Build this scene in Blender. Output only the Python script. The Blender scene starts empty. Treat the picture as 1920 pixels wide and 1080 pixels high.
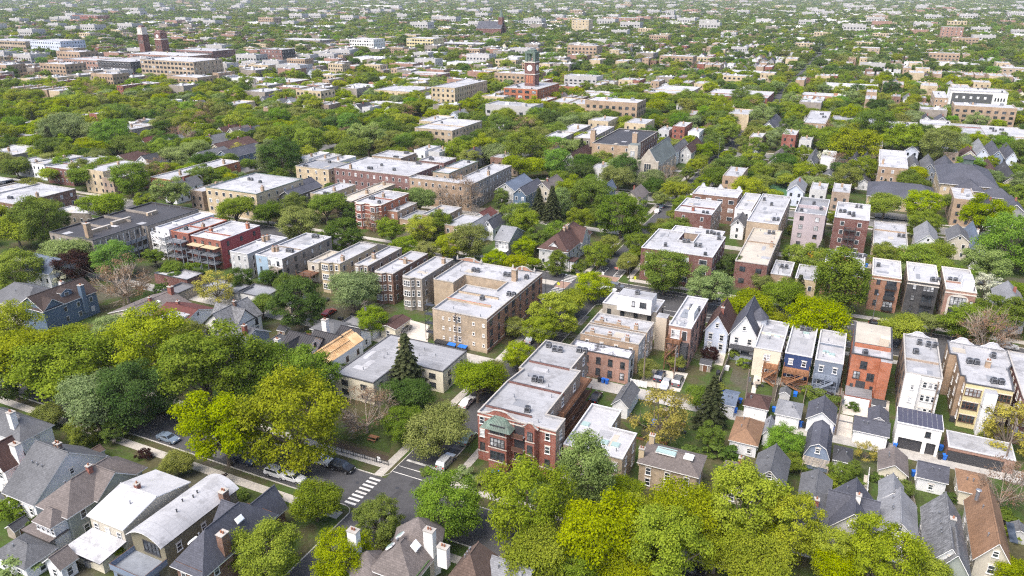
import bpy, math, random
import numpy as np
from mathutils import Vector, Matrix
random.seed(11); rng = np.random.default_rng(11)
S = bpy.context.scene
COL = S.collection

# ---------------------------------------------------------------- camera, sky, sun, exposure
CAM_H = 80.0; FPX = 1390.0; PITCH = math.atan(562.0 / 1390.0); YAW = math.radians(25.03)
cd = bpy.data.cameras.new('camera'); cam = bpy.data.objects.new('camera', cd); COL.objects.link(cam)
cam.location = (0, 0, CAM_H); cam.rotation_euler = (math.pi / 2 - PITCH, 0, YAW)
cd.sensor_width = 36; cd.lens = 36 * FPX / 1920; cd.clip_start = 1; cd.clip_end = 30000
S.camera = cam
SUN_EL = math.radians(58); SUN_AZ = math.radians(205)      # compass-like: 0 = +Y, clockwise; the light comes from this side
w = bpy.data.worlds.new('World'); S.world = w; w.use_nodes = True
nt = w.node_tree; bg = nt.nodes['Background']
sky = nt.nodes.new('ShaderNodeTexSky'); sky.sky_type = 'NISHITA'; sky.sun_disc = False
sky.sun_elevation = SUN_EL; sky.sun_rotation = SUN_AZ; sky.air_density = 0.7; sky.dust_density = 4.0; sky.ozone_density = 1.0
nt.links.new(sky.outputs[0], bg.inputs[0]); bg.inputs[1].default_value = 0.15
sd = bpy.data.lights.new('sun', 'SUN'); sun = bpy.data.objects.new('sun', sd); COL.objects.link(sun)
sd.energy = 1.5; sd.angle = math.radians(40); sd.color = (1.0, 0.95, 0.88)
tosun = Vector((math.sin(SUN_AZ) * math.cos(SUN_EL), math.cos(SUN_AZ) * math.cos(SUN_EL), math.sin(SUN_EL)))
sun.rotation_euler = tosun.to_track_quat('Z', 'Y').to_euler()
vs = S.view_settings; vs.view_transform = 'Standard'; vs.look = 'None'; vs.gamma = 1; vs.use_curve_mapping = False
vs.exposure = 1.2
S.cycles.max_bounces = 6; S.cycles.diffuse_bounces = 3; S.cycles.transmission_bounces = 3; S.cycles.volume_bounces = 0
S.cycles.use_denoising = False; S.cycles.filter_width = 1.2; S.cycles.sample_clamp_indirect = 4

# ---------------------------------------------------------------- surveying: where a sight line meets a level z
CP, SP, CY_, SY_ = math.cos(PITCH), math.sin(PITCH), math.cos(YAW), math.sin(YAW)
def at(x, y, z=0.0):
    u = (x - 960) / FPX; v = (y - 540) / FPX
    fw = CP - v * SP; up = -SP - v * CP
    t = (CAM_H - z) / -up
    return ((-SY_ * fw + CY_ * u) * t, (CY_ * fw + SY_ * u) * t)
def depth_of(X, Y, Z):
    fw = -X * SY_ + Y * CY_
    return fw * CP - (Z - CAM_H) * SP
def view_xy(X, Y, Z):
    fw = -X * SY_ + Y * CY_; r = X * CY_ + Y * SY_; u = Z - CAM_H
    zc = fw * CP - u * SP; yc = fw * SP + u * CP
    return 960 + FPX * r / zc, 540 - FPX * yc / zc, zc

# ---------------------------------------------------------------- materials
MATS = {}
def _noise(nt, vec, scale, detail=4, rough=.55):
    n = nt.nodes.new('ShaderNodeTexNoise'); n.inputs['Scale'].default_value = scale
    n.inputs['Detail'].default_value = detail; n.inputs['Roughness'].default_value = rough
    nt.links.new(vec, n.inputs['Vector']); return n.outputs['Fac']
def _ramp(nt, fac, a, b, lo=.3, hi=.7):
    r = nt.nodes.new('ShaderNodeMapRange'); r.inputs[1].default_value = lo; r.inputs[2].default_value = hi
    r.inputs[3].default_value = a; r.inputs[4].default_value = b
    nt.links.new(fac, r.inputs[0]); return r.outputs[0]
def _math(nt, op, a, b):
    m = nt.nodes.new('ShaderNodeMath'); m.operation = op
    for i, v in enumerate((a, b)):
        if isinstance(v, (int, float)): m.inputs[i].default_value = v
        else: nt.links.new(v, m.inputs[i])
    return m.outputs[0]
def _mix(nt, fac, a, b, blend='MIX'):
    m = nt.nodes.new('ShaderNodeMix'); m.data_type = 'RGBA'; m.blend_type = blend
    for sock, v in ((m.inputs[0], fac), (m.inputs[6], a), (m.inputs[7], b)):
        if isinstance(v, (int, float)): sock.default_value = v
        elif isinstance(v, tuple): sock.default_value = (*v[:3], 1)
        else: nt.links.new(v, sock)
    return m.outputs[2]
def _scale_col(nt, col, val):
    m = nt.nodes.new('ShaderNodeVectorMath'); m.operation = 'SCALE'
    if isinstance(col, tuple): m.inputs[0].default_value = col[:3]
    else: nt.links.new(col, m.inputs[0])
    nt.links.new(val, m.inputs['Scale']); return m.outputs[0]
def new_mat(name):
    m = bpy.data.materials.new(name); m.use_nodes = True; n = m.node_tree
    p = n.nodes['Principled BSDF']; g = n.nodes.new('ShaderNodeNewGeometry')
    MATS[name] = m
    return m, n, p, g.outputs['Position']
def plain(name, col, rough=.7, metal=0, var=.12, scale=1.2, col2=None, spec=.35, stain=0.0, dirt=(.05, .045, .04)):
    """base colour varied by world-space noise: broad weathering, a finer mottling, optional second tone and stains"""
    m, n, p, pos = new_mat(name)
    f1 = _noise(n, pos, .13, 3); f2 = _noise(n, pos, scale, 5, .6)
    c = col
    if col2: c = _mix(n, _ramp(n, _noise(n, pos, .5, 5, .65), 0, 1, .42, .58), col, col2)
    v = _math(n, 'MULTIPLY', _ramp(n, f1, 1 - var, 1 + var), _ramp(n, f2, 1 - var, 1 + var))
    c = _scale_col(n, c, v)
    if stain:
        c = _mix(n, _ramp(n, _noise(n, pos, .33, 6, .7), 0, stain, .5, .68), c, dirt)
    n.links.new(c, p.inputs['Base Color']); p.inputs['Roughness'].default_value = rough
    p.inputs['Metallic'].default_value = metal; p.inputs['Specular IOR Level'].default_value = spec
    return m
def brick(name, col, col2, mortar=(.34, .31, .28)):
    m, n, p, pos = new_mat(name)
    sep = n.nodes.new('ShaderNodeSeparateXYZ'); n.links.new(pos, sep.inputs[0])
    cmb = n.nodes.new('ShaderNodeCombineXYZ')
    n.links.new(_math(n, 'ADD', sep.outputs[0], sep.outputs[1]), cmb.inputs[0]); n.links.new(sep.outputs[2], cmb.inputs[1])
    b = n.nodes.new('ShaderNodeTexBrick'); n.links.new(cmb.outputs[0], b.inputs['Vector'])
    b.inputs['Scale'].default_value = 1; b.inputs['Brick Width'].default_value = .42; b.inputs['Row Height'].default_value = .16
    b.inputs['Mortar Size'].default_value = .012; b.inputs['Color1'].default_value = (*col, 1); b.inputs['Color2'].default_value = (*col2, 1)
    b.inputs['Mortar'].default_value = (*mortar, 1); b.inputs['Bias'].default_value = -.1
    v = _math(n, 'MULTIPLY', _ramp(n, _noise(n, pos, .2, 4), .84, 1.14), _ramp(n, _noise(n, pos, 1.7, 5, .65), .86, 1.12))
    c = _scale_col(n, b.outputs['Color'], v)
    c = _mix(n, _ramp(n, _noise(n, pos, .45, 6, .72), 0, .6, .5, .62), c, tuple(x * .6 for x in col))
    n.links.new(c, p.inputs['Base Color']); p.inputs['Roughness'].default_value = .88; p.inputs['Specular IOR Level'].default_value = .2
    return m
def roofing(name, col, dirt, seam=.5, stain=.5, lap=1.9):
    """flat roof sheet: laid strips with lapped seams, puddle stains and patches"""
    m, n, p, pos = new_mat(name)
    b = n.nodes.new('ShaderNodeTexBrick'); n.links.new(pos, b.inputs['Vector']); b.inputs['Scale'].default_value = 1
    b.inputs['Brick Width'].default_value = 11.0; b.inputs['Row Height'].default_value = lap; b.inputs['Mortar Size'].default_value = .035
    b.inputs['Color1'].default_value = (*col, 1); b.inputs['Color2'].default_value = (*[x * .9 for x in col], 1)
    b.inputs['Mortar'].default_value = (*[x * (1 - .45 * seam) for x in col], 1)
    v = _math(n, 'MULTIPLY', _ramp(n, _noise(n, pos, .09, 3), .8, 1.14), _ramp(n, _noise(n, pos, 2.3, 5, .7), .88, 1.1))
    c = _scale_col(n, b.outputs['Color'], v)
    c = _mix(n, _ramp(n, _noise(n, pos, .27, 8, .75), 0, stain, .5, .6), c, dirt)
    c = _mix(n, _ramp(n, _noise(n, pos, .07, 2, .5), 0, .35, .5, .53), c, tuple(x * .82 for x in col))
    n.links.new(c, p.inputs['Base Color']); p.inputs['Roughness'].default_value = .6; p.inputs['Specular IOR Level'].default_value = .3
    return m
def shingle(name, col, var=.13):
    col = tuple(x * .76 for x in col)
    m, n, p, pos = new_mat(name)
    b = n.nodes.new('ShaderNodeTexBrick'); n.links.new(pos, b.inputs['Vector']); b.inputs['Scale'].default_value = 1
    b.inputs['Brick Width'].default_value = .34; b.inputs['Row Height'].default_value = .2; b.inputs['Mortar Size'].default_value = .012
    b.inputs['Color1'].default_value = (*[x * (1 + var) for x in col], 1); b.inputs['Color2'].default_value = (*[x * (1 - var) for x in col], 1)
    b.inputs['Mortar'].default_value = (*[x * .55 for x in col], 1)
    v = _math(n, 'MULTIPLY', _ramp(n, _noise(n, pos, .22, 4), .82, 1.16), _ramp(n, _noise(n, pos, 3, 5, .7), .82, 1.18))
    n.links.new(_scale_col(n, b.outputs['Color'], v), p.inputs['Base Color'])
    p.inputs['Roughness'].default_value = .85; p.inputs['Specular IOR Level'].default_value = .25
    return m
def siding(name, col):
    m, n, p, pos = new_mat(name)
    sep = n.nodes.new('ShaderNodeSeparateXYZ'); n.links.new(pos, sep.inputs[0])
    fr = _math(n, 'FRACT', _math(n, 'MULTIPLY', sep.outputs[2], 4.0), 0)
    v = _math(n, 'MULTIPLY', _ramp(n, fr, .8, 1.0, .0, .25), _ramp(n, _noise(n, pos, .4, 5, .6), .9, 1.08))
    n.links.new(_scale_col(n, col, v), p.inputs['Base Color']); p.inputs['Roughness'].default_value = .6
    return m
def leafmat(name, a, b, sat=1.0):
    """leaves: two tones of the species mixed leaf by leaf, trees differing a little from one another; light passes through"""
    m = bpy.data.materials.new(name); m.use_nodes = True; n = m.node_tree; MATS[name] = m
    out = n.nodes['Material Output']; n.nodes.remove(n.nodes['Principled BSDF'])
    oi = n.nodes.new('ShaderNodeObjectInfo'); tc = n.nodes.new('ShaderNodeTexCoord'); g = n.nodes.new('ShaderNodeNewGeometry')
    isl = g.outputs['Random Per Island']
    f = _math(n, 'ADD', _math(n, 'MULTIPLY', isl, .55), _ramp(n, _noise(n, tc.outputs['Object'], .32, 3), -.1, .55, .35, .65))
    c = _mix(n, f, a, b)
    hs = n.nodes.new('ShaderNodeHueSaturation'); n.links.new(c, hs.inputs['Color'])
    r = oi.outputs['Random']
    n.links.new(_ramp(n, r, .484, .508, 0, 1), hs.inputs['Hue'])
    n.links.new(_ramp(n, _math(n, 'FRACT', _math(n, 'MULTIPLY', r, 7.3), 0), .92, 1.06, 0, 1), hs.inputs['Saturation'])
    n.links.new(_ramp(n, _math(n, 'FRACT', _math(n, 'MULTIPLY', r, 13.7), 0), .97, 1.27, 0, 1), hs.inputs['Value'])
    d = n.nodes.new('ShaderNodeBsdfDiffuse'); t = n.nodes.new('ShaderNodeBsdfTranslucent'); mx = n.nodes.new('ShaderNodeMixShader')
    n.links.new(hs.outputs[0], d.inputs[0]); n.links.new(hs.outputs[0], t.inputs[0]); mx.inputs[0].default_value = .45
    n.links.new(d.outputs[0], mx.inputs[1]); n.links.new(t.outputs[0], mx.inputs[2]); n.links.new(mx.outputs[0], out.inputs[0])
    return m

# brick and stone
brick('brick_red', (.27, .075, .045), (.2, .05, .035)); brick('brick_orange', (.42, .13, .055), (.36, .105, .045))
brick('brick_brown', (.2, .1, .065), (.15, .075, .05)); brick('brick_dark_red', (.16, .055, .045), (.12, .042, .036))
brick('brick_purple', (.2, .1, .09), (.16, .075, .07)); brick('brick_tan', (.41, .29, .19), (.35, .245, .16))
brick('brick_buff', (.46, .36, .25), (.4, .31, .21)); brick('brick_cream', (.58, .47, .3), (.52, .42, .27))
brick('brick_grey', (.3, .265, .225), (.24, .21, .18)); brick('brick_common', (.36, .27, .2), (.27, .2, .15))
brick('brick_charcoal', (.07, .068, .07), (.05, .05, .053), (.12, .12, .12)); brick('brick_rust', (.36, .17, .1), (.3, .14, .08))
brick('brick_pink', (.36, .2, .15), (.31, .17, .125)); brick('brick_rear_grey', (.29, .25, .21), (.2, .17, .145))
plain('painted_red', (.3, .065, .07), .7, var=.1); plain('stone', (.46, .42, .35), .85, var=.14, col2=(.36, .32, .27))
plain('limestone', (.55, .51, .45), .8, var=.1); plain('concrete', (.5, .47, .42), .85, var=.12, col2=(.44, .42, .39), stain=.25)
plain('stucco_white', (.74, .73, .7), .8, var=.06, stain=.15, dirt=(.4, .38, .34)); plain('stucco_tan', (.52, .45, .36), .8, var=.08)
plain('lavender_block', (.42, .36, .37), .8, var=.1, stain=.3, dirt=(.3, .24, .22)); plain('stucco_grey', (.42, .41, .4), .8, var=.07)
for nm, c in dict(white=(.72, .73, .74), pale_blue=(.55, .6, .7), blue=(.1, .15, .215), sky_blue=(.33, .44, .54), royal_blue=(.028, .052, .14), grey=(.27, .275, .28),
                  light_grey=(.5, .5, .49), cream=(.66, .61, .48), yellow=(.6, .52, .29), beige=(.5, .46, .38), sage=(.3, .33, .3), slate_blue=(.2, .25, .34),
                  dark_grey=(.08, .085, .09), maroon=(.16, .04, .04), olive=(.2, .18, .12), blue_grey=(.17, .2, .25), wrap_white=(.68, .7, .74)).items():
    siding('siding_' + nm, c)
# roofs
roofing('roof_white', (.41, .414, .428), (.215, .215, .22), .7, .8); roofing('roof_bright', (.45, .453, .465), (.28, .28, .285), .5, .7)
roofing('roof_silver', (.345, .35, .362), (.2, .2, .203), .8, .8); roofing('roof_grey', (.25, .26, .28), (.25, .25, .26), .5, .55)
roofing('roof_beige', (.46, .42, .35), (.33, .3, .26), .3, .6); roofing('roof_dark', (.052, .05, .053), (.034, .033, .034), .4, .6)
roofing('roof_worn', (.55, .56, .6), (.05, .05, .055), .6, 1.0); roofing('roof_torch', (.2, .2, .21), (.12, .12, .12), .5, .5)
roofing('roof_rolled', (.3, .305, .318), (.17, .172, .178), 1.0, .85, 1.0)
shingle('shingle_grey', (.15, .155, .165)); shingle('shingle_light', (.28, .29, .31)); shingle('shingle_dark', (.07, .072, .08))
shingle('shingle_slate', (.1, .105, .13)); shingle('shingle_brown', (.15, .105, .085)); shingle('shingle_tan', (.3, .18, .11))
shingle('shingle_redbrown', (.105, .06, .052)); shingle('shingle_taupe', (.19, .165, .155)); shingle('shingle_red', (.15, .055, .048))
shingle('shingle_mixed', (.2, .205, .215), .32); shingle('tile_red', (.24, .075, .055), .3); shingle('shingle_blue', (.16, .2, .27))
shingle('shingle_darkbrown', (.062, .046, .042)); shingle('shingle_green_grey', (.2, .23, .22))
plain('copper_green', (.13, .19, .155), .65, var=.25, col2=(.1, .13, .11)); plain('standing_seam', (.028, .027, .031), .55, metal=0, var=.15)
plain('solar_panel', (.06, .06, .085), .3, var=.1)
# trims and small things
plain('trim_white', (.75, .75, .74), .5, var=.04); plain('trim_dark', (.05, .05, .055), .5, var=.05); plain('trim_brown', (.1, .055, .04), .6, var=.08)
plain('coping_stone', (.36, .34, .31), .8, var=.12); plain('coping_white', (.5, .5, .51), .5, var=.05); plain('coping_dark', (.07, .07, .075), .5, var=.08)
plain('coping_red', (.38, .14, .08), .8, var=.1); plain('clay', (.27, .12, .07), .8, var=.15); plain('metal_grey', (.32, .33, .35), .4, metal=.6, var=.12)
plain('metal_dark', (.06, .062, .068), .45, metal=.3, var=.1); plain('wood_brown', (.16, .08, .045), .75, var=.2); plain('wood_cedar', (.24, .115, .055), .7, var=.18)
plain('wood_grey', (.2, .22, .25), .7, var=.15); plain('wood_new', (.72, .5, .28), .75, var=.1, col2=(.6, .38, .19)); plain('wood_pole', (.2, .16, .13), .9, var=.15)
plain('wood_weathered', (.3, .26, .21), .85, var=.2); plain('bin_blue', (.02, .14, .55), .5, var=.06); plain('bin_black', (.025, .026, .03), .5, var=.1)
plain('canvas_yellow', (.42, .35, .22), .8, var=.1); plain('fence_grey', (.3, .29, .27), .8, var=.15); plain('skylight_green', (.3, .4, .38), .2, var=.05, spec=.6)
plain('skylight_white', (.7, .73, .76), .25, var=.04, spec=.6); plain('red_fabric', (.5, .03, .03), .7); plain('ivy', (.05, .09, .03), .8, var=.5, scale=5)
plain('rubber', (.02, .02, .022), .8); plain('sign_yellow', (.6, .62, .05), .5, var=.03); plain('excavator_yellow', (.75, .42, .02), .5, var=.06)
plain('barricade_orange', (.75, .16, .08), .5, var=.05)
def glass(name, col, rough=.06):
    m, n, p, pos = new_mat(name)
    v = _ramp(n, _noise(n, pos, .8, 2), .4, 1.9, .35, .65)
    n.links.new(_scale_col(n, col, v), p.inputs['Base Color']); p.inputs['Roughness'].default_value = rough; p.inputs['Specular IOR Level'].default_value = .9
glass('glass', (.035, .042, .05)); glass('glass_blind', (.34, .35, .36), .3)
# ground
def ground_mat():
    m, n, p, pos = new_mat('ground')
    c = _mix(n, _ramp(n, _noise(n, pos, .11, 5, .6), 0, 1, .46, .56), (.052, .083, .02), (.075, .07, .035))
    c = _mix(n, _ramp(n, _noise(n, pos, .045, 4, .6), 0, .8, .56, .64), c, (.085, .075, .06))
    c = _scale_col(n, c, _ramp(n, _noise(n, pos, 1.6, 6, .7), .7, 1.3))
    n.links.new(c, p.inputs['Base Color']); p.inputs['Roughness'].default_value = .95; p.inputs['Specular IOR Level'].default_value = .1
ground_mat()
plain('lawn', (.058, .088, .02), .95, var=.25, scale=2.5, col2=(.05, .066, .022), spec=.1); plain('soil', (.085, .065, .048), .95, var=.25, scale=3, spec=.1)
plain('turf_field', (.06, .14, .07), .9, var=.08, spec=.1)
plain('asphalt', (.062, .062, .066), .85, var=.16, scale=.6, stain=.35, dirt=(.035, .035, .037)); plain('asphalt_old', (.15, .147, .143), .85, var=.18, scale=.6, stain=.4, dirt=(.09, .088, .085))
plain('asphalt_patch', (.045, .045, .048), .85, var=.1); plain('alley_concrete', (.36, .345, .315), .85, var=.16, scale=.8, stain=.4, dirt=(.2, .19, .175)); plain('sidewalk', (.4, .375, .335), .85, var=.12, stain=.25, dirt=(.26, .24, .21))
plain('paving', (.5, .46, .4), .85, var=.12, stain=.3, dirt=(.32, .29, .25)); plain('road_paint', (.62, .61, .58), .6, var=.2, scale=4, stain=.75, dirt=(.14, .14, .14))
plain('road_paint_yellow', (.62, .36, .06), .6, var=.1); plain('brick_paving', (.26, .17, .13), .85, var=.15); plain('kerb', (.42, .4, .36), .85, var=.12)
# plants
LEAF = dict(yel=((0.173, 0.233, 0.012), (0.326, 0.384, 0.020)), yg=((0.128, 0.192, 0.017), (0.250, 0.323, 0.031)), grn=((0.097, 0.159, 0.023), (0.192, 0.260, 0.042)),
            grn2=((0.096, 0.192, 0.026), (0.205, 0.346, 0.038)), drk=((0.054, 0.109, 0.020), (0.113, 0.179, 0.036)), pale=((0.166, 0.230, 0.070), (0.282, 0.365, 0.128)),
            olv=((0.160, 0.192, 0.041), (0.269, 0.301, 0.077)), lim=((0.286, 0.275, 0.055), (0.440, 0.407, 0.099)), brn=((0.209, 0.138, 0.083), (0.319, 0.220, 0.138)),
            pur=((0.033, 0.015, 0.015), (0.066, 0.031, 0.026)), con=((0.050, 0.068, 0.031), (0.105, 0.121, 0.055)), wht=((0.440, 0.462, 0.330), (0.660, 0.660, 0.506)), gry=((0.154, 0.211, 0.077), (0.256, 0.326, 0.128)))
for k, (a, b) in LEAF.items(): leafmat('leaf_' + k, a, b)
plain('bark', (.14, .115, .09), .95, var=.25, scale=3); plain('bark_pale', (.3, .25, .2), .95, var=.2, scale=3)
# car paint
def paint(name, col, metal=.3):
    m, n, p, pos = new_mat(name)
    p.inputs['Base Color'].default_value = (*col, 1); p.inputs['Metallic'].default_value = metal; p.inputs['Roughness'].default_value = .3
    p.inputs['Coat Weight'].default_value = .6
for nm, c in dict(white=(.72, .73, .74), black=(.018, .018, .02), silver=(.5, .52, .54), grey=(.16, .17, .18), blue=(.05, .09, .18), steel=(.22, .29, .38), red=(.3, .03, .025), green=(.28, .36, .29), navy=(.02, .03, .06)).items():
    paint('paint_' + nm, c, 0 if nm == 'white' else .3)
plain('lamp_clear', (.75, .75, .72), .2, var=.02); plain('lamp_red', (.45, .02, .02), .3, var=.02)
# ---------------------------------------------------------------- mesh helpers
class MB:
    """collects polygons with their materials; build() links them as one mesh object"""
    def __init__(s): s.v = []; s.f = []; s.m = []; s.mats = []
    def mi(s, mat):
        if mat not in s.mats: s.mats.append(mat)
        return s.mats.index(mat)
    def face(s, pts, mat):
        i = len(s.v); s.v.extend(pts); s.f.append(tuple(range(i, i + len(pts)))); s.m.append(s.mi(mat))
    def box(s, x0, x1, y0, y1, z0, z1, mat, top=None, bottom=True):
        a = [(x0, y0), (x1, y0), (x1, y1), (x0, y1)]
        s.prism(a, z0, z1, mat, top, bottom)
    def prism(s, poly, z0, z1, mat, top=None, bottom=True):
        n = len(poly)
        for i in range(n):
            (ax, ay), (bx, by) = poly[i], poly[(i + 1) % n]
            s.face([(ax, ay, z0), (bx, by, z0), (bx, by, z1), (ax, ay, z1)], mat)
        s.face([(x, y, z1) for x, y in poly], top or mat)
        if bottom: s.face([(x, y, z0) for x, y in reversed(poly)], mat)
    def tube(s, a, b, r0, r1, mat, n=6, cap=True):
        a, b = Vector(a), Vector(b); d = (b - a)
        if d.length < 1e-6: return
        q = d.to_track_quat('Z', 'Y'); A = []; B = []
        for k in range(n):
            t = 2 * math.pi * k / n; o = Vector((math.cos(t), math.sin(t), 0))
            A.append(tuple(a + q @ (o * r0))); B.append(tuple(b + q @ (o * r1)))
        for k in range(n):
            j = (k + 1) % n; s.face([A[k], A[j], B[j], B[k]], mat)
        if cap: s.face(B, mat); s.face(A[::-1], mat)
    def beam(s, a, b, wd, mat):
        s.tube(a, b, wd * .7, wd * .7, mat, 4)
    def mesh(s, name):
        me = bpy.data.meshes.new(name); me.from_pydata(s.v, [], s.f)
        for m in s.mats: me.materials.append(MATS[m])
        me.polygons.foreach_set('material_index', s.m); me.update()
        return me
    def build(s, name, parent=None, loc=(0, 0, 0)):
        return link(name, s.mesh(name), parent, loc)
def link(name, data, parent=None, loc=(0, 0, 0), rz=0.0, scale=None):
    o = bpy.data.objects.new(name, data); COL.objects.link(o); o.location = loc
    if rz: o.rotation_euler = (0, 0, rz)
    if scale: o.scale = scale
    if parent: o.parent = parent
    return o
LABELS = {}
def tag(o, label, cat=None, group=None, kind=None):
    o['label'] = label
    if cat: o['category'] = cat
    if group: o['group'] = group
    if kind: o['kind'] = kind
    return o
def root_at(name, label, cat, loc, group=None, rz=0.0):
    o = link(name, None, None, loc, rz); o.empty_display_size = .5
    return tag(o, label, cat, group)
def struct(name, mb, label=None, loc=(0, 0, 0)):
    o = mb.build(name, None, loc); o['kind'] = 'structure'
    if label: o['label'] = label
    return o

# ---------------------------------------------------------------- windows, doors, roof equipment (meshes shared between alike pieces)
CACHE = {}
def shared(key, fn):
    if key not in CACHE: CACHE[key] = fn()
    return CACHE[key]
def win_mesh(style, wd, ht, frame):
    """window frame seen from outside (faces -Y): jambs, rails, mullions, sill"""
    def mk():
        b = MB(); t = .09; d = -.1
        b.box(-wd / 2, -wd / 2 + t, d, .02, 0, ht, frame); b.box(wd / 2 - t, wd / 2, d, .02, 0, ht, frame)
        b.box(-wd / 2 + t, wd / 2 - t, d, .02, ht - t, ht, frame); b.box(-wd / 2 - .08, wd / 2 + .08, d - .06, .02, -.12, .0, frame)
        if frame != 'trim_dark': b.box(-wd / 2 - .12, wd / 2 + .12, d + .03, .02, ht, ht + .18, 'limestone')
        n = {'dh': 1, 'pair': 2, 'triple': 3, 'quad': 4, 'pict': 1, 'tall': 1}[style]
        for k in range(1, n):
            x = -wd / 2 + wd * k / n; b.box(x - .07, x + .07, d + .01, .02, 0, ht - t, frame)
        if style not in ('pict',): b.box(-wd / 2 + t, wd / 2 - t, d + .02, .02, ht * .48, ht * .48 + .07, frame)
        return b.mesh('window')
    return shared(('win', style, round(wd, 2), round(ht, 2), frame), mk)
def pane_mesh(wd, ht, mat):
    def mk():
        b = MB(); b.box(-wd / 2 + .05, wd / 2 - .05, -.035, .01, .02, ht - .05, mat); return b.mesh('pane')
    return shared(('pane', round(wd, 2), round(ht, 2), mat), mk)
def window(root, x, y, z, rz, wd=1.0, ht=1.5, frame='trim_white', style='dh', near=True):
    g = 'glass_blind' if random.random() < .16 else 'glass'
    if near:
        o = link('window', win_mesh(style, wd, ht, frame), root, (x, y, z), rz)
        link('pane', pane_mesh(wd, ht, g), o)
    else:
        def mk():
            b = MB(); t = .1
            b.box(-wd / 2, wd / 2, -.05, .01, 0, ht, frame); b.box(-wd / 2 + t, wd / 2 - t, -.09, -.051, t, ht - t, g); return b.mesh('window')
        link('window', shared(('fw', round(wd, 2), round(ht, 2), frame, g), mk), root, (x, y, z), rz)
def ac_mesh():
    b = MB()
    b.box(-.5, .5, -.5, .5, .25, 1.05, 'metal_grey', 'metal_grey'); b.tube((0, 0, 1.05), (0, 0, 1.13), .42, .42, 'metal_dark', 10)
    for sx in (-1, 1):
        b.box(sx * .45 - .06, sx * .45 + .06, -.5, .5, 0, .25, 'metal_dark')
        b.box(sx * .505 - .004, sx * .505 + .004, -.4, .4, .35, .95, 'metal_dark')
    b.box(-.4, .4, -.51, -.505, .35, .95, 'metal_dark')
    return b.mesh('air_conditioner')
def ac(root, x, y, z, s=1.0):
    link('air_conditioner', shared('ac', ac_mesh), root, (x, y, z), random.choice((0, .2, 1.57)), (s, s, s))
def chimney(root, x, y, z, h=1.6, wd=.9, dp=.9, mat='brick_tan', cap='clay'):
    def mk():
        b = MB(); b.box(-wd / 2, wd / 2, -dp / 2, dp / 2, -.3, h, mat); b.box(-wd / 2 - .08, wd / 2 + .08, -dp / 2 - .08, dp / 2 + .08, h, h + .14, 'coping_stone')
        for k in ((-.2, .2) if wd > .85 else (0,)):
            b.tube((k, 0, h + .14), (k, 0, h + .5), .15, .12, cap, 8)
        return b.mesh('chimney')
    return link('chimney', shared(('ch', round(h, 1), wd, dp, mat, cap), mk), root, (x, y, z))
def vent(root, x, y, z, h=.6, r=.09, mat='metal_grey'):
    def mk():
        b = MB(); b.tube((0, 0, 0), (0, 0, h), r, r, mat, 7); b.tube((0, 0, h), (0, 0, h + .08), r * 1.6, r * 1.3, mat, 7); return b.mesh('vent_pipe')
    link('vent_pipe', shared(('vent', round(h, 1), round(r, 2), mat), mk), root, (x, y, z))
def skylight(root, x, y, z, wd=1.2, dp=1.2, mat='skylight_white', tilt=(0, 0)):
    def mk():
        b = MB(); b.box(-wd / 2, wd / 2, -dp / 2, dp / 2, 0, .22, 'trim_white', mat); b.box(-wd / 2 + .1, wd / 2 - .1, -dp / 2 + .1, dp / 2 - .1, .22, .3, mat); return b.mesh('skylight')
    o = link('skylight', shared(('sky', wd, dp, mat), mk), root, (x, y, z)); o.rotation_euler = (tilt[0], tilt[1], 0)

# ---------------------------------------------------------------- polygons
def rectify(pts):
    """pull nearly grid-parallel corners onto the street grid"""
    n = len(pts); ed = []
    for i in range(n):
        a, b = pts[i], pts[(i + 1) % n]
        ed.append(('H', (a[1] + b[1]) / 2) if abs(a[0] - b[0]) > abs(a[1] - b[1]) else ('V', (a[0] + b[0]) / 2))
    out = []
    for i in range(n):
        p, e = ed[i - 1], ed[i]; x, y = pts[i]
        for k, v in (p, e):
            if k == 'H': y = v
            else: x = v
        out.append((x, y))
    ar = sum(out[i][0] * out[(i + 1) % n][1] - out[(i + 1) % n][0] * out[i][1] for i in range(n))
    return out if ar > 0 else out[::-1]
def inset(poly, t):
    n = len(poly); out = []
    for i in range(n):
        p, c, q = Vector(poly[i - 1]), Vector(poly[i]), Vector(poly[(i + 1) % n])
        d1 = (c - p).normalized(); d2 = (q - c).normalized()
        n1 = Vector((-d1.y, d1.x)); n2 = Vector((-d2.y, d2.x)); den = 1 + n1.dot(n2)
        out.append(tuple(c + (n1 + n2) * (t / max(den, .3))))
    return out
FOOT = []          # footprints taken (x0, x1, y0, y1)
ANCH = []          # (x, y, short name) of things other labels can refer to
def take(poly, pad=0):
    xs = [p[0] for p in poly]; ys = [p[1] for p in poly]; FOOT.append((min(xs) - pad, max(xs) + pad, min(ys) - pad, max(ys) + pad))

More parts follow.
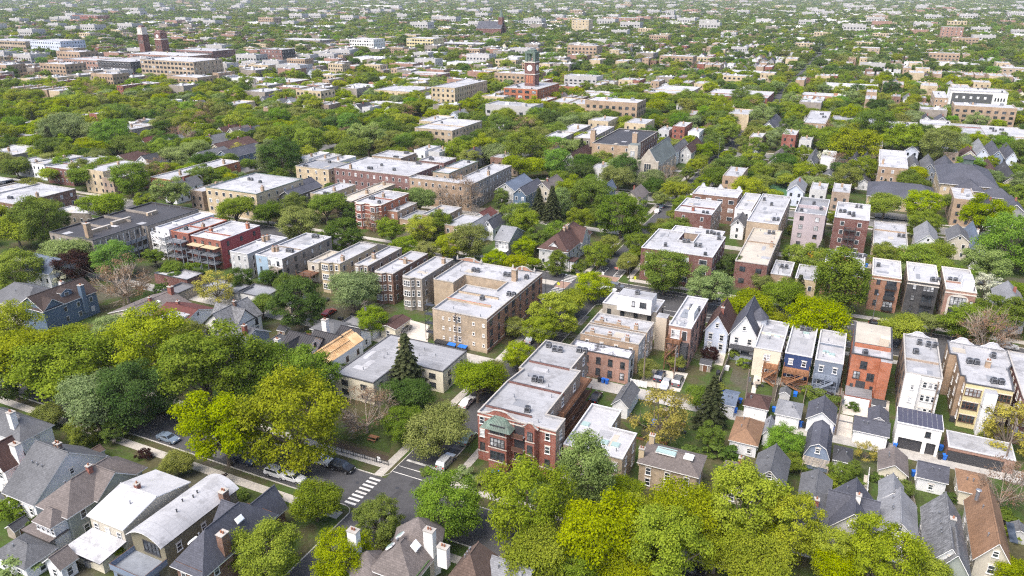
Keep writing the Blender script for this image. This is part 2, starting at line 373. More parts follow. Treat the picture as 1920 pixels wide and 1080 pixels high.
# ---------------------------------------------------------------- buildings
def wall_windows(root, a, b, h, st, spacing, frame, wd, ht, style, near, z_first=1.3, jitter=0, margin=.9):
    """a row of windows per storey on the wall a-b (outside on its right hand when walking a to b is -normal)"""
    L = math.hypot(b[0] - a[0], b[1] - a[1])
    n = int((L - 2 * margin) / spacing + .6)
    if n < 1:
        if L > wd + .8: n = 1
        else: return
    ux, uy = (b[0] - a[0]) / L, (b[1] - a[1]) / L
    rz = math.atan2(uy, ux)
    fh = (h - .5 - (0.4 if h > 5 else 0)) / st
    for s in range(st):
        for k in range(n):
            t = L * (k + .5) / n + (random.uniform(-jitter, jitter) if jitter else 0)
            z = (0.4 if h > 5 else 0) + fh * s + (fh - ht) * .55
            if z < .5: z = .5
            window(root, a[0] + ux * t, a[1] + uy * t, z, rz, wd, ht, frame, style, near)
def flat(name, label, px, h, wall='brick_tan', roof='roof_white', st=3, front=None, side=None, frame='trim_white', wd=1.0, ht=1.5, style='dh',
         sp=(2.6, 4.2), cop='coping_stone', n_ac=2, n_ch=1, n_v=3, near=None, short=None, cat='building', base=0.0, group=None, world=False, par=.45, sides='SEW', chm='brick_tan', sky=0):
    pts = px if world else [at(x, y, h) for x, y in px]
    if not world and len(px) == 4 and math.hypot(*pts[0]) > 600:   # far blocks: width along the street line through the middle of the front
        xm, ym = (px[0][0] + px[1][0]) / 2, (px[0][1] + px[1][1]) / 2; Yf = at(xm, ym, h)[1]; xe = []
        for xt in (px[0][0], px[1][0]):
            lo, hi = -Yf * 2.5, Yf * 1.7
            for _ in range(60):
                mid_ = (lo + hi) / 2; u_, _v, zc_ = view_xy(mid_, Yf, h)
                if u_ < xt: lo = mid_
                else: hi = mid_
            xe.append((lo + hi) / 2)
        dp = max(14, min(34, (xe[1] - xe[0]) * .7)); pts = [(xe[0], Yf), (xe[1], Yf), (xe[1], Yf + dp), (xe[0], Yf + dp)]
    P = rectify(pts)
    xs = [p[0] for p in P]; ys = [p[1] for p in P]
    cx, cy = (min(xs) + max(xs)) / 2, (min(ys) + max(ys)) / 2
    take(P); ANCH.append((cx, cy, short or label))
    if near is None: near = math.hypot(cx, cy) < 185
    root = root_at(name, label, cat, (cx, cy, base), group)
    Q = [(x - cx, y - cy) for x, y in P]; I = inset(Q, .2); n = len(Q)
    wb = MB(); rb = MB(); cb = MB()
    for i in range(n):
        a, b = Q[i], Q[(i + 1) % n]
        south = b[0] - a[0] > abs(b[1] - a[1]) and a[1] < min(q[1] for q in Q) + 1.5
        m = (front if south and front else (side if (not south) and side else wall))
        wb.face([(*a, -.3), (*b, -.3), (*b, h - .02), (*a, h - .02)], m)
        ia, ib = I[i], I[(i + 1) % n]
        cb.face([(*a, h + .06), (*b, h + .06), (*ib, h + .06), (*ia, h + .06)], cop)
        o2 = inset(Q, -.07); oa, ob = o2[i], o2[(i + 1) % n]
        cb.face([(*oa, h + .05), (*ob, h + .05), (*b, h + .06), (*a, h + .06)], cop); cb.face([(*oa, h - .14), (*ob, h - .14), (*ob, h + .05), (*oa, h + .05)], cop)
        cb.face([(*ib, h - .1), (*ia, h - .1), (*ia, h + .06), (*ib, h + .06)], cop)
        rb.face([(*ib, h - par), (*ia, h - par), (*ia, h - .1), (*ib, h - .1)], roof)
    rb.face([(*p, h - par) for p in I], roof)
    wb.build('wall', root); rb.build('roof', root); cb.build('coping', root)
    for i in range(n):
        a, b = Q[i], Q[(i + 1) % n]; dx, dy = b[0] - a[0], b[1] - a[1]
        f = 'S' if dx > abs(dy) else 'E' if dy > abs(dx) else 'W' if -dy > abs(dx) else 'N'
        if f in sides and st and not (f == 'W' and cx + a[0] < -35) and not (f == 'E' and cx + a[0] > 35):
            wall_windows(root, a, b, h, st, sp[0] if f == 'S' else sp[1], frame, wd if f == 'S' else min(wd, 1.0), ht, style if f == 'S' else 'dh', near)
    # roof equipment, spread over the widest rectangle of the roof
    def spot():
        for _ in range(40):
            x = random.uniform(min(xs) - cx + 1.2, max(xs) - cx - 1.2); y = random.uniform(min(ys) - cy + 1.2, max(ys) - cy - 1.2)
            if inside(x, y, Q): return x, y
        return None
    for k in range(n_ac):
        s = spot()
        if s:
            ac(root, s[0], s[1], h - par)
            if random.random() < .6: ac(root, s[0] + 1.25, s[1] + .1, h - par)
    for k in range(n_ch):
        s = spot()
        if s: chimney(root, s[0], s[1], h - par, random.choice((1.4, 1.8)), mat=chm)
    for k in range(n_v):
        s = spot()
        if s: vent(root, s[0], s[1], h - par)
    for k in range(sky):
        s = spot()
        if s: skylight(root, s[0], s[1], h - par, 1.3, 1.3, 'skylight_green')
    area = (max(xs) - min(xs)) * (max(ys) - min(ys)); z = h - par
    if h > 4 and cy < 700:
        for k in range(min(4, int(area / 70) + 1)):
            s = spot()
            if not s: continue
            w2, d2 = random.choice(((1.5, 3), (3, 1.6), (2.4, 2.4), (1, 4))); m = random.choice(('roof_silver', 'roof_grey', 'roof_white', 'roof_beige', 'roof_bright'))
            if m != roof and all(inside(s[0] + i * w2 / 2, s[1] + j * d2 / 2, I) for i in (-1, 1) for j in (-1, 1)): link('roof_patch', shared(('rp', w2, d2, m), lambda: (lambda q: (q.box(-w2 / 2, w2 / 2, -d2 / 2, d2 / 2, 0, .02, m), q.mesh('roof_patch'))[1])(MB())), root, (s[0], s[1], z + .002 + .002 * k))
        if near and random.random() < .75:
            s = spot()
            if s: link('roof_hatch', shared('hatch', lambda: (lambda q: (q.box(-.5, .5, -.6, .6, 0, .55, 'metal_grey', 'roof_grey'), q.box(-.55, .55, -.65, .65, .55, .62, 'metal_grey'), q.mesh('roof_hatch'))[1])(MB())), root, (s[0], s[1], z))
        if random.random() < .6:
            s = spot(); L = random.choice((2.5, 4.0))
            if s and inside(s[0], s[1] + L, I): link('duct', shared(('duct', L), lambda: (lambda q: (q.tube((0, 0, .25), (0, L, .25), .09, .09, 'metal_grey', 6), q.box(-.12, .12, .2, .4, 0, .25, 'metal_dark'), q.box(-.12, .12, L - .4, L - .2, 0, .25, 'metal_dark'), q.mesh('duct'))[1])(MB())), root, (s[0], s[1], z))
        W_, D_ = max(xs) - min(xs), max(ys) - min(ys)
        if D_ > 16 and n == 4 and random.random() < .5:
            y = random.uniform(-.2, .25) * D_; q = MB(); q.box(-W_ / 2 + .3, W_ / 2 - .3, y - .12, y + .12, z, h + .02, wall, cop); q.build('division_wall', root)
    return root, Q, (cx, cy)
def inside(x, y, P):
    c = False; j = len(P) - 1
    for i in range(len(P)):
        if (P[i][1] > y) != (P[j][1] > y) and x < (P[j][0] - P[i][0]) * (y - P[i][1]) / (P[j][1] - P[i][1]) + P[i][0]: c = not c
        j = i
    return c
def gable_part(root, x0, x1, y0, y1, z0, eave, ridge, axis, wall, roof, over=.45, trim='trim_white', hip=0.0, gambrel=False, near=True, seams=None):
    """walls and a pitched roof on the rectangle, in the thing's own frame; hip = how far the ridge ends draw in"""
    wb = MB(); rb = MB(); th = .16
    if axis == 'x':
        T = lambda u, v, z: (u, v, z); u0, u1, v0, v1 = x0, x1, y0, y1
    else:
        T = lambda u, v, z: (-v, u, z); u0, u1, v0, v1 = y0, y1, -x1, -x0
    hip = min(hip, (u1 - u0) / 2 - .1); vm = (v0 + v1) / 2; half = (v1 - v0) / 2; sl = (ridge - eave) / half
    for (ua, va), (ub, vb) in (((u0, v0), (u1, v0)), ((u1, v1), (u0, v1))):
        wb.face([T(ua, va, z0), T(ub, vb, z0), T(ub, vb, eave), T(ua, va, eave)], wall)
    for u, sgn in ((u0, -1), (u1, 1)):
        pr = [T(u, v0, z0), T(u, v0, eave)] + ([] if hip else ([T(u, v0 + half * .35, eave + (ridge - eave) * .68), T(u, vm, ridge), T(u, v1 - half * .35, eave + (ridge - eave) * .68)] if gambrel else [T(u, vm, ridge)])) + [T(u, v1, eave), T(u, v1, z0)]
        wb.face(pr if sgn < 0 else pr[::-1], wall)
    wb.build('wall', root)
    o = over; ze = eave - sl * o * (0 if gambrel else 1); ru0, ru1 = u0 - o + (hip + o if hip else 0), u1 + o - (hip + o if hip else 0)
    def slab(quad):
        top = quad; bot = [(x, y, z - th) for x, y, z in quad]; n = len(top)
        rb.face(top, roof); rb.face(bot[::-1], trim)
        for i in range(n):
            j = (i + 1) % n; rb.face([bot[i], bot[j], top[j], top[i]], trim)
    up = .1
    if gambrel:
        k = half * .35; zk = eave + (ridge - eave) * .68
        slab([T(u0 - o, v0 - .12, eave - .2), T(u1 + o, v0 - .12, eave - .2), T(u1 + o, v0 + k, zk + up), T(u0 - o, v0 + k, zk + up)])
        slab([T(u0 - o, v0 + k, zk + up), T(u1 + o, v0 + k, zk + up), T(u1 + o, vm, ridge + up), T(u0 - o, vm, ridge + up)])
        slab([T(u1 + o, v1 + .12, eave - .2), T(u0 - o, v1 + .12, eave - .2), T(u0 - o, v1 - k, zk + up), T(u1 + o, v1 - k, zk + up)])
        slab([T(u1 + o, v1 - k, zk + up), T(u0 - o, v1 - k, zk + up), T(u0 - o, vm, ridge + up), T(u1 + o, vm, ridge + up)])
    else:
        slab([T(u0 - o, v0 - o, ze + up), T(u1 + o, v0 - o, ze + up), T(ru1, vm, ridge + up), T(ru0, vm, ridge + up)])
        slab([T(u1 + o, v1 + o, ze + up), T(u0 - o, v1 + o, ze + up), T(ru0, vm, ridge + up), T(ru1, vm, ridge + up)])
        if hip:
            slab([T(u1 + o, v0 - o, ze + up), T(u1 + o, v1 + o, ze + up), T(ru1, vm, ridge + up)])
            slab([T(u0 - o, v1 + o, ze + up), T(u0 - o, v0 - o, ze + up), T(ru0, vm, ridge + up)])
        if ru1 - ru0 > .5: rb.tube(T(ru0, vm, ridge + up), T(ru1, vm, ridge + up), .12, .12, roof, 5)
    r = rb.build('roof', root)
    if seams:   # standing seams, each a raised rib running up the slope
        nb = int((u1 - u0) / .55)
        for k in range(nb + 1):
            u = u0 + (u1 - u0) * k / nb
            f = 1.0
            if hip: f = max(0.0, min(1.0, min(u - u0, u1 - u) / hip))
            for sg, ve in ((-1, v0 - o), (1, v1 + o)):
                if f <= .05: continue
                b2 = MB(); vt = ve + (vm - ve) * f; b2.beam(T(u, ve, ze + up + .04), T(u, vt, ze + (ridge - ze) * f + up + .04), .05, seams); b2.build('seam', r)
    return r
def house(name, label, px, eave, ridge, axis='y', wall='siding_white', roof='shingle_grey', hip=0.0, over=.4, trim='trim_white', st=None, frame='trim_white', short=None,
          near=None, gambrel=False, cat='house', win=True, sp=(2.6, 3.6), wd=.95, ht=1.4, n_ch=1, chm='brick_red', dormer=None, group=None, world=False, seams=None, n_v=1, rz=0.0, base=0.0):
    """px: near-left, near-right and a far corner of the eaves"""
    if world: x0, x1, y0, y1 = px
    else:
        a, b, c = [at(x, y, eave) for x, y in px[:3]]
        x0, x1 = min(a[0], b[0]), max(a[0], b[0]); y0 = (a[1] + b[1]) / 2; y1 = c[1]
        if len(px) > 3: y1 = (y1 + at(*px[3], eave)[1]) / 2
        x0 += over * .9; x1 -= over * .9; y0 += over * .9; y1 -= over * .9
    if y0 > 900: y1 = min(y1, y0 + 22)
    cx, cy = (x0 + x1) / 2, (y0 + y1) / 2
    take([(x0, y0), (x1, y1)]); ANCH.append((cx, cy, short or label))
    if near is None: near = math.hypot(cx, cy) < 185
    root = root_at(name, label, cat, (cx, cy, base), group, rz)
    hx, hy = (x1 - x0) / 2, (y1 - y0) / 2
    r = gable_part(root, -hx, hx, -hy, hy, -.3, eave, ridge, axis, wall, roof, over, trim, hip, gambrel, near, seams)
    if st is None: st = 2 if eave > 4.6 else 1
    if win:
        wall_windows(root, (-hx, -hy), (hx, -hy), eave, st, sp[0], frame, wd, ht, 'dh', near, margin=.5)
        if cx + hx < 35: wall_windows(root, (hx, -hy), (hx, hy), eave, st, sp[1], frame, wd, ht, 'dh', near)
        if cx - hx > -35: wall_windows(root, (-hx, hy), (-hx, -hy), eave, st, sp[1], frame, wd, ht, 'dh', near)
        if not hip and ridge - eave > 1.7:
            zg = eave + (ridge - eave) * .22
            if axis == 'y': window(root, 0, -hy, zg, 0, .8, 1.0, frame, 'dh', near)
            else: window(root, hx, 0, zg, math.pi / 2, .8, 1.0, frame, 'dh', near)
    for k in range(n_ch):
        t = random.uniform(-.5, .5)
        x, y = (0.35, hy * t) if axis == 'y' else (hx * t, .35)
        chimney(r, x, y, ridge - .5, 1.3, .7, .7, chm)
    for k in range(n_v):
        t = random.uniform(-.7, .7)
        x, y = (-hx * .4, hy * t) if axis == 'y' else (hx * t, -hy * .4)
        vent(r, x, y, ridge - (ridge - eave) * .4, .6)
    if dormer:
        d = dormer; dw = d.get('w', 2.2)
        gable_dormer(root, d.get('side', 'S'), d.get('t', 0) * (hx if axis == 'x' else hy), hx, hy, eave, ridge, axis, dw, wall, roof, trim, frame, near)
    return root, (cx, cy, hx, hy), r
def gable_dormer(root, side, t, hx, hy, eave, ridge, axis, dw, wall, roof, trim, frame, near):
    z0 = eave + (ridge - eave) * .3; z1 = z0 + 1.25; z2 = min(z1 + dw * .4, ridge - .05)
    half = hy if axis == 'x' else hx
    dist = half * (1 - (z0 - eave) / (ridge - eave)) - .1
    b = MB(); d2 = 2.0
    if axis == 'x': M = lambda u, v, z: (t + u, -dist + v, z); rz = 0
    elif side == 'E': M = lambda u, v, z: (dist - v, t + u, z); rz = math.pi / 2
    else: M = lambda u, v, z: (-dist + v, t - u, z); rz = -math.pi / 2
    h = dw / 2
    b.face([M(-h, 0, z0 - .3), M(h, 0, z0 - .3), M(h, 0, z1), M(0, 0, z2), M(-h, 0, z1)], wall)
    b.face([M(h, 0, z0 - .3), M(h, d2, z0 - .3), M(h, d2, z1), M(h, 0, z1)], wall); b.face([M(-h, d2, z0 - .3), M(-h, 0, z0 - .3), M(-h, 0, z1), M(-h, d2, z1)], wall)
    for sg in (-1, 1):
        q = [M(sg * (h + .2), -.25, z1 - .08), M(0, -.25, z2 + .08), M(0, d2, z2 + .08), M(sg * (h + .2), d2, z1 - .08)]
        b.face(q, roof); q2 = [(x, y, z - .12) for x, y, z in q]; b.face(q2[::-1], trim); b.face([q2[0], q2[1], q[1], q[0]], trim); b.face([q2[3], q2[0], q[0], q[3]], trim)
    o = b.build('dormer', root)
    x, y, z = M(0, 0, z0 + .1); window(o, x, y, z, rz, dw * .45, .95, frame, 'dh', near)
def deck_porch(root, x0, x1, y0, y1, levels, mat, rail=None, stairs=True, fh=2.9, rim=None):
    """open timber porch behind a flat: posts, decks with railings, stair flights"""
    p = MB(); 
    for z in levels: p.box(x0, x1, y0, y1, z - .2, z, rim or mat, mat)
    o = p.build('porch', root); top = max(levels) + 1.05
    for i, (x, y) in enumerate(((x0, y0), (x1, y0), ((x0 + x1) / 2, y0))):
        b = MB(); b.box(x - .1, x + .1, y - .1, y + .1, -.3, top, mat); b.build('post', o)
    for z in levels:
        b = MB()
        segs = [((x0, y0), (x1, y0)), ((x0, y0), (x0, y1)), ((x1, y0), (x1, y1))]
        for (ax, ay), (bx, by) in segs:
            L = math.hypot(bx - ax, by - ay); b.beam((ax, ay, z + 1.0), (bx, by, z + 1.0), .09, rail or mat); b.beam((ax, ay, z + .15), (bx, by, z + .15), .06, rail or mat)
            for k in range(int(L / .28)):
                t = (k + .5) / int(L / .28); b.beam((ax + (bx - ax) * t, ay + (by - ay) * t, z), (ax + (bx - ax) * t, ay + (by - ay) * t, z + 1.0), .04, rail or mat)
        b.build('railing', o)
    if stairs:
        lv = [0.0] + sorted(levels)
        for i in range(len(lv) - 1):
            b = MB(); s = 1 if i % 2 else -1; xm = (x0 + x1) / 2; wdt = min(3.2, (x1 - x0) * .8)
            for k in range(9):
                t = (k + .5) / 9; z = lv[i] + (lv[i + 1] - lv[i]) * t; x = xm + s * (t - .5) * wdt
                b.box(x - .18, x + .18, y0 - 1.0, y0 - .15, z - .06, z, mat)
            for yy in (y0 - 1.0, y0 - .15):
                b.beam((xm - s * wdt / 2, yy, lv[i]), (xm + s * wdt / 2, yy, lv[i + 1]), .1, mat); b.beam((xm - s * wdt / 2, yy, lv[i] + .95), (xm + s * wdt / 2, yy, lv[i + 1] + .95), .06, mat)
            b.build('stair', o)
    return o
def door(root, x, y, z, rz, wd, ht, mat, name='door', frame='trim_white', handle=True, rows=0):
    def mk():
        b = MB(); b.box(-wd / 2 - .1, wd / 2 + .1, -.06, .01, 0, ht + .1, frame); b.box(-wd / 2, wd / 2, -.1, -.061, .02, ht, mat)
        for k in range(1, rows): b.box(-wd / 2, wd / 2, -.115, -.101, ht * k / rows - .02, ht * k / rows + .02, mat)
        return b.mesh(name)
    o = link(name, shared(('door', wd, ht, mat, frame, rows), mk), root, (x, y, z), rz)
    if handle:
        def hk():
            b = MB(); b.box(-.05, .05, -.17, -.101, -.08, .08, 'metal_dark'); return b.mesh('handle')
        link('handle', shared('handle', hk), o, (wd * .38 if not rows else 0, 0, min(1.0, ht * .45)))
    return o
# ---------------------------------------------------------------- ground, streets, alleys, pavements
g = MB(); g.face([(-9000, -400, 0), (9000, -400, 0), (9000, 9000, 0), (-9000, 9000, 0)], 'ground'); struct('ground', g, 'grass, soil and yards under the trees and houses')
B_ST = [(84.35, 8.9, -420, 420), (187.5, 17.0, -900, 700), (293, 9, -900, 700), (398, 9, -1200, 900), (500, 14, -1500, 1000)] + [(603 + 103 * k, 9, -2500, 1500) for k in range(12)]
A_ST = [(-62, 8.1, 60, 1900), (-165, 8.5, 20, 88), (-262, 8.5, 190, 1900), (140, 9, 60, 1900)] + [(-462 - 200 * k, 9, 190, 1900) for k in range(8)] + [(340 + 200 * k, 9, 190, 1900) for k in range(4)]
ROAD_RECTS = []
def road(x0, x1, y0, y1, z, mat='asphalt', label=None, name='road'):
    b = MB(); b.face([(x0, y0, z), (x1, y0, z), (x1, y1, z), (x0, y1, z)], mat); ROAD_RECTS.append((x0, x1, y0, y1)); return struct(name, b, label)
for i, (yc, wd, xa, xb) in enumerate(B_ST):
    road(xa, xb, yc - wd / 2, yc + wd / 2, .004, 'asphalt' if i < 2 else 'asphalt_old', 'asphalt street crossing the view' if i else 'dark asphalt street with parked cars near the bottom')
for i, (xc, wd, ya, yb) in enumerate(A_ST):
    road(xc - wd / 2, xc + wd / 2, ya, yb, .008, 'asphalt' if i < 2 else 'asphalt_old', 'asphalt street running away from the camera')
ALLEYS = [(-57.8, 300, 134.2, 138.6), (-240, -66.2, 133.6, 137.6), (-500, 140, 240.5, 244.5), (-600, 400, 344, 348)]
for x0, x1, y0, y1 in ALLEYS: road(x0, x1, y0, y1, .006, 'alley_concrete', 'pale concrete alley between the back yards', 'alley')
def kerb_run(x0, x1, y, cuts, ax='x'):
    segs = []; a = x0
    for c0, c1 in sorted(cuts):
        if c0 > a: segs.append((a, min(c0, x1)))
        a = max(a, c1)
    if a < x1: segs.append((a, x1))
    for s0, s1 in segs:
        if s1 - s0 < 1: continue
        b = MB()
        if ax == 'x': b.box(s0, s1, y - .09, y + .09, -.05, .13, 'kerb')
        else: b.box(y - .09, y + .09, s0, s1, -.05, .13, 'kerb')
        struct('kerb', b, 'concrete kerb at the edge of the asphalt')
for yc, wd, xa, xb in B_ST[:4]:
    cuts = [(x - w2 / 2 - 1.8, x + w2 / 2 + 1.8) for x, w2, ya, yb in A_ST if ya <= yc + 4 and yb >= yc - 4]
    for s in (-1, 1): kerb_run(max(xa, -330), min(xb, 260), yc + s * (wd / 2 + .09), cuts)
for xc, wd, ya, yb in A_ST[:3]:
    cuts = [(y - w2 / 2 - 1.8, y + w2 / 2 + 1.8) for y, w2, _, _ in B_ST[:5]] + [(133.5, 139)]
    for s in (-1, 1): kerb_run(ya, min(yb, 520), xc + s * (wd / 2 + .09), cuts, 'y')
# corner kerb returns at the near crossing and the main street
for (xc, yc) in ((-62, 84.35), (-62, 187.5), (-165, 84.35)):
    hw = 4.05 if xc == -62 else 4.25; hh = 4.45 if yc < 100 else 8.5
    for sx in (-1, 1):
        for sy in (-1, 1):
            if xc == -165 and sy > 0: continue
            b = MB(); px_, py_ = xc + sx * (hw + .09 + 1.8), yc + sy * (hh + .09 + 1.8); pts = []
            for k in range(7):
                t = math.pi / 2 * k / 6; pts.append((px_ - sx * 1.8 * math.cos(t), py_ - sy * 1.8 * math.sin(t)))
            for k in range(6): b.beam((*pts[k], .06), (*pts[k + 1], .06), .11, 'kerb')
            struct('kerb', b, 'curved concrete kerb at the street corner')
# pavements made of cast slabs; the nearer ones slab by slab
def slab_mesh(wd, ln, mat='sidewalk'):
    def mk():
        b = MB(); b.box(-ln / 2 + .015, ln / 2 - .015, -wd / 2, wd / 2, -.05, .0, mat); return b.mesh('slab')
    return shared(('slab', wd, ln, mat), mk)
def sidewalk(x0, x1, y0, y1, slabs=False, skip=(), label='concrete pavement beside the street'):
    b = MB(); z = .012 if slabs else .02
    b.face([(x0, y0, z), (x1, y0, z), (x1, y1, z), (x0, y1, z)], 'soil' if slabs else 'sidewalk'); o = struct('sidewalk', b, label); ROAD_RECTS.append((x0, x1, y0, y1))
    if slabs:
        hor = x1 - x0 > y1 - y0; L = (x1 - x0) if hor else (y1 - y0); wd = (y1 - y0) if hor else (x1 - x0); n = int(L / 1.7)
        for k in range(n):
            t = (k + .5) * L / n; zz = .035 + random.uniform(-.006, .008)
            s = link('slab', slab_mesh(round(wd, 2), round(L / n, 3)), o, ((x0 + t) if hor else (x0 + x1) / 2, (y0 + y1) / 2 if hor else (y0 + t), zz), 0 if hor else math.pi / 2)
    return o
sidewalk(-160, -67.2, 76.4, 78.2, True, label='pale slab pavement on the near side of the street')
sidewalk(-158, -68.6, 91.2, 93.0, True, label='pale slab pavement on the far side of the street')
sidewalk(-55, 60, 91.4, 93.2, True, label='pale slab pavement under the bottom trees')
sidewalk(-56.4, 60, 75.8, 77.4); sidewalk(-68.6, -66.9, 88.9, 176, True, label='slab pavement along the west side of the side street'); sidewalk(-55.6, -54.1, 93.5, 134, True, label='slab pavement beside the red corner building')
sidewalk(-55.6, -54.1, 139, 176); sidewalk(-420, -68.8, 198.6, 201.0, label='wide pavement across the main street'); sidewalk(-55, 260, 198.6, 201.0, label='wide pavement in front of the brick school')
sidewalk(-420, -68.8, 174.3, 176.4); sidewalk(-55, 260, 174.3, 176.4)
for x0, x1 in ((-69.4, -67.8), (-56.2, -54.6)): sidewalk(x0, x1, 201.2, 286); sidewalk(x0, x1, 300, 392)
for yc in (293, 398):
    for s in (-1, 1): sidewalk(-420, 250, yc + s * 8.2 - .8, yc + s * 8.2 + .8)
def ground_patch(name, pxs, mat, z=.03, label=None):
    b = MB(); b.face([(*at(x, y, 0), z) for x, y in pxs], mat)
    o = b.build(name); o['kind'] = 'structure'
    if label: o['label'] = label
    return o
# parkway and yard patches
ground_patch('lawn', [(1340, 683), (1375, 690), (1365, 722), (1326, 712)], 'lawn', .016, 'back lawn behind the pale house')
ground_patch('lawn', [(1420, 715), (1450, 720), (1447, 742), (1412, 737)], 'lawn', .016, 'small back lawn between two concrete paths')
ground_patch('lawn', [(1462, 726), (1510, 733), (1505, 758), (1458, 748)], 'lawn', .018, 'bright back lawn behind the blue porches')
ground_patch('lawn', [(1765, 780), (1830, 800), (1826, 815), (1772, 800)], 'lawn', .016, 'strip of lawn behind the yellow flats')
ground_patch('lawn', [(1712, 905), (1785, 925), (1770, 965), (1720, 965)], 'lawn', .016, 'back lawn behind the white garage')
ground_patch('lawn', [(1545, 930), (1620, 930), (1625, 880), (1560, 880)], 'lawn', .016, 'green yard between the grey houses')
ground_patch('lawn', [(1165, 790), (1205, 800), (1195, 835), (1190, 815)], 'lawn', .016, 'dark lawn beside the white flat roof')
ground_patch('lawn', [(640, 790), (740, 805), (730, 850), (610, 815)], 'lawn', .016, 'shaded lawn in front of the low grey building')
ground_patch('soil', [(610, 822), (730, 856), (722, 872), (600, 835)], 'soil', .02, 'mulched bed beside the far pavement')
ground_patch('lawn', [(170, 835), (245, 850), (275, 862), (215, 880)], 'lawn', .016, 'front lawn beside the brown roofed house')
ground_patch('lawn', [(440, 905), (500, 925), (470, 945), (420, 930)], 'lawn', .016, 'front lawn beside the slate roofed house')
ground_patch('patio', [(1415, 700), (1580, 728), (1578, 742), (1412, 714)], 'paving', .014, 'paved strip behind the row of flats')
ground_patch('patio', [(1580, 738), (1668, 752), (1665, 790), (1572, 775)], 'paving', .016, 'wide concrete pad behind the orange building')
ground_patch('patio', [(1570, 775), (1600, 782), (1596, 822), (1562, 812)], 'paving', .018, 'concrete drive beside the gate')
ground_patch('patio', [(1215, 690), (1290, 700), (1275, 735), (1195, 722)], 'paving', .014, 'parking pad behind the narrow brick building')
ground_patch('patio', [(770, 600), (805, 610), (800, 660), (752, 625)], 'paving', .014, 'concrete drive beside the tan courtyard building')
ground_patch('path', [(1352, 640), (1366, 645), (1345, 720), (1330, 715)], 'paving', .014, 'garden path between two back yards')
ground_patch('path', [(1413, 712), (1421, 713), (1416, 738), (1408, 736)], 'paving', .02, 'narrow garden path to a garage')
ground_patch('path', [(1620, 890), (1628, 892), (1625, 960), (1616, 958)], 'paving', .02, 'narrow side path between gardens')
ground_patch('turf_field', [(1395, 338), (1500, 352), (1490, 372), (1388, 352)], 'turf_field', .02, 'green sports turf beyond the flats')
ground_patch('schoolyard', [(1640, 395), (1760, 410), (1750, 430), (1640, 415)], 'asphalt_old', .02, 'asphalt schoolyard behind the trees')
ground_patch('parking_lot', [(1385, 325), (1590, 350), (1588, 357), (1384, 331)], 'alley_concrete', .02, 'strip of parking beyond the turf')
# painted markings: every bar on its own
def bars(road_o, name, cx, cy, n, step, wd, ln, axis, mat='road_paint', z=.014):
    def mk():
        b = MB(); b.box(-ln / 2, ln / 2, -wd / 2, wd / 2, -.004, 0, mat); return b.mesh(name)
    me = shared((name, wd, ln, mat), mk)
    for k in range(n):
        o = link(name, me, road_o, (cx + (step * k if axis == 'x' else 0), cy + (step * k if axis == 'y' else 0), z), 0)
roads = [o for o in COL.objects if o.name.startswith('road')]
R_B1, R_B2, R_A = roads[0], roads[1], roads[len(B_ST)]
bars(R_B1, 'crosswalk_bar', -67.6, 80.7, 8, 1.02, .5, 2.2, 'y'); bars(R_A, 'stop_bar', -62.0, 95.1, 1, 1, .55, 7.2, 'x'); bars(R_A, 'crossing_line', -62.0, 93.0, 2, -1.9, .16, 7.8, 'y')
bars(R_B2, 'crosswalk_bar', -71.4, 180.5, 14, 1.15, .5, 3.2, 'y')
bars(R_B2, 'lane_dash', -48, 191.6, 14, 6.5, .16, 2.6, 'x'); bars(R_B2, 'lane_dash', -130, 191.6, 8, 6.5, .16, 2.6, 'x'); bars(R_B2, 'edge_line', -24, 193.6, 1, 1, .16, 62, 'x'); bars(R_B2, 'edge_line', -24, 182.4, 1, 1, .16, 62, 'x')
bars(R_B2, 'lane_dash', -48, 184.5, 14, 6.5, .16, 2.6, 'x')
def hatch(x0, x1, y0, y1):
    b = MB()
    for (a, c) in (((x0, y0), (x1, y0)), ((x1, y0), (x1, y1)), ((x1, y1), (x0, y1)), ((x0, y1), (x0, y0))):
        b.box(min(a[0], c[0]) - .07, max(a[0], c[0]) + .07, min(a[1], c[1]) - .07, max(a[1], c[1]) + .07, .0135, .0145, 'road_paint')
    for k in range(3):
        y = y0 + (y1 - y0) * (k + .2) / 3; e = (y1 - y0) / 4
        b.face([(x0, y, .0142), (x0 + .01, y + .18, .0142), (x1, y + e + .18, .0142), (x1, y + e, .0142)], 'road_paint')
    b.build('hatched_marking', R_A)
hatch(-65.6, -63.6, 200.5, 207); hatch(-60.2, -58.2, 200.5, 207)
# raised median and coloured crossing on the main street
b = MB(); b.box(-92, -73.6, 186.2, 189.4, -.05, .14, 'kerb', 'sidewalk'); struct('median', b, 'pale concrete median on the main street')
b = MB(); b.box(-91, -80, 186.7, 188.9, .13, .2, 'soil'); struct('planting_bed', b, 'planted bed on the concrete median')
b = MB(); b.face([(-66, 196.6, .016), (-58, 196.6, .016), (-58, 200.2, .016), (-66, 200.2, .016)], 'brick_paving'); struct('crossing_paving', b, 'red paved crossing at the mouth of the side street')
b = MB(); b.face([(-73, 185.2, .016), (-69.8, 185.2, .016), (-69.8, 190.2, .016), (-73, 190.2, .016)], 'brick_paving'); struct('crossing_paving', b, 'tan paved strip between two crosswalks')

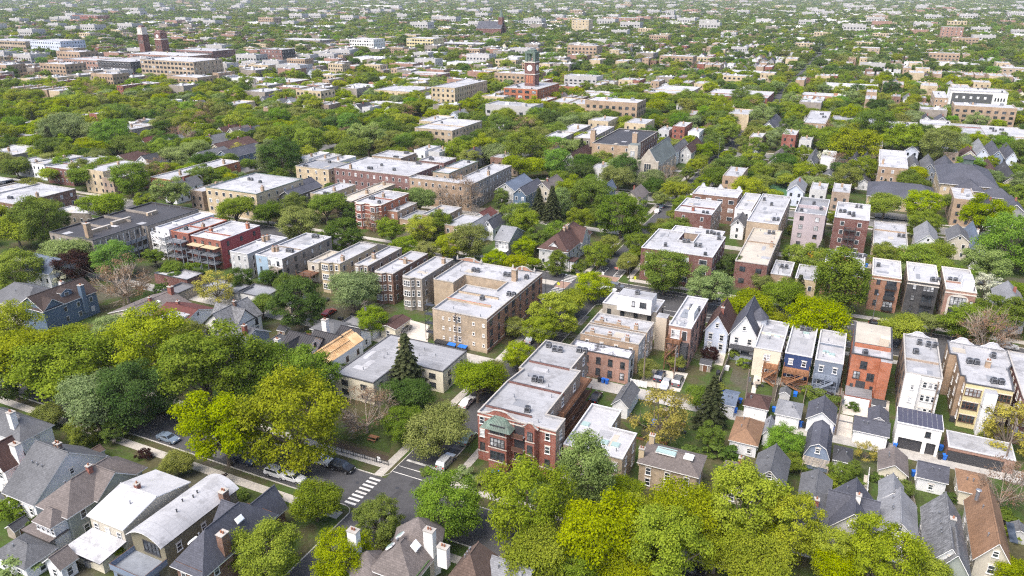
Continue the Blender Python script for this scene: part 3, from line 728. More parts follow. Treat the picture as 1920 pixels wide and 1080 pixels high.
# worn patches, manholes and oil marks on the nearer streets
for k, (px_, wd_, dp_) in enumerate((((700, 925), 3.5, 1.6), ((590, 905), 2.4, 3.0), ((780, 905), 2.0, 2.6), ((870, 830), 2.2, 5), ((800, 880), 1.4, 2.0), ((400, 850), 5, 1.8), ((740, 930), 1.0, 4.0), ((1090, 600), 2, 6), ((1230, 560), 6, 2), ((1290, 575), 3, 2.4), ((1040, 540), 7, 2))):
    X_, Y_ = at(*px_, 0); b = MB(); j = [random.uniform(-.25, .25) for _ in range(8)]
    b.face([(-wd_ / 2 + j[0], -dp_ / 2 + j[1], 0), (wd_ / 2 + j[2], -dp_ / 2 + j[3], 0), (wd_ / 2 + j[4], dp_ / 2 + j[5], 0), (-wd_ / 2 + j[6], dp_ / 2 + j[7], 0)], 'asphalt_old' if k % 2 else 'asphalt_patch'); b.build('road_patch', R_B1 if px_[1] > 820 else R_A if k == 7 else R_B2, (X_, Y_, .0105 + .0002 * k))
for px_ in ((745, 915), (670, 905), (850, 845), (480, 875), (1210, 570)):
    X_, Y_ = at(*px_, 0); b = MB(); b.tube((0, 0, -.01), (0, 0, .004), .36, .36, 'metal_dark', 14); b.build('manhole_cover', R_B1, (X_, Y_, .0125))
# ---------------------------------------------------------------- hero buildings
def parapet_gable(root, x, y, z, wd, rise, mat, cop, rz=0.0, th=.3):
    """raised curved or stepped piece of a front parapet"""
    b = MB(); prof = [(-wd / 2, 0), (-wd * .3, rise * .35), (-wd * .16, rise * .9), (0, rise), (wd * .16, rise * .9), (wd * .3, rise * .35), (wd / 2, 0)]
    n = len(prof)
    b.face([(px_, -.0, pz) for px_, pz in prof], mat); b.face([(px_, th, pz) for px_, pz in reversed(prof)], mat)
    for i in range(n - 1):
        (a, za), (c, zc) = prof[i], prof[i + 1]
        b.face([(a, -.06, za + .1), (c, -.06, zc + .1), (c, th + .06, zc + .1), (a, th + .06, za + .1)], cop); b.face([(a, -.06, za), (c, -.06, zc), (c, -.06, zc + .1), (a, -.06, za + .1)], cop)
    o = link('parapet', b.mesh('parapet'), root, (x, y, z), rz); return o
def bay(root, x, y, wd, dp, h, st, mat, frame, cop='coping_stone', style='triple', roofm=None, ww=None):
    """three-sided projecting bay on a south wall"""
    b = MB(); P = [(x - wd / 2, y + .02), (x - wd / 2 + dp * .6, y - dp), (x + wd / 2 - dp * .6, y - dp), (x + wd / 2, y + .02)]
    b.prism(P, -.3, h, mat, roofm or cop)
    o = b.build('bay', root); fh = (h - .5) / st
    for s in range(st):
        z = .4 + fh * s + fh * .28
        window(o, x, y - dp, z, 0, ww or (wd - dp * 1.2 - .5), 1.5, frame, style)
        for sg in (-1, 1): window(o, x + sg * (wd / 2 - dp * .3), y - dp * .5, z, sg * math.atan2(dp, dp * .6), .7, 1.5, frame, 'dh')
    c = MB(); Q = inset(P, -.1); c.prism(Q, h, h + .12, cop); c.build('coping', o)
    return o
# red corner building with green copper porch roof
r, Q, c = flat('apartment_building', 'red brick corner apartment building with green copper porch roof and curved parapet', [(896, 772), (1045, 809), (1059, 783), (1023, 778), (1065, 725), (1087, 697), (1073, 690), (1100, 654), (1025, 636), (973, 689), (988, 693), (950, 714)],
    10.0, 'brick_common', 'roof_silver', 3, front='brick_red', side=None, frame='trim_white', sides='E', cop='coping_stone', n_ac=5, n_ch=0, n_v=8, short='the red corner building')
ys = min(q[1] for q in Q); fx = [q[0] for q in Q if abs(q[1] - ys) < .5]; xl, xr = min(fx), max(fx); W = xr - xl
b = MB()   # west face is face brick too
for q0, q1 in zip(Q, Q[1:] + Q[:1]):
    if q1[1] < q0[1] - .5: b.face([(q0[0] - .02, q0[1], -.3), (q1[0] - .02, q1[1], -.3), (q1[0] - .02, q1[1], 9.8), (q0[0] - .02, q0[1], 9.8)], 'brick_red')
b.build('side_wall', r)
for zz in (1.9, 9.2): 
    b = MB(); b.box(xl - .06, xr + .06, ys - .09, ys - .01, zz, zz + .22, 'limestone'); b.build('stone_band', r)
X = lambda t: xl + W * t
def redbay(t0, t1, dp, h, n):
    b = MB(); b.prism([(X(t0), ys), (X(t0) + .5, ys - dp), (X(t1) - .5, ys - dp), (X(t1), ys)], -.3, h, 'brick_red'); o = b.build('bay', r)
    for zz in (1.75, 4.5, 7.2):
        b = MB(); b.box(X(t0) + .45, X(t1) - .45, ys - dp - .08, ys - dp + .02, zz - .05, zz + .12, 'limestone'); b.build('stone_band', o)
    for s in range(3): window(o, (X(t0) + X(t1)) / 2, ys - dp, 2.25 + 2.7 * s, 0, (X(t1) - X(t0)) - 1.7, 1.6, 'trim_dark', n)
    return o
redbay(.16, .46, 1.6, 8.4, 'quad'); redbay(.62, .8, 1.1, 10.0, 'triple')
# porch roof of green copper over the first bay
b = MB(); x0, x1, y0, y1 = X(.1), X(.49), ys - 2.2, ys + .3
for quad in ([(x0, y0, 8.4), (x1, y0, 8.4), ((x0 + x1) / 2 + .9, ys - .2, 10.3), ((x0 + x1) / 2 - .9, ys - .2, 10.3)], [(x1, y0, 8.4), (x1, y1, 8.4), ((x0 + x1) / 2 + .9, ys - .2, 10.3)], [(x0, y1, 8.4), (x0, y0, 8.4), ((x0 + x1) / 2 - .9, ys - .2, 10.3)],
             [(x0, y0, 8.38), (x0, y1, 8.38), (x1, y1, 8.38), (x1, y0, 8.38)]): b.face(quad, 'copper_green')
o = b.build('porch_roof', r); tag(o, 'green copper hipped porch roof')
for k in range(15):
    x = x0 + (x1 - x0) * (k + .5) / 15; t = max(-.9, min(.9, (x - (x0 + x1) / 2) * .5)); b = MB(); b.beam((x, y0 + .05, 8.46), ((x0 + x1) / 2 + t, ys - .3, 10.3), .05, 'copper_green'); b.build('seam', o)
# loggias between the bays: flat dark panels stand in for their shaded recesses
for s in range(3):
    z = 1.9 + 2.7 * s
    b = MB(); b.box(X(.48), X(.61), ys - .04, ys - .01, z, z + 2.3, 'trim_dark'); o = b.build('loggia_shade', r)
    b = MB(); b.box(X(.47), X(.62), ys - 1.1, ys - .05, z - .2, z, 'brick_dark_red', 'wood_grey'); b.box(X(.47), X(.62), ys - 1.1, ys - 1.0, z, z + .8, 'trim_brown'); b.build('balcony', r)
    for t in (.06, .9): window(r, X(t), ys, z + .5, 0, .95, 1.45, 'trim_white' if s else 'trim_dark')
b = MB(); b.box(X(.52), X(.55), ys - .8, ys - .5, 7.35, 7.75, 'red_fabric'); b.build('balcony_chair', r); b = MB(); b.box(X(.57), X(.6), ys - .8, ys - .5, 7.35, 7.75, 'red_fabric'); b.build('balcony_chair', r)
parapet_gable(r, X(.3), ys, 9.9, W * .5, 1.3, 'brick_red', 'coping_stone'); parapet_gable(r, X(.71), ys - 1.1, 9.95, W * .2, 1.0, 'brick_red', 'coping_stone')
for k in range(3):   # dark parapet division walls across the roof
    pa, pb = [((903, 757), (1000, 783)), ((950, 713), (1060, 741)), ((990, 675), (1080, 692))][k]
    (xa, ya), (xb, yb) = at(*pa, 9.9), at(*pb, 9.9); b = MB(); b.box(xa - c[0] + .3, xb - c[0] - .4, ya - c[1] - .12, ya - c[1] + .12, 9.4, 10.0, 'brick_dark_red', 'coping_dark'); b.build('division_wall', r)
xp, yp = at(1090, 690, 8); deck_porch(r, xp - c[0] - .5, xp - c[0] + 2.8, yp - c[1] - 17, yp - c[1] - 1, [1.2, 3.9, 6.6], 'wood_brown', stairs=True)
# white flat roofed block beside it
r, Q, c = flat('flat_block', 'low block with clean white flat roof and green skylights beside the red corner building', [(1054, 832), (1173, 862), (1188, 812), (1147, 800), (1164, 769), (1112, 757)], 6.3, 'brick_buff', 'roof_bright', 2, n_ac=1, n_ch=0, n_v=1, cop='coping_white', short='the low white roofed block', sky=0)
for px_ in ((1098, 796), (1133, 830), (1154, 835)): x, y = at(*px_, 5.9); skylight(r, x - c[0], y - c[1], 5.85, 1.5, 1.5, 'skylight_green')
flat('flat_block', 'old brick block with peeling black and white roof by the alley', [(1073, 645), (1174, 679), (1189, 662), (1083, 632)], 6.3, 'brick_pink', 'roof_worn', 2, side='siding_light_grey', frame='trim_dark', n_ac=0, n_ch=0, cop='coping_dark', short='the peeling roofed block')
for i, (px, lab) in enumerate((([(1090, 622), (1196, 648), (1209, 629), (1107, 604)], 'two-flat with stepped tan parapet wall, nearer of the attached pair'), ([(1109, 600), (1212, 627), (1224, 607), (1125, 583)], 'two-flat with tan parapet wall, farther of the attached pair'))):
    r, Q, c = flat('two_flat', lab, px, 7.4, 'brick_rust' if 0 else 'brick_tan', 'roof_white', 2, side='siding_light_grey', n_ac=0, n_ch=0, n_v=2, short='the tan parapet pair', sp=(3.2, 2.6), wd=.8)
    y0 = min(q[1] for q in Q); x0 = min(q[0] for q in Q); x1 = max(q[0] for q in Q)
    for t in (.2, .5, .8): chimney(r, x0 + (x1 - x0) * t, y0 + .4, 7.0, 1.5, .9, .7)
    b = MB(); b.box(x0 + 1, x0 + (x1 - x0) * .7, y0, y0 + .3, 7.4, 8.0, 'brick_tan', 'coping_stone'); b.build('parapet', r)
r, Q, c = flat('stone_building', 'grey stone corner building with white penthouse on its roof', [(1131, 566), (1231, 586), (1246, 563), (1149, 547)], 7.6, 'stone', 'roof_bright', 2, frame='trim_dark', cop='coping_white', n_ac=0, n_ch=0, n_v=1, short='the stone corner building', sp=(3.4, 3.5))
pa, pb, pc = at(1158, 553, 11), at(1222, 564, 11), at(1230, 552, 11)
b = MB(); x0, x1, y0, y1 = pa[0] - c[0], pb[0] - c[0], pa[1] - c[1], max(pc[1] - c[1], pa[1] - c[1] + 5); b.box(x0, x1, y0, y1, 7.1, 11, 'stucco_white', 'roof_silver'); p = b.build('penthouse', r); tag(p, 'white stucco penthouse with dark windows')
for t, ww in ((.48, .8), (.76, 1.6)): window(p, x0 + (x1 - x0) * t, y0, 8.8, 0, ww, 1.3, 'trim_dark', 'pair' if ww > 1 else 'pict')
ac(p, (x0 + x1) / 2, (y0 + y1) / 2, 11); b = MB(); b.box(x1 + 2.0, x1 + 4.6, y0 - 3.0, y0 - .2, -.3, 8.4, 'stucco_tan', 'roof_silver'); b.build('stair_tower', r)
r, Q, c = flat('brick_building', 'narrow pinkish brick three-storey building with roof deck and rear balcony', [(1255, 609), (1297, 616), (1327, 561), (1289, 554)], 9.9, 'brick_pink', 'roof_white', 3, frame='trim_dark', sides='EW', cop='coping_white', n_ac=2, n_ch=0, short='the narrow brick building')
x0, x1, y0, y1 = min(q[0] for q in Q), max(q[0] for q in Q), min(q[1] for q in Q), max(q[1] for q in Q)
b = MB(); b.box(x0 + 1, x0 + 3.6, y0 + 6, y0 + 11, 9.46, 9.6, 'wood_grey'); b.build('roof_deck', r); b = MB(); b.box(x1 - 1.9, x1 - .6, y0 + 5, y0 + 10, 9.46, 11.6, 'stucco_white'); b.build('stair_house', r)
deck_porch(r, x0 + .2, x0 + 3.2, y0 - 2.6, y0, [3.4, 6.6], 'wood_brown', 'wood_cedar', rim='metal_dark'); door(r, x1 - 1.4, y0, 6.7, 0, 1.0, 2.2, 'trim_dark'); window(r, x0 + 1.6, y0, 6.9, 0, 1.9, 2.0, 'trim_white', 'pair')
b = MB(); b.box(x1 - 2.4, x1 - .2, y0 - 2.2, y0, -.2, 6.2, 'metal_dark'); b.build('stair_enclosure', r)
# pale blue-white house, brown roof
r, d, rf = house('house', 'pale lavender house with steep brown roof and tall gable', [(1320, 616), (1367, 626), (1383, 589)], 5.6, 9.4, 'y', 'siding_pale_blue', 'shingle_redbrown', short='the pale lavender house', n_ch=1)
r, d, rf = house('house', 'white gabled house with blue-grey roof and octagonal corner dormer', [(1370, 616), (1419, 640), (1424, 590)], 6.0, 10.6, 'y', 'siding_white', 'shingle_slate', short='the white turreted house', n_ch=0)
cx, cy, hx, hy = d
b = MB(); oct_ = [(hx - .6 + 1.9 * math.cos(k * math.pi / 4 + .39), .4 + 1.9 * math.sin(k * math.pi / 4 + .39)) for k in range(8)]; b.prism(oct_, 5.2, 8.2, 'siding_white'); t = b.build('turret', r)
b = MB(); o2 = [(x + (x - hx + .6) * .2, y + (y - .4) * .2) for x, y in oct_]
for k in range(8): b.face([(*o2[k], 8.1), (*o2[(k + 1) % 8], 8.1), (hx - .6, .4, 10.6)], 'shingle_slate')
b.build('roof', t)
b = MB(); b.box(-hx + .2, hx - .2, -hy - 2.2, -hy, 2.9, 3.1, 'shingle_dark'); po = b.build('porch_roof', r); b = MB(); b.box(-hx + .3, hx - .3, -hy - 2, -hy, -.2, 1.1, 'wood_grey'); b.build('deck', r); door(r, .8, -hy - .02, 1.1, 0, 1.9, 1.9, 'glass', 'patio_door', handle=False)
b = MB()
for k in range(7): b.box(-.6, 2.4, -hy - 2.2 - .3 * k, -hy - 1.9 - .3 * k, -.2, 1.0 - .15 * k, 'wood_grey')
b.build('stair', r)
# row of two-flats seen from behind, right of it
r, Q, c = flat('two_flat', 'two-flat with cream rear wall and cedar stair, flat white roof', [(1419, 652), (1470, 660), (1476, 604), (1429, 599)], 6.9, 'siding_cream', 'roof_white', 2, side='brick_common', cop='coping_white', n_ac=0, n_ch=0, sides='SEW', short='the cream rear two-flat', style='pair', wd=1.3, ht=1.3, sp=(3.6, 5), sky=2)
y0 = min(q[1] for q in Q); x1 = max(q[0] for q in Q); deck_porch(r, x1 - 3.0, x1 - .1, y0 - 2.6, y0, [1.4, 3.7], 'wood_cedar')
r, Q, c = flat('two_flat', 'two-flat with royal blue rear wall and cedar porches', [(1471, 660), (1519, 670), (1536, 617), (1489, 607)], 6.9, 'brick_common', 'roof_white', 2, front='siding_royal_blue', cop='coping_white', n_ac=1, n_ch=0, short='the royal blue two-flat', sp=(2.2, 5), wd=.9, ht=1.2, sky=1)
y0 = min(q[1] for q in Q); x0, x1 = min(q[0] for q in Q), max(q[0] for q in Q); deck_porch(r, x0 + .2, x1 - .1, y0 - 2.8, y0, [1.3, 3.6], 'wood_cedar')
r, Q, c = flat('two_flat', 'two-flat with slate blue rear porches and flat white roof', [(1532, 674), (1584, 683), (1585, 624), (1537, 617)], 6.9, 'siding_blue_grey', 'roof_white', 2, cop='coping_white', n_ac=0, n_ch=0, short='the slate blue two-flat', sp=(1.7, 5), wd=.9, ht=1.3, sky=2)
y0 = min(q[1] for q in Q); x0, x1 = min(q[0] for q in Q), max(q[0] for q in Q); deck_porch(r, x0 + .2, x1 - .6, y0 - 2.4, y0, [1.3, 3.7], 'siding_blue_grey')
# orange three-storey
r, Q, c = flat('brick_building', 'bright orange brick three-storey building with black windows and rear garage', [(1599, 663), (1673, 674), (1673, 616), (1603, 602)], 9.9, 'brick_orange', 'roof_white', 3, frame='trim_dark', sides='EW', cop='coping_dark', n_ac=1, n_ch=0, short='the orange brick building', sp=(3, 7), sky=1)
x0, x1, y0, y1 = min(q[0] for q in Q), max(q[0] for q in Q), min(q[1] for q in Q), max(q[1] for q in Q); W = x1 - x0
for t, z, ww in ((.33, 6.9, 1.3), (.2, 4.4, 1.3), (.55, 4.4, 1.4), (.12, 2.3, .6), (.62, 2.4, .6)): window(r, x0 + W * t, y0, z, 0, ww, 1.6 if ww > 1 else .7, 'trim_dark', 'pair' if ww > 1 else 'pict')
b = MB(); b.box(x0 + W * .72, x1 - .02, y0 - 1.3, y0, -.2, 9.7, 'brick_orange', 'roof_silver'); b.build('rear_bay', r); door(r, x0 + W * .34, y0, 1.9, 0, 1.6, 1.9, 'trim_dark', 'patio_door', 'trim_dark', False)
b = MB(); b.box(x0 - .1, x0 + W * .66, y0 - 4.2, y0 - .02, -.2, 2.3, 'brick_red', 'roof_torch'); gp = b.build('garage', r); door(gp, x0 + W * .3, y0 - 4.2, 0, 0, 4.6, 1.9, 'trim_white', 'garage_door', 'trim_white', True, 4)
b = MB(); b.box(x0 + .3, x1 - .3, y0 + 4.6, y0 + 4.9, 9.4, 10.4, 'brick_orange', 'coping_dark'); b.build('division_wall', r); b = MB(); b.box(x0 + .3, x1 - .3, y0 + 5, y1 - .3, 9.4, 10.1, 'roof_beige'); b.build('upper_roof', r); b = MB(); b.box(x1 - 2.6, x1 - .8, y0 + 5.3, y0 + 7.0, 10.1, 11.9, 'stucco_tan'); b.build('stair_house', r)
# white rear three-flat
r, Q, c = flat('three_flat', 'three-flat with bright white rear wall and grey flat roof', [(1697, 700), (1765, 707), (1759, 636), (1695, 625)], 10.0, 'brick_common', 'roof_silver', 3, front='stucco_white', frame='trim_dark', sides='EW', cop='coping_stone', n_ac=3, n_ch=0, short='the white rear three-flat', sp=(3, 4.5))
x0, x1, y0, y1 = min(q[0] for q in Q), max(q[0] for q in Q), min(q[1] for q in Q), max(q[1] for q in Q); W = x1 - x0
b = MB(); b.box(x0 + .02, x0 + W * .42, y0 - .9, y0, -.2, 9.9, 'stucco_white', 'coping_white'); b.build('rear_bay', r)
for s in range(3):
    for k in range(3): window(r, x0 + W * (.58 + .15 * k), y0, 1.6 + 2.9 * s, 0, .75, 1.3, 'trim_white')
for z in (4.2, 7.0): window(r, x0 + W * .25, y0 - .9, z, 0, .6, 1.0, 'trim_white')
parapet_gable(r, x0 + W * .45, y1 - .3, 9.9, W * .7, 1.0, 'coping_white', 'coping_white')
# yellow sun-porch flats
r, Q, c = flat('apartment_building', 'tan brick flats with yellow rear sun porches and white stair tower', [(1810, 717), (1893, 732), (1905, 720), (1884, 690), (1896, 683), (1892, 657), (1777, 638), (1780, 662), (1794, 665), (1801, 703), (1811, 705)], 9.7, 'brick_tan', 'roof_white', 3, front='siding_yellow', sides='EW', cop='coping_dark', n_ac=3, n_ch=1, short='the yellow porch flats', sp=(3, 4))
y0 = min(q[1] for q in Q); fx = [q[0] for q in Q if abs(q[1] - y0) < .6]; x0, x1 = min(fx), max(fx); W = x1 - x0
for s in range(3):
    for t0, t1 in ((.02, .36), (.68, .98)): window(r, x0 + W * (t0 + t1) / 2, y0, 1.3 + 2.9 * s, 0, W * (t1 - t0), 1.5, 'trim_brown', 'quad')
b = MB(); b.box(x0 + W * .4, x0 + W * .66, y0 - 2.0, y0 - .01, -.2, 9.2, 'siding_white', 'roof_silver'); st = b.build('stair_tower', r)
for z in (2.6, 5.4): window(st, x0 + W * .53, y0 - 2.0, z, 0, .8, 1.2, 'trim_white')
for t in (.25, .75): parapet_gable(r, (min(q[0] for q in Q) * (1 - t) + max(q[0] for q in Q) * t), max(q[1] for q in Q) - .3, 9.6, 4.5, 1.2, 'coping_white', 'coping_white')
flat('apartment_building', 'dark red brick flats cut by the right edge of the photo', [(1899, 742), (1975, 757), (1968, 672), (1907, 659)], 9.8, 'brick_dark_red', 'roof_white', 3, n_ch=1, short='the edge red flats', frame='trim_white', sp=(2.8, 3))

# --- tan courtyard building left of the side street
r, Q, c = flat('courtyard_building', 'large U-shaped tan brick courtyard building with orange brick street side', [(808, 580), (916, 596), (1013, 514), (869, 484), (820, 521), (846, 532), (874, 513), (946, 529), (939, 541), (870, 536)], 9.0, 'brick_buff', 'roof_white', 3, frame='trim_white', sides='W', cop='coping_stone', n_ac=5, n_ch=0, n_v=10, short='the tan courtyard building')
ys = min(q[1] for q in Q); fx = [q[0] for q in Q if abs(q[1] - ys) < .6]; x0, x1 = min(fx), max(fx); yN = max(q[1] for q in Q); W = x1 - x0
b = MB(); b.face([(x1 + .02, ys, -.3), (x1 + .02, yN, -.3), (x1 + .02, yN, 8.8), (x1 + .02, ys, 8.8)], 'brick_rust'); b.build('street_wall', r)
for zz in (.9, 8.2): b = MB(); b.box(x1 + .02, x1 + .1, ys, yN, zz, zz + .2, 'limestone'); b.build('stone_band', r)
for s in range(3):
    for k in range(8):
        ww = 1.5 if k % 3 != 1 else .8; window(r, x1 + .02, ys + (yN - ys) * (k + .5) / 8, 1.2 + 2.7 * s, math.pi / 2, ww, 1.5, 'trim_dark', 'pair' if ww > 1 else 'dh')
    for t, ww, hh in ((.2, .45, .5), (.32, .45, .5), (.42, .8, 1.3), (.5, .8, 1.3), (.76, .55, .6), (.94, .55, .6)): window(r, x0 + W * t, ys, 1.6 + 2.6 * s, 0, ww, hh, 'trim_white', 'pict' if ww < .7 else 'dh')
x, y = at(965, 526, 8.6); chimney(r, x - c[0], y - c[1], 8.5, 3.2, 1.3, 1.3, 'brick_tan', 'clay')
for px_ in ((855, 488), (900, 484), (912, 487), (970, 497), (988, 499), (1008, 505)):   # finials on the rear street parapet
    x, y = at(*px_, 9); b = MB(); b.box(-.25, .25, -.2, .2, 0, .7, 'coping_stone'); b.tube((0, 0, .7), (0, 0, 1.3), .2, .05, 'limestone', 6); link('finial', b.mesh('finial'), r, (x - c[0], yN - .3, 9.0))
parapet_gable(r, at(890, 484, 9)[0] - c[0], yN - .4, 8.95, 8, 1.0, 'brick_rust', 'coping_stone'); parapet_gable(r, at(990, 500, 9)[0] - c[0], yN - .4, 8.95, 6, 1.0, 'brick_rust', 'coping_stone')
for (pa, pb) in (((838, 558), (925, 570)), ((860, 545), (938, 556))):
    (xa, ya), (xb, yb) = at(*pa, 9), at(*pb, 9); b = MB(); b.box(xa - c[0], xb - c[0], ya - c[1] - .15, ya - c[1] + .15, 8.5, 9.1, 'brick_buff', 'coping_red' if pa[0] < 850 else 'coping_dark'); b.build('division_wall', r)
# iron fire stair on the rear corner
b = MB()
for k in range(4):
    z = .2 + 2.4 * k; b.box(x0 - 2.3, x0 - .1, ys + .2, ys + 1.5, z + 1.9, z + 2.0, 'metal_dark'); b.beam((x0 - 2.2, ys + .2, z - .2), (x0 - .3, ys + .2, z + 1.9), .12, 'metal_dark'); b.beam((x0 - 2.3, ys + .2, z + 2.9), (x0 - .1, ys + .2, z + 2.9), .06, 'metal_dark')
for x in (x0 - 2.3, x0 - .15):
    for y in (ys + .2, ys + 1.5): b.beam((x, y, -.2), (x, y, 9.2), .1, 'metal_dark')
b.build('fire_stair', r)
# low grey L-shaped building
r, Q, c = flat('ranch_building', 'low L-shaped building with streaked grey rolled roof and pale walls', [(634, 701), (700, 719), (751, 678), (829, 697), (875, 659), (728, 625)], 5.2, 'siding_cream', 'roof_rolled', 2, frame='trim_dark', cop='coping_dark', n_ac=0, n_ch=0, n_v=7, par=.1, short='the low grey roofed building', style='pair', wd=1.6, ht=1.1, sp=(5, 5))
x, y = at(754, 655, 5.2); chimney(r, x - c[0], y - c[1], 5.0, 2.8, 1.3, 1.0, 'brick_cream')
# three-flats of the left block, backs towards us
def threeflat(label, px, h, wall, fr='trim_white', st=3, roof='roof_white', bayw=.55, sty='triple', short=None, chm='brick_tan', wallside=None):
    r, Q, c = flat('three_flat', label, px, h, wall, roof, st, frame=fr, sides='EW', n_ac=0, n_ch=1, n_v=2, short=short, sp=(2.6, 3.6), side=wallside, chm=chm)
    x0, x1, y0 = min(q[0] for q in Q), max(q[0] for q in Q), min(q[1] for q in Q); W = x1 - x0
    bay(r, x0 + W * .33, y0, W * .62, 1.1, h, st, wall, fr, 'coping_stone', sty, roof)
    fh = (h - .5) / st
    for s in range(st): window(r, x0 + W * .82, y0, .4 + fh * s + fh * .28, 0, .9, 1.5, fr)
    return r, Q, c
threeflat('pale brick three-flat behind the big green tree, with rear bay', [(605, 493), (650, 493), (702, 457), (664, 453)], 9.0, 'brick_cream', short='the pale three-flat')
threeflat('narrow three-flat half hidden by a tree, plain brick flank', [(665, 495), (694, 499), (750, 464), (730, 461)], 8.6, 'brick_common', short='the hidden three-flat')
threeflat('brown brick three-flat with white arched rear windows', [(706, 510), (744, 513), (798, 474), (764, 470)], 9.0, 'brick_rust' if 0 else 'brick_brown', sty='quad', short='the brown three-flat')
threeflat('grey brick three-flat with white sashes next to the tan courtyard building', [(757, 519), (796, 522), (848, 485), (811, 480)], 9.2, 'brick_grey', short='the grey three-flat')
r, Q, c = flat('three_flat', 'grey brick flat with timber stair frame and pale rear wall', [(474, 478), (543, 486), (612, 442), (574, 437)], 8.3, 'brick_rear_grey', 'roof_white', 3, front='siding_white', frame='trim_dark', cop='coping_white', n_ac=2, n_ch=2, short='the grey flank flat', sp=(3, 3.8))
x0, x1, y0 = min(q[0] for q in Q), max(q[0] for q in Q), min(q[1] for q in Q); deck_porch(r, x1 - 3, x1 - .2, y0 - 2.0, y0, [2.7, 5.4], 'wood_weathered'); b = MB(); b.box(x0, x0 + (x1 - x0) * .45, y0 - .06, y0 - .01, -.2, 8.0, 'siding_sky_blue'); b.build('blue_cladding', r)
flat('three_flat', 'pale grey frame flat between the red and the sky blue buildings', [(436, 472), (474, 478), (529, 444), (501, 439)], 8.0, 'siding_light_grey', 'roof_white', 3, cop='coping_white', n_ac=0, n_ch=2, short='the pale grey flat', sp=(1.6, 4), wd=.8)
r, Q, c = flat('two_flat', 'small tan roofed addition with black railed deck', [(577, 491), (604, 494), (634, 472), (617, 469)], 6.0, 'siding_beige', 'roof_beige', 2, cop='coping_stone', n_ac=0, n_ch=0, n_v=1, short='the tan roofed addition')
x0, x1, y0 = min(q[0] for q in Q), max(q[0] for q in Q), min(q[1] for q in Q); deck_porch(r, x0 - 1, x1, y0 - 4, y0, [3.2], 'wood_brown', 'metal_dark', False)
r, Q, c = flat('brick_building', 'red brick building with balconies and pinkish painted side wall', [(357, 441), (414, 451), (488, 422), (432, 415)], 9.3, 'brick_red', 'roof_bright', 3, front='brick_red', side='painted_red', frame='trim_dark', sides='SE', cop='coping_white', n_ac=0, n_ch=2, n_v=3, short='the red balcony building', sp=(2.6, 5), chm='brick_orange')
x0, x1, y0 = min(q[0] for q in Q), max(q[0] for q in Q), min(q[1] for q in Q)
for xa, xb in ((x0 + .4, x0 + (x1 - x0) * .45), (x0 + (x1 - x0) * .5, x1 - .4)):
    p = deck_porch(r, xa, xb, y0 - 3, y0, [2.4, 4.9], 'wood_grey', 'metal_dark', False); b = MB(); b.box(xa, xb, y0 - 2.6, y0 - .1, 7.0, 7.1, 'canvas_yellow'); b.build('awning', p)
r, Q, c = flat('brick_building', 'red brick building with grey balcony tower, left of the twin', [(320, 433), (353, 438), (425, 413), (394, 407)], 9.5, 'brick_red', 'roof_white', 3, frame='trim_dark', sides='S', cop='coping_red', n_ac=1, n_ch=1, short='the red balcony tower', sp=(2.6, 5))
x0, x1, y0 = min(q[0] for q in Q), max(q[0] for q in Q), min(q[1] for q in Q); deck_porch(r, x0 + .6, x1 - .4, y0 - 3, y0, [2.4, 4.9, 7.2], 'wood_grey', 'metal_dark', False)
r, Q, c = flat('three_flat', 'white flat with open white rear porches beside the dark roofed building', [(299, 426), (320, 432), (395, 401), (371, 397)], 9.5, 'siding_white', 'roof_bright', 3, cop='coping_white', n_ac=0, n_ch=0, short='the white porch flat', sp=(2, 5))
x0, x1, y0 = min(q[0] for q in Q), max(q[0] for q in Q), min(q[1] for q in Q); deck_porch(r, x0, x1, y0 - 2, y0, [2.4, 5, 7.4], 'trim_white')
r, Q, c = flat('courtyard_building', 'long apartment building with black tar roof and grey timber porches', [(86, 434), (179, 451), (259, 421), (290, 426), (357, 391), (290, 379)], 9.5, 'brick_grey', 'roof_dark', 3, frame='trim_dark', cop='coping_dark', n_ac=0, n_ch=0, n_v=5, short='the black roofed building', sp=(3, 3))
yA, yB = min(q[1] for q in Q), max(q[1] for q in Q)
for t in (.28, .5, .72):
    b = MB(); b.box(min(q[0] for q in Q) + .3, min(q[0] for q in Q) + 13, yA + (yB - yA) * t - .15, yA + (yB - yA) * t + .15, 9.0, 9.9, 'brick_grey', 'coping_dark'); b.build('division_wall', r)
x, y = at(167, 442, 9.5); chimney(r, x - c[0], y - c[1], 9.0, 4.4, 1.5, 1.5, 'brick_tan')
for px_, l in (((188, 430), 7), ((227, 415), 7), ((285, 400), 4)):
    x, y = at(*px_, 9.4); b = MB(); b.box(-.5, .5, -l / 2, l / 2, -.4, .9, 'brick_buff', 'coping_stone'); link('light_well_wall', b.mesh('light_well_wall'), r, (x - c[0], y - c[1], 9.2))
eds = [(Q[i], Q[(i + 1) % len(Q)]) for i in range(len(Q))]
for a, b_ in eds:
    if b_[1] - a[1] > 8 and a[0] < max(q[0] for q in Q) - 1.5:
        b = MB()
        for z in (2.6, 5.4): b.box(a[0], a[0] + 2.2, a[1] + 1, b_[1] - .3, z - .2, z, 'wood_grey'); b.box(a[0] + 2.1, a[0] + 2.2, a[1] + 1, b_[1] - .3, z, z + 1.0, 'wood_grey')
        p = b.build('porch', r)
        for k in range(9):
            y = a[1] + 1 + (b_[1] - a[1] - 1.3) * k / 8; b = MB(); b.box(a[0] + 2.0, a[0] + 2.2, y - .1, y + .1, -.3, 9.3, 'wood_grey'); b.build('post', p)
    elif b_[0] - a[0] > 3 and a[1] > min(q[1] for q in Q) + 3:
        deck_porch(r, a[0] + .1, b_[0], a[1] - 2, a[1], [2.6, 5.4], 'wood_grey', None, False)
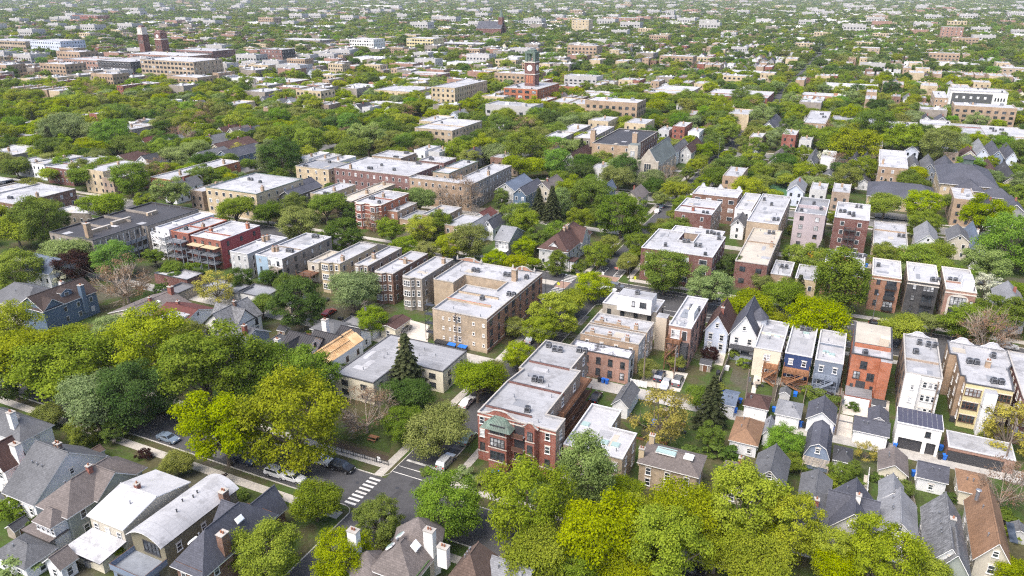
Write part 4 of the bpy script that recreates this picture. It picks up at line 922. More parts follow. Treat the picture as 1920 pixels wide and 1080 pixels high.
# ---------------------------------------------------------------- houses along the bottom
r, d, rf = house('house', 'slate grey hip roofed house with tall white chimney at the left edge', [(-75, 800), (52, 820), (66, 782)], 5.6, 8.0, 'x', 'siding_white', 'shingle_grey', hip=3.5, short='the white chimney house', n_ch=0)
chimney(r, d[2] - 3.2, -1.5, 5.5, 4.2, 1.2, 1.0, 'stucco_white')
r, d, rf = house('house', 'white stucco house with red and brown tile roof and white chimney', [(-38, 867), (8, 881), (54, 857)], 5.6, 9.0, 'y', 'stucco_white', 'shingle_redbrown', short='the red tile house', n_ch=0)
chimney(r, d[2] - .2, d[3] - .8, 4.5, 4.2, 1.6, 1.1, 'stucco_white'); gable_part(r, d[2] - .4, d[2] + 5.6, d[3] - 2.5, d[3] + 4.0, -.3, 3.2, 5.2, 'x', 'stucco_white', 'tile_red', .3)
b = MB(); b.prism([(d[2] + 6.2 + 2 * math.cos(k * .785), d[3] + 3.2 + 2 * math.sin(k * .785)) for k in range(8)], -.3, 5.6, 'stucco_white', 'roof_bright'); b.build('turret', r)
r, d, rf = house('house', 'large steep grey roofed house with white gable end', [(-5, 925), (69, 943), (185, 846)], 3.9, 9.2, 'x', 'siding_white', 'shingle_grey', short='the steep grey roofed house', n_ch=2, chm='brick_brown', n_v=3)
for k in range(4): vent(rf, d[2] * (.1 + .22 * k), .1, 9.1, .5, .16, 'metal_dark')
r, d, rf = house('house', 'grey-green house with broad brown hip roof and rear porch', [(68, 941), (122, 969), (276, 871)], 6.3, 9.0, 'y', 'siding_sage', 'shingle_taupe', hip=3.4, short='the brown hip roofed house', n_ch=1, n_v=4, over=.7)
gable_part(r, -d[2] * .1, d[2] + .9, -2.2, 4.5, 2.8, 6.2, 8.8, 'x', 'siding_sage', 'shingle_taupe', .5); gable_part(r, -d[2] * .35, d[2] * .75, -d[3] - 2.4, -d[3] + .4, -.3, 5.6, 6.9, 'x', 'siding_white', 'shingle_taupe', .5, hip=1.0)
b = MB(); b.box(-d[2] - 1, d[2] * .85, -d[3] - 3.4, -d[3] - .2, 2.9, 3.1, 'shingle_taupe'); b.build('porch_roof', r)
for k in range(4): window(r, -d[2] * .1 + k * 1.1 - .6, -d[3] - 2.4, 3.6, 0, .8, 1.2)
r, d, rf = house('house', 'cream house with broad bright white roof and white lean-to', [(161, 967), (231, 994), (358, 904)], 6.4, 7.9, 'x', 'siding_beige', 'roof_bright', short='the bright white roofed house', n_ch=1, over=.3)
b = MB(); q = [(-d[2] - 1.2, -d[3] - 4.2, 3.0), (d[2] - .6, -d[3] - 4.2, 3.0), (d[2] + .2, -d[3] - .05, 4.2), (-d[2] + .2, -d[3] - .05, 4.2)]; b.face(q, 'roof_white'); b.face([(x, y, z - .15) for x, y, z in q][::-1], 'trim_white'); b.face([(q[0][0], q[0][1], 2.85), (q[1][0], q[1][1], 2.85), q[1], q[0]], 'trim_dark'); b.face([(q[1][0], q[1][1], 2.85), (q[2][0], q[2][1], 4.05), q[2], q[1]], 'trim_dark'); lt = b.build('lean_to_roof', r)
b = MB(); b.box(-d[2] - .4, d[2] - 1.6, -d[3] - 3.2, -d[3], -.3, 3.0, 'siding_cream'); lw = b.build('lean_to', r); window(lw, -d[2] + 2, -d[3] - 3.2, 1.4, 0, 2.6, 1.1, 'trim_dark', 'quad')
# barrel roofed house
a, b_, c_ = at(242, 997, 6.6), at(309, 1019, 6.6), at(444, 917, 6.6); x0, x1, y0, y1 = a[0], b_[0], (a[1] + b_[1]) / 2, c_[1]; cx, cy = (x0 + x1) / 2, (y0 + y1) / 2; hx, hy = (x1 - x0) / 2, (y1 - y0) / 2
take([(x0, y0), (x1, y1)]); ANCH.append((cx, cy, 'the barrel roofed house')); r = root_at('house', 'olive house with white barrel-vaulted roof and rear deck', 'house', (cx, cy, 0))
b = MB(); v = MB(); N = 14; pr = [(-hx + 2 * hx * k / N, 6.3 + 1.5 * (1 - ((2 * k / N) - 1) ** 2)) for k in range(N + 1)]
b.face([(-hx, -hy, -.3), (hx, -hy, -.3)] + [(x, -hy, z) for x, z in reversed(pr)], 'siding_olive'); b.face([(hx, hy, -.3), (-hx, hy, -.3)] + [(x, hy, z) for x, z in pr], 'siding_olive')
for x, s in ((-hx, -1), (hx, 1)): b.face([(x, -hy * s, -.3), (x, hy * s, -.3), (x, hy * s, 6.3), (x, -hy * s, 6.3)], 'siding_olive')
b.build('wall', r)
for k in range(N):
    (xa, za), (xb, zb) = pr[k], pr[k + 1]; f = 1.06
    v.face([(xa * f, -hy - .7, za + .12), (xb * f, -hy - .7, zb + .12), (xb * f, hy + .5, zb + .12), (xa * f, hy + .5, za + .12)], 'roof_white'); v.face([(xa * f, -hy - .7, za), (xb * f, -hy - .7, zb), (xb * f, -hy - .7, zb + .12), (xa * f, -hy - .7, za + .12)], 'trim_white')
v.face([(hx * 1.06, -hy - .7, 6.3), (hx * 1.06, hy + .5, 6.3), (hx * 1.06, hy + .5, 6.42), (hx * 1.06, -hy - .7, 6.42)], 'trim_dark'); rf = v.build('roof', r)
wall_windows(r, (hx, -hy), (hx, hy), 6.2, 2, 4.5, 'trim_white', .9, 1.3, 'dh', True); window(r, .6, -hy, 4.0, 0, 3.2, 2.0, 'trim_dark', 'quad')
for t in (-.3, 0, .2, .35): vent(rf, random.uniform(-1, 1), hy * t, 7.6, .7, .1, 'metal_dark')
chimney(r, hx + .2, hy - 2.6, 4.6, 3.4, 1.0, 1.2, 'brick_brown')
b = MB(); b.box(-hx, hx, -hy - 4.2, -hy, 2.9, 3.1, 'wood_grey'); p = b.build('deck', r); b = MB(); b.box(-hx, hx, -hy - 4.2, -hy - 4.1, 3.1, 4.0, 'siding_slate_blue', 'trim_brown'); b.box(hx - .1, hx, -hy - 4.1, -hy, 3.1, 4.0, 'siding_slate_blue', 'trim_brown'); b.box(-hx, -hx + .1, -hy - 4.1, -hy, 3.1, 4.0, 'siding_slate_blue', 'trim_brown'); b.build('parapet', p)
b = MB(); b.box(-hx + .3, hx - 2.4, -hy - 4, -hy, -.2, 2.9, 'siding_slate_blue'); q = b.build('sun_room', r); window(q, -.9, -hy - 4, .7, 0, 2.6, 1.8, 'trim_dark', 'triple')
r, d, rf = house('house', 'brick house with dark slate hip roof and skylights', [(316, 1054), (379, 1078), (517, 956)], 6.2, 9.6, 'y', 'brick_brown', 'shingle_slate', hip=3.6, short='the slate roofed brick house', n_ch=0, over=.6)
gable_part(r, -d[2] - .4, 0, 0.5, 5.5, 4, 6.3, 9.2, 'x', 'brick_brown', 'shingle_slate', .4); gable_part(r, -d[2] + .5, d[2] - 1, d[3] - 1, d[3] + 3.5, -.3, 4.5, 7.5, 'y', 'brick_brown', 'shingle_slate', .4)
chimney(r, d[2] - .1, -d[3] + 4.4, 4.6, 4.6, 1.1, 1.3, 'brick_brown'); 
for y, z, sx in ((-d[3] + 2.6, 7.9, -1), (1.5, 8.4, 1)): skylight(rf, sx * 1.5, y, z, .9, 1.3, 'skylight_white', (0, sx * .85))
house('garage', 'grey hip roofed garage behind the grey-green house', [(-25, 1042), (52, 1063), (106, 1023)], 2.8, 4.3, 'x', 'siding_white', 'shingle_grey', hip=2.2, cat='garage', n_ch=0, st=1, short='the corner garage')
house('garage', 'taupe gabled garage beside the grey hip roofed one', [(78, 1053), (112, 1068), (140, 1040)], 2.8, 4.1, 'y', 'siding_white', 'shingle_taupe', cat='garage', n_ch=0, st=1)
# mansion at the bottom centre
r, d, rf = house('house', 'mansion with grey-brown roofs, polygonal turret and tall white chimneys', [(690, 1062), (772, 1096), (820, 1034)], 5.6, 8.8, 'y', 'stucco_tan', 'shingle_taupe', hip=2.5, short='the turreted mansion', n_ch=0, n_v=3, over=.5)
for (x, y, h_) in ((d[2] - .3, d[3] - .3, 4.2), (d[2] + 2.4, d[3] - 1.2, 3.0), (-d[2] - 3.5, -d[3] + 1.0, 4.2)): chimney(r, x, y, 5.5, h_, 1.5, 1.0, 'stucco_white')
b = MB(); oc = [(-.5 + 3.4 * math.cos(k * .7854), d[3] + 2.2 + 3.4 * math.sin(k * .7854)) for k in range(8)]; b.prism(oc, -.3, 5.8, 'stucco_white'); t = b.build('turret', r)
b = MB(); ox = [(-.5 + 3.9 * math.cos(k * .7854), d[3] + 2.2 + 3.9 * math.sin(k * .7854)) for k in range(8)]
for k in range(8): b.face([(*ox[k], 5.7), (*ox[(k + 1) % 8], 5.7), (-.5, d[3] + 2.2, 9.0)], 'shingle_taupe')
b.build('roof', t); skylight(rf, 1.5, 1.0, 7.7, 1.2, 1.4, 'skylight_white', (0, .75)); skylight(rf, -1.6, 2.0, 7.6, 1.3, .9, 'skylight_green', (0, -.75)); skylight(rf, -1.6, -.5, 7.6, 1.3, .9, 'skylight_green', (0, -.75))
b = MB(); b.box(d[2] + .02, d[2] + .25, -d[3], d[3] - 1.5, -.2, 5.6, 'ivy'); b.build('ivy', r); b = MB(); oc = [(-d[2] - 1.4 + 2.8 * math.cos(k * .7854), -d[3] + 1 + 2.8 * math.sin(k * .7854)) for k in range(8)]; b.prism(oc, -.3, 4.6, 'stucco_white'); t = b.build('turret', r); b = MB()
for k in range(8): b.face([(*[( -d[2] - 1.4 + 3.2 * math.cos(j * .7854), -d[3] + 1 + 3.2 * math.sin(j * .7854)) for j in (k,)][0], 4.5), (*[(-d[2] - 1.4 + 3.2 * math.cos(j * .7854), -d[3] + 1 + 3.2 * math.sin(j * .7854)) for j in (k + 1,)][0], 4.5), (-d[2] - 1.4, -d[3] + 1, 6.9)], 'shingle_taupe')
b.build('roof', t)
house('house', 'house with brownish hip roof and white vents right of the mansion', [(829, 1090), (905, 1110), (921, 1038)], 5.6, 9.2, 'y', 'siding_white', 'shingle_brown', hip=2.0, n_ch=0, n_v=4, short='the brownish roofed house')
house('house', 'low house with pale blue-grey roof at the bottom edge', [(905, 1092), (985, 1115), (1000, 1063)], 5.0, 7.2, 'x', 'siding_white', 'shingle_light', n_ch=0, n_v=3, short='the pale blue roofed house')
# houses at the bottom right, north of the near street
r, d, rf = house('house', 'dark taupe low roofed house with large glass skylight', [(1193, 868), (1311, 893), (1323, 853)], 5.2, 6.6, 'x', 'brick_buff', 'shingle_taupe', hip=2.6, short='the skylight house', n_ch=0)
chimney(r, -d[2] + .6, d[3] - .6, 4.6, 2.6, .9, .9, 'brick_cream'); chimney(r, -d[2], -d[3] + 1.2, 4.0, 3.0, .9, .9, 'brick_cream'); skylight(rf, -1.0, -.4, 6.45, 3.4, 1.9, 'skylight_green'); skylight(rf, 2.8, -.3, 6.4, 1.6, 1.6, 'skylight_white')
house('house', 'small grey hip roofed house behind the yellow trees', [(1350, 893), (1400, 908), (1411, 873)], 4.8, 6.6, 'x', 'siding_beige', 'shingle_taupe', hip=2.4, n_ch=1, short='the small hip house')
house('house', 'grey gabled house with white gutters, left of two grey neighbours', [(1407, 902), (1474, 908), (1482, 861)], 5.4, 7.7, 'y', 'siding_light_grey', 'shingle_grey', n_ch=0, n_v=3, short='the left grey gable house')
house('house', 'long low grey roofed house beside the dark cross-gabled one', [(1486, 985), (1551, 1000), (1556, 898)], 5.4, 6.7, 'y', 'siding_light_grey', 'shingle_grey', n_ch=1, n_v=3, short='the long grey house')
r, d, rf = house('house', 'dark slate roofed house with crossing gables', [(1552, 988), (1640, 1004), (1639, 936)], 5.2, 8.3, 'y', 'siding_light_grey', 'shingle_slate', n_ch=1, n_v=2, short='the dark cross-gabled house', chm='stucco_white'); gable_part(r, -d[2] - .6, d[2] + .3, -2.5, 2.8, 2, 5.2, 8.0, 'x', 'siding_light_grey', 'shingle_slate', .4)
r, d, rf = house('house', 'pale grey roofed house with stepped rear gable', [(1646, 1000), (1723, 1008), (1716, 945)], 5.2, 7.4, 'y', 'siding_white', 'shingle_light', n_ch=0, n_v=3, short='the pale grey house'); gable_part(r, -d[2], d[2] * .3, d[3] - .3, d[3] + 4.6, -.3, 5.2, 6.9, 'y', 'siding_white', 'shingle_light', .35)
r, d, rf = house('house', 'mottled grey roofed house with white side wall and front cross gable', [(1735, 1058), (1818, 1070), (1800, 964)], 5.6, 8.8, 'y', 'siding_white', 'shingle_mixed', n_ch=1, n_v=5, short='the mottled grey house', chm='metal_grey'); gable_part(r, -d[2] * .5, d[2] + .3, -d[3] - .6, 0, 3, 5.4, 8.4, 'y', 'siding_sage', 'shingle_mixed', .4)
r, d, rf = house('house', 'house with large warm tan roof and metal chimney flue', [(1826, 1047), (1902, 1062), (1880, 950)], 5.2, 8.4, 'y', 'siding_beige', 'shingle_tan', n_ch=0, n_v=2, short='the tan roofed house'); vent(rf, -1.6, 4.0, 7.4, 1.8, .28); b = MB(); b.box(1.9, 2.9, -4.2, .5, 7.0, 7.15, 'glass'); link('solar_panel', b.mesh('solar_panel'), rf).rotation_euler = (0, 0, 0)
# garages south of the alley
def garage(label, px, eave, ridge, axis, wall, roof, hip=0, gambrel=False, doors=(), name='garage', north=False, over=.3, short=None, win=True):
    r, d, rf = house(name, label, px, eave, ridge, axis, wall, roof, hip, over, st=1, cat='garage', n_ch=0, n_v=2, gambrel=gambrel, win=win and not north, wd=.8, ht=1.0, short=short)
    if north: door(r, 0, -d[3], 0, 0, min(4.9, d[2] * 2 - .8), 2.1, 'trim_white', 'garage_door', 'trim_white', True, 4)
    return r, d, rf
r, d, rf = garage('grey gabled garage with black trimmed white front by the alley', [(1146, 756), (1178, 766), (1190, 727)], 2.9, 4.4, 'y', 'siding_white', 'shingle_grey', short='the black trimmed garage')
garage('brown hip roofed garage beside the spruce', [(1366, 822), (1421, 838), (1432, 791)], 2.8, 4.4, 'y', 'siding_white', 'shingle_tan', 2.2, short='the brown hip garage')
garage('small grey garage tucked behind the round green tree', [(1428, 812), (1446, 818), (1462, 790)], 2.6, 3.4, 'y', 'siding_white', 'shingle_light')
r, d, rf = garage('dark grey barn-roofed coach house with white attic window and pergola', [(1505, 849), (1558, 863), (1564, 816)], 3.0, 5.6, 'y', 'siding_slate_blue', 'shingle_slate', gambrel=True, short='the barn-roofed coach house')
b = MB()
for k in range(8): b.beam((-d[2], -d[3] - .3 - .35 * k, 2.6), (d[2], -d[3] - .3 - .35 * k, 2.6), .1, 'wood_weathered')
for x in (-d[2], d[2]): b.beam((x, -d[3] - 3, 2.5), (x, -d[3], 2.5), .14, 'wood_weathered'); b.beam((x, -d[3] - 2.9, -.2), (x, -d[3] - 2.9, 2.5), .14, 'wood_weathered')
b.build('pergola', r)
garage('low dark hip roofed garage beside the barn-roofed coach house', [(1561, 861), (1598, 870), (1602, 842)], 2.7, 3.6, 'x', 'siding_light_grey', 'shingle_dark', 1.8)
r, d, rf = garage('cream garage with taupe roof and white double door to the garden', [(1646, 885), (1704, 888), (1702, 856)], 2.8, 4.3, 'y', 'siding_cream', 'shingle_taupe', short='the cream garage', win=False); door(r, 0, -d[3], 0, 0, 1.7, 2.0, 'trim_white', 'garden_door', 'trim_dark', True)
garage('white garage with charcoal roof and two small windows', [(1719, 894), (1779, 906), (1777, 875)], 2.8, 4.2, 'x', 'siding_white', 'shingle_slate', short='the charcoal roofed garage')
garage('cream garage with light brown roof and glass doors', [(1797, 920), (1858, 932), (1855, 891)], 2.8, 4.2, 'x', 'siding_cream', 'shingle_tan', 1.6, short='the light brown garage')
# garages north of the alley
garage('blue-grey roofed garage beside the spruce, end of the row', [(1350, 757), (1379, 762), (1388, 735)], 2.7, 3.6, 'x', 'siding_white', 'shingle_blue', north=True)
garage('brown hip roofed garage with white door and blue bins', [(1393, 759), (1441, 769), (1449, 745)], 2.7, 4.0, 'x', 'siding_white', 'shingle_redbrown', 1.8, north=True, short='the white door garage')
garage('grey hip roofed garage with white door, next to the round green tree', [(1452, 776), (1502, 784), (1508, 757)], 2.7, 4.0, 'x', 'siding_white', 'shingle_light', 1.8, north=True, short='the grey hip garage')
garage('slate roofed garage with large white gable above its door', [(1511, 783), (1567, 796), (1571, 763)], 3.0, 4.9, 'y', 'siding_white', 'shingle_slate', north=True, short='the white gable garage')
r, d, rf = garage('wide charcoal roofed garage with white doors behind the orange building', [(1599, 805), (1668, 821), (1671, 792)], 2.7, 3.9, 'x', 'siding_white', 'shingle_slate', north=True, short='the wide charcoal garage'); gable_part(r, -d[2] + 2.5, d[2], d[3] - .3, d[3] + 4.2, -.3, 2.6, 3.7, 'y', 'siding_white', 'shingle_slate', .3)
# white coach house with ribbed dark roof
a, b_, c_ = at(1684, 788, 5.6), at(1768, 811, 5.6), at(1764, 785, 5.6); x0, x1, y0, y1 = a[0], b_[0], (a[1] + b_[1]) / 2, c_[1] + .6; cx, cy, hx, hy = (x0 + x1) / 2, (y0 + y1) / 2, (x1 - x0) / 2, (y1 - y0) / 2; take([(x0, y0), (x1, y1)])
r = root_at('coach_house', 'tall white coach house with ribbed dark roof and two open garage bays', 'garage', (cx, cy, 0)); ANCH.append((cx, cy, 'the white coach house'))
b = MB()
b.face([(-hx, -hy, 2.5), (hx, -hy, 2.5), (hx, -hy, 5.6), (-hx, -hy, 5.6)], 'stucco_white')
for xa, xb in ((-hx, -hx + .6), (.9, 1.6), (hx - .5, hx)): b.face([(xa, -hy, -.2), (xb, -hy, -.2), (xb, -hy, 2.5), (xa, -hy, 2.5)], 'stucco_white')
for x, s in ((-hx, -1), (hx, 1)): b.face([(x, -hy * s, -.2), (x, hy * s, -.2), (x, hy * s, 5.9 if s > 0 else 5.6), (x, -hy * s, 5.6 if s > 0 else 5.9)], 'stucco_white')
b.face([(hx, hy, -.2), (-hx, hy, -.2), (-hx, hy, 5.9), (hx, hy, 5.9)], 'stucco_white'); b.build('wall', r)
for xa, xb in ((-hx + .6, .9), (1.6, hx - .5)): b = MB(); b.box(xa, xb, -hy + .35, -hy + .45, 0, 2.5, 'trim_dark'); b.build('garage_door', r)
b = MB(); b.face([(-hx - .1, -hy - .1, 5.7), (hx + .1, -hy - .1, 5.7), (hx + .1, hy + .1, 6.0), (-hx - .1, hy + .1, 6.0)], 'solar_panel'); b.box(-hx - .15, hx + .15, -hy - .16, -hy - .1, 5.5, 5.74, 'trim_white'); b.box(-hx - .15, -hx - .09, -hy - .1, hy + .1, 5.6, 6.05, 'trim_white'); b.box(hx + .09, hx + .15, -hy - .1, hy + .1, 5.6, 6.05, 'trim_white'); rf = b.build('roof', r)
for k in range(1, 9): x = -hx + 2 * hx * k / 9; b = MB(); b.beam((x, -hy - .08, 5.73), (x, hy + .08, 6.03), .07, 'metal_grey'); b.build('rib', rf)
window(r, hx * .42, -hy, 3.7, 0, .9, 1.1, 'trim_dark', 'pict')
r, Q, c = flat('garage', 'long brick garage with pale grey roof and dark doors along the alley', [(1778, 838), (1903, 862), (1897, 831), (1776, 807)], 2.9, 'brick_pink', 'roof_silver', 0, cop='coping_white', n_ac=0, n_ch=0, n_v=0, par=.08, cat='garage', short='the long brick garage')
y0 = min(q[1] for q in Q); x0, x1 = min(q[0] for q in Q), max(q[0] for q in Q)
for t in (.22, .62): door(r, x0 + (x1 - x0) * t, y0, 0, 0, 4.6, 2.1, 'trim_dark', 'garage_door', 'trim_brown', True, 4)
# gate over the drive
r = root_at('drive_gate', 'black overhead frame of a sliding gate across the concrete drive', 'gate', (*at(1580, 812), 0)); b = MB(); b.beam((-2.3, 0, 2.6), (2.5, 0, 2.6), .2, 'metal_dark'); b.build('beam', r)
for x in (-2.3, 2.5): b = MB(); b.beam((x, 0, 0), (x, 0, 2.6), .16, 'metal_dark'); b.build('post', r)

# --- left block, south of its alley
r, d, rf = house('house', 'blue house with brown roof, dormer and tall blue chimney', [(30, 572), (83, 583), (177, 543)], 6.2, 9.0, 'y', 'siding_blue', 'shingle_darkbrown', hip=0, short='the blue house', n_ch=0, dormer=dict(side='E', t=.05, w=2.8)); chimney(r, d[2] + .3, d[3] * .45, 2, 7.2, 1.3, 1.0, 'siding_blue'); gable_part(r, 0, d[2] + .1, -d[3] - .1, -d[3] * .3, 1, 6.2, 8.4, 'x', 'siding_blue', 'shingle_darkbrown', .4)
r, d, rf = house('house', 'grey roofed house with white chimney left of the blue house', [(-30, 560), (45, 578), (75, 535)], 5.2, 8.2, 'x', 'siding_cream', 'shingle_grey', hip=3.5, n_ch=0, short='the grey roofed house'); chimney(r, d[2] - .2, d[3] - .4, 4.0, 4.2, 1.1, .9, 'stucco_white')
house('house', 'small white gabled house with slate blue roof among trees', [(38, 503), (93, 513), (98, 485)], 4.6, 7.6, 'x', 'siding_white', 'shingle_blue', n_ch=0, short='the slate blue roofed cottage')
r, d, rf = house('house', 'wide taupe roofed house with brick chimney and skylights', [(185, 594), (300, 600), (332, 563)], 4.2, 6.6, 'y', 'stucco_tan', 'shingle_taupe', hip=0, n_ch=1, n_v=3, short='the taupe roofed house'); skylight(rf, 1.6, 1, 5.9, 1, 1, 'skylight_white', (0, .35)); chimney(r, 1.0, d[3] - .6, 5.5, 2.8, 1.3, 1.0, 'brick_red')
r, d, rf = house('house', 'house with dark red roof and white flat roofed dormer', [(268, 603), (345, 610), (362, 568)], 4.4, 6.6, 'x', 'siding_white', 'shingle_red', n_ch=1, n_v=1, short='the dark red roofed house'); b = MB(); b.box(-1, 4.6, -d[3] - .4, -.4, 2, 6.0, 'siding_white', 'roof_bright'); b.build('dormer', r)
r, d, rf = house('house', 'timbered white house with mottled grey tiled gables', [(372, 610), (432, 618), (442, 575)], 4.8, 8.2, 'y', 'stucco_white', 'shingle_mixed', n_ch=1, trim='trim_dark', frame='trim_dark', short='the timbered house', chm='brick_brown'); gable_part(r, -d[2] - .3, d[2] + .3, -3, 3, 3, 4.8, 8.0, 'x', 'stucco_white', 'shingle_mixed', .4, 'trim_dark')
r, d, rf = house('house', 'blue-grey clad house with grey roof and brick chimney', [(392, 640), (455, 650), (472, 612)], 4.6, 7.0, 'x', 'siding_blue_grey', 'shingle_grey', n_ch=0, short='the blue-grey clad house'); chimney(r, d[2] - 1.2, -1.5, 4.4, 4.0, .9, .9, 'brick_red')
r, d, rf = house('house', 'grey shingled house with white chimney beside the black metal roofs', [(455, 668), (506, 680), (522, 633)], 4.6, 7.2, 'y', 'stucco_white', 'shingle_grey', n_ch=0, short='the white chimney grey house', hip=2.0); chimney(r, d[2] - .4, -1.4, 5, 3.4, 1.2, .9, 'stucco_white')
r, d, rf = house('house', 'white house with black standing-seam gables', [(513, 664), (565, 674), (592, 630)], 5.0, 8.2, 'x', 'stucco_white', 'standing_seam', n_ch=0, trim='trim_dark', frame='trim_dark', short='the black metal roofed house', seams='standing_seam', n_v=0); gable_part(r, -2.6, 2.0, -d[3] - 1.2, 1, 1, 4.8, 7.8, 'y', 'stucco_white', 'standing_seam', .4, 'trim_dark', seams='standing_seam'); gable_part(r, 0, d[2] + 4, 1, d[3] + 2.5, -.3, 4.8, 7.2, 'x', 'stucco_white', 'standing_seam', .4, 'trim_dark', seams='standing_seam'); chimney(r, 0.3, d[3] + 2.4, 5, 3.6, 1.3, 1.1, 'stucco_white')
house('garage', 'black metal gabled garage behind the timber framed house', [(618, 640), (658, 648), (672, 615)], 3.4, 5.6, 'x', 'stucco_white', 'standing_seam', cat='garage', n_ch=0, trim='trim_dark', seams='standing_seam', n_v=0, short='the black metal garage', st=1)
# house under construction with bare rafters
a, b_, c_ = at(614, 679, 5.0), at(684, 640, 5.0), at(642, 622, 7.2); x1 = (a[0] + b_[0]) / 2; y0, y1 = a[1], b_[1]; x0 = at(578, 660, 7.2)[0] - .6; cx, cy, hx, hy = (x0 + x1) / 2, (y0 + y1) / 2, (x1 - x0) / 2, (y1 - y0) / 2; take([(x0, y0), (x1, y1)]); ANCH.append((cx, cy, 'the timber framed house'))
r = root_at('house', 'unfinished house with bare timber rafters and white wrapped walls', 'house', (cx, cy, 0)); b = MB(); P = [(-hx, -hy), (hx, -hy), (hx, hy), (-hx, hy)]
for k in range(4): b.face([(*P[k], -.3), (*P[(k + 1) % 4], -.3), (*P[(k + 1) % 4], 5.0), (*P[k], 5.0)], 'siding_wrap_white')
b.build('wall', r)
for k in range(3): window(r, hx, -hy + 2 * hy * (k + .5) / 3, 2.6, math.pi / 2, .8, 1.2, 'trim_brown')
def rafter(length, slope):
    def mk():
        b = MB(); b.box(0, length, -.06, .06, -.28, 0, 'wood_new'); return b.mesh('rafter')
    return shared(('rafter', round(length, 2)), mk)
L1 = math.hypot(hx * 1.15, 2.0)
for k in range(34):
    y = -hy + 2 * hy * k / 33
    o = link('rafter', rafter(L1, 0), r, (-.1 * hx, y, 7.2)); o.rotation_euler = (0, math.atan2(2.0, hx * 1.1), 0)
    o = link('rafter', rafter(L1 * .8, 0), r, (-.1 * hx, y, 7.2)); o.rotation_euler = (0, math.pi - math.atan2(2.0, hx * .9), 0)
for a_, b2 in (((-.1 * hx, -hy, 7.25), (-.1 * hx, hy, 7.25)), ((hx, -hy, 5.1), (hx, hy, 5.1)), ((hx * .45, -hy, 6.2), (hx * .45, hy, 6.2))): b = MB(); b.beam(a_, b2, .22, 'wood_new'); b.build('ridge_beam', r)
b = MB(); b.face([(hx * .25, hy - 3, 6.72), (hx + .2, hy - 3, 5.25), (hx + .2, hy + .3, 5.25), (hx * .25, hy + .3, 6.72)], 'wood_new'); b.face([(-hx * .85, hy - 2.2, 6.2), (-.1 * hx, hy - 2.2, 7.3), (-.1 * hx, hy + .3, 7.3), (-hx * .85, hy + .3, 6.2)], 'wood_new'); b.build('sheathing', r)
for k in range(12): o = link('rafter', rafter(4.2, 0), r, (-hx + 2 * hx * k / 11, -hy + .5, 5.6)); o.rotation_euler = (0, .35, -math.pi / 2)
# garages of the left alley
house('garage', 'dark brown roofed garage with cream side wall beside the concrete drive', [(708, 612), (743, 617), (766, 596)], 2.9, 3.5, 'y', 'siding_cream', 'shingle_redbrown', cat='garage', n_ch=0, st=1, short='the dark brown garage', n_v=0)
flat('garage', 'long white fronted garage behind the small green tree', [(638, 606), (702, 618), (716, 603), (655, 592)], 2.8, 'siding_white', 'roof_torch', 0, cop='coping_dark', n_ac=0, n_ch=0, n_v=1, cat='garage', short='the white fronted garage')
house('garage', 'grey hip roofed garage beside the white chimney', [(580, 616), (625, 626), (640, 602)], 2.7, 3.6, 'x', 'siding_light_grey', 'shingle_grey', hip=1.8, cat='garage', n_ch=0, st=1, n_v=1)
flat('garage', 'brick garage block with white roof near the bare brown tree', [(288, 511), (349, 525), (384, 511), (318, 501)], 3.2, 'brick_dark_red', 'roof_white', 0, cop='coping_dark', n_ac=0, n_ch=0, n_v=1, cat='garage', short='the brick garage block')
flat('garage', 'low dark roofed garage under the pale yellow tree', [(380, 536), (450, 552), (470, 535), (402, 522)], 2.9, 'siding_grey', 'roof_grey', 0, cop='coping_dark', n_ac=0, n_ch=0, n_v=0, cat='garage')
flat('garage', 'dark lean-to carport beside the brick chimney', [(316, 545), (345, 553), (357, 532), (330, 528)], 2.9, 'wood_weathered', 'roof_torch', 0, cop='coping_dark', n_ac=0, n_ch=0, n_v=0, cat='garage')
flat('garage', 'grey garage with pale roof behind the grey flank flat', [(452, 548), (500, 560), (520, 540), (470, 530)], 2.9, 'siding_light_grey', 'roof_grey', 0, cop='coping_dark', n_ac=0, n_ch=0, n_v=0, cat='garage')
# ---------------------------------------------------------------- north of the main street, right of the side street
r, Q, c = flat('school_building', 'dark red brick three-storey block with notched white roof on the main street', [(1203, 463), (1337, 483), (1360, 444), (1310, 438), (1301, 454), (1273, 449), (1282, 435), (1236, 428)], 9.9, 'brick_dark_red', 'roof_white', 3, frame='trim_white', cop='coping_white', n_ac=5, n_ch=0, n_v=4, short='the notched brick block', style='triple', wd=2.3, sp=(4.4, 4))
flat('annex', 'low annex with bright white roof behind the notched brick block', [(1262, 431), (1353, 446), (1357, 436), (1266, 420)], 8.6, 'brick_common', 'roof_bright', 0, cop='coping_white', n_ac=2, n_ch=0, n_v=3)
flat('courtyard_building', 'red brick front wing with spiked white parapets', [(1266, 395), (1333, 402), (1351, 383), (1291, 366)], 10.2, 'brick_dark_red', 'roof_bright', 3, frame='trim_white', cop='coping_white', n_ac=1, n_ch=1, n_v=3, short='the spiked parapet wing', side='brick_common', chm='brick_red', sp=(5, 3))
r, Q, c = flat('courtyard_building', 'brown brick rear wing with spiked white parapets', [(1300, 363), (1384, 370), (1392, 357), (1308, 349)], 10.2, 'brick_brown', 'roof_bright', 3, frame='trim_white', cop='coping_white', n_ac=0, n_ch=0, n_v=3, short='the spiked rear wing', style='triple', wd=2.0, sp=(4, 3))
x0, x1, y1 = min(q[0] for q in Q), max(q[0] for q in Q), max(q[1] for q in Q)
for t in (.1, .5, .92): parapet_gable(r, x0 + (x1 - x0) * t, y1 - .3, 10.1, 2.6, 1.5, 'coping_white', 'coping_white')
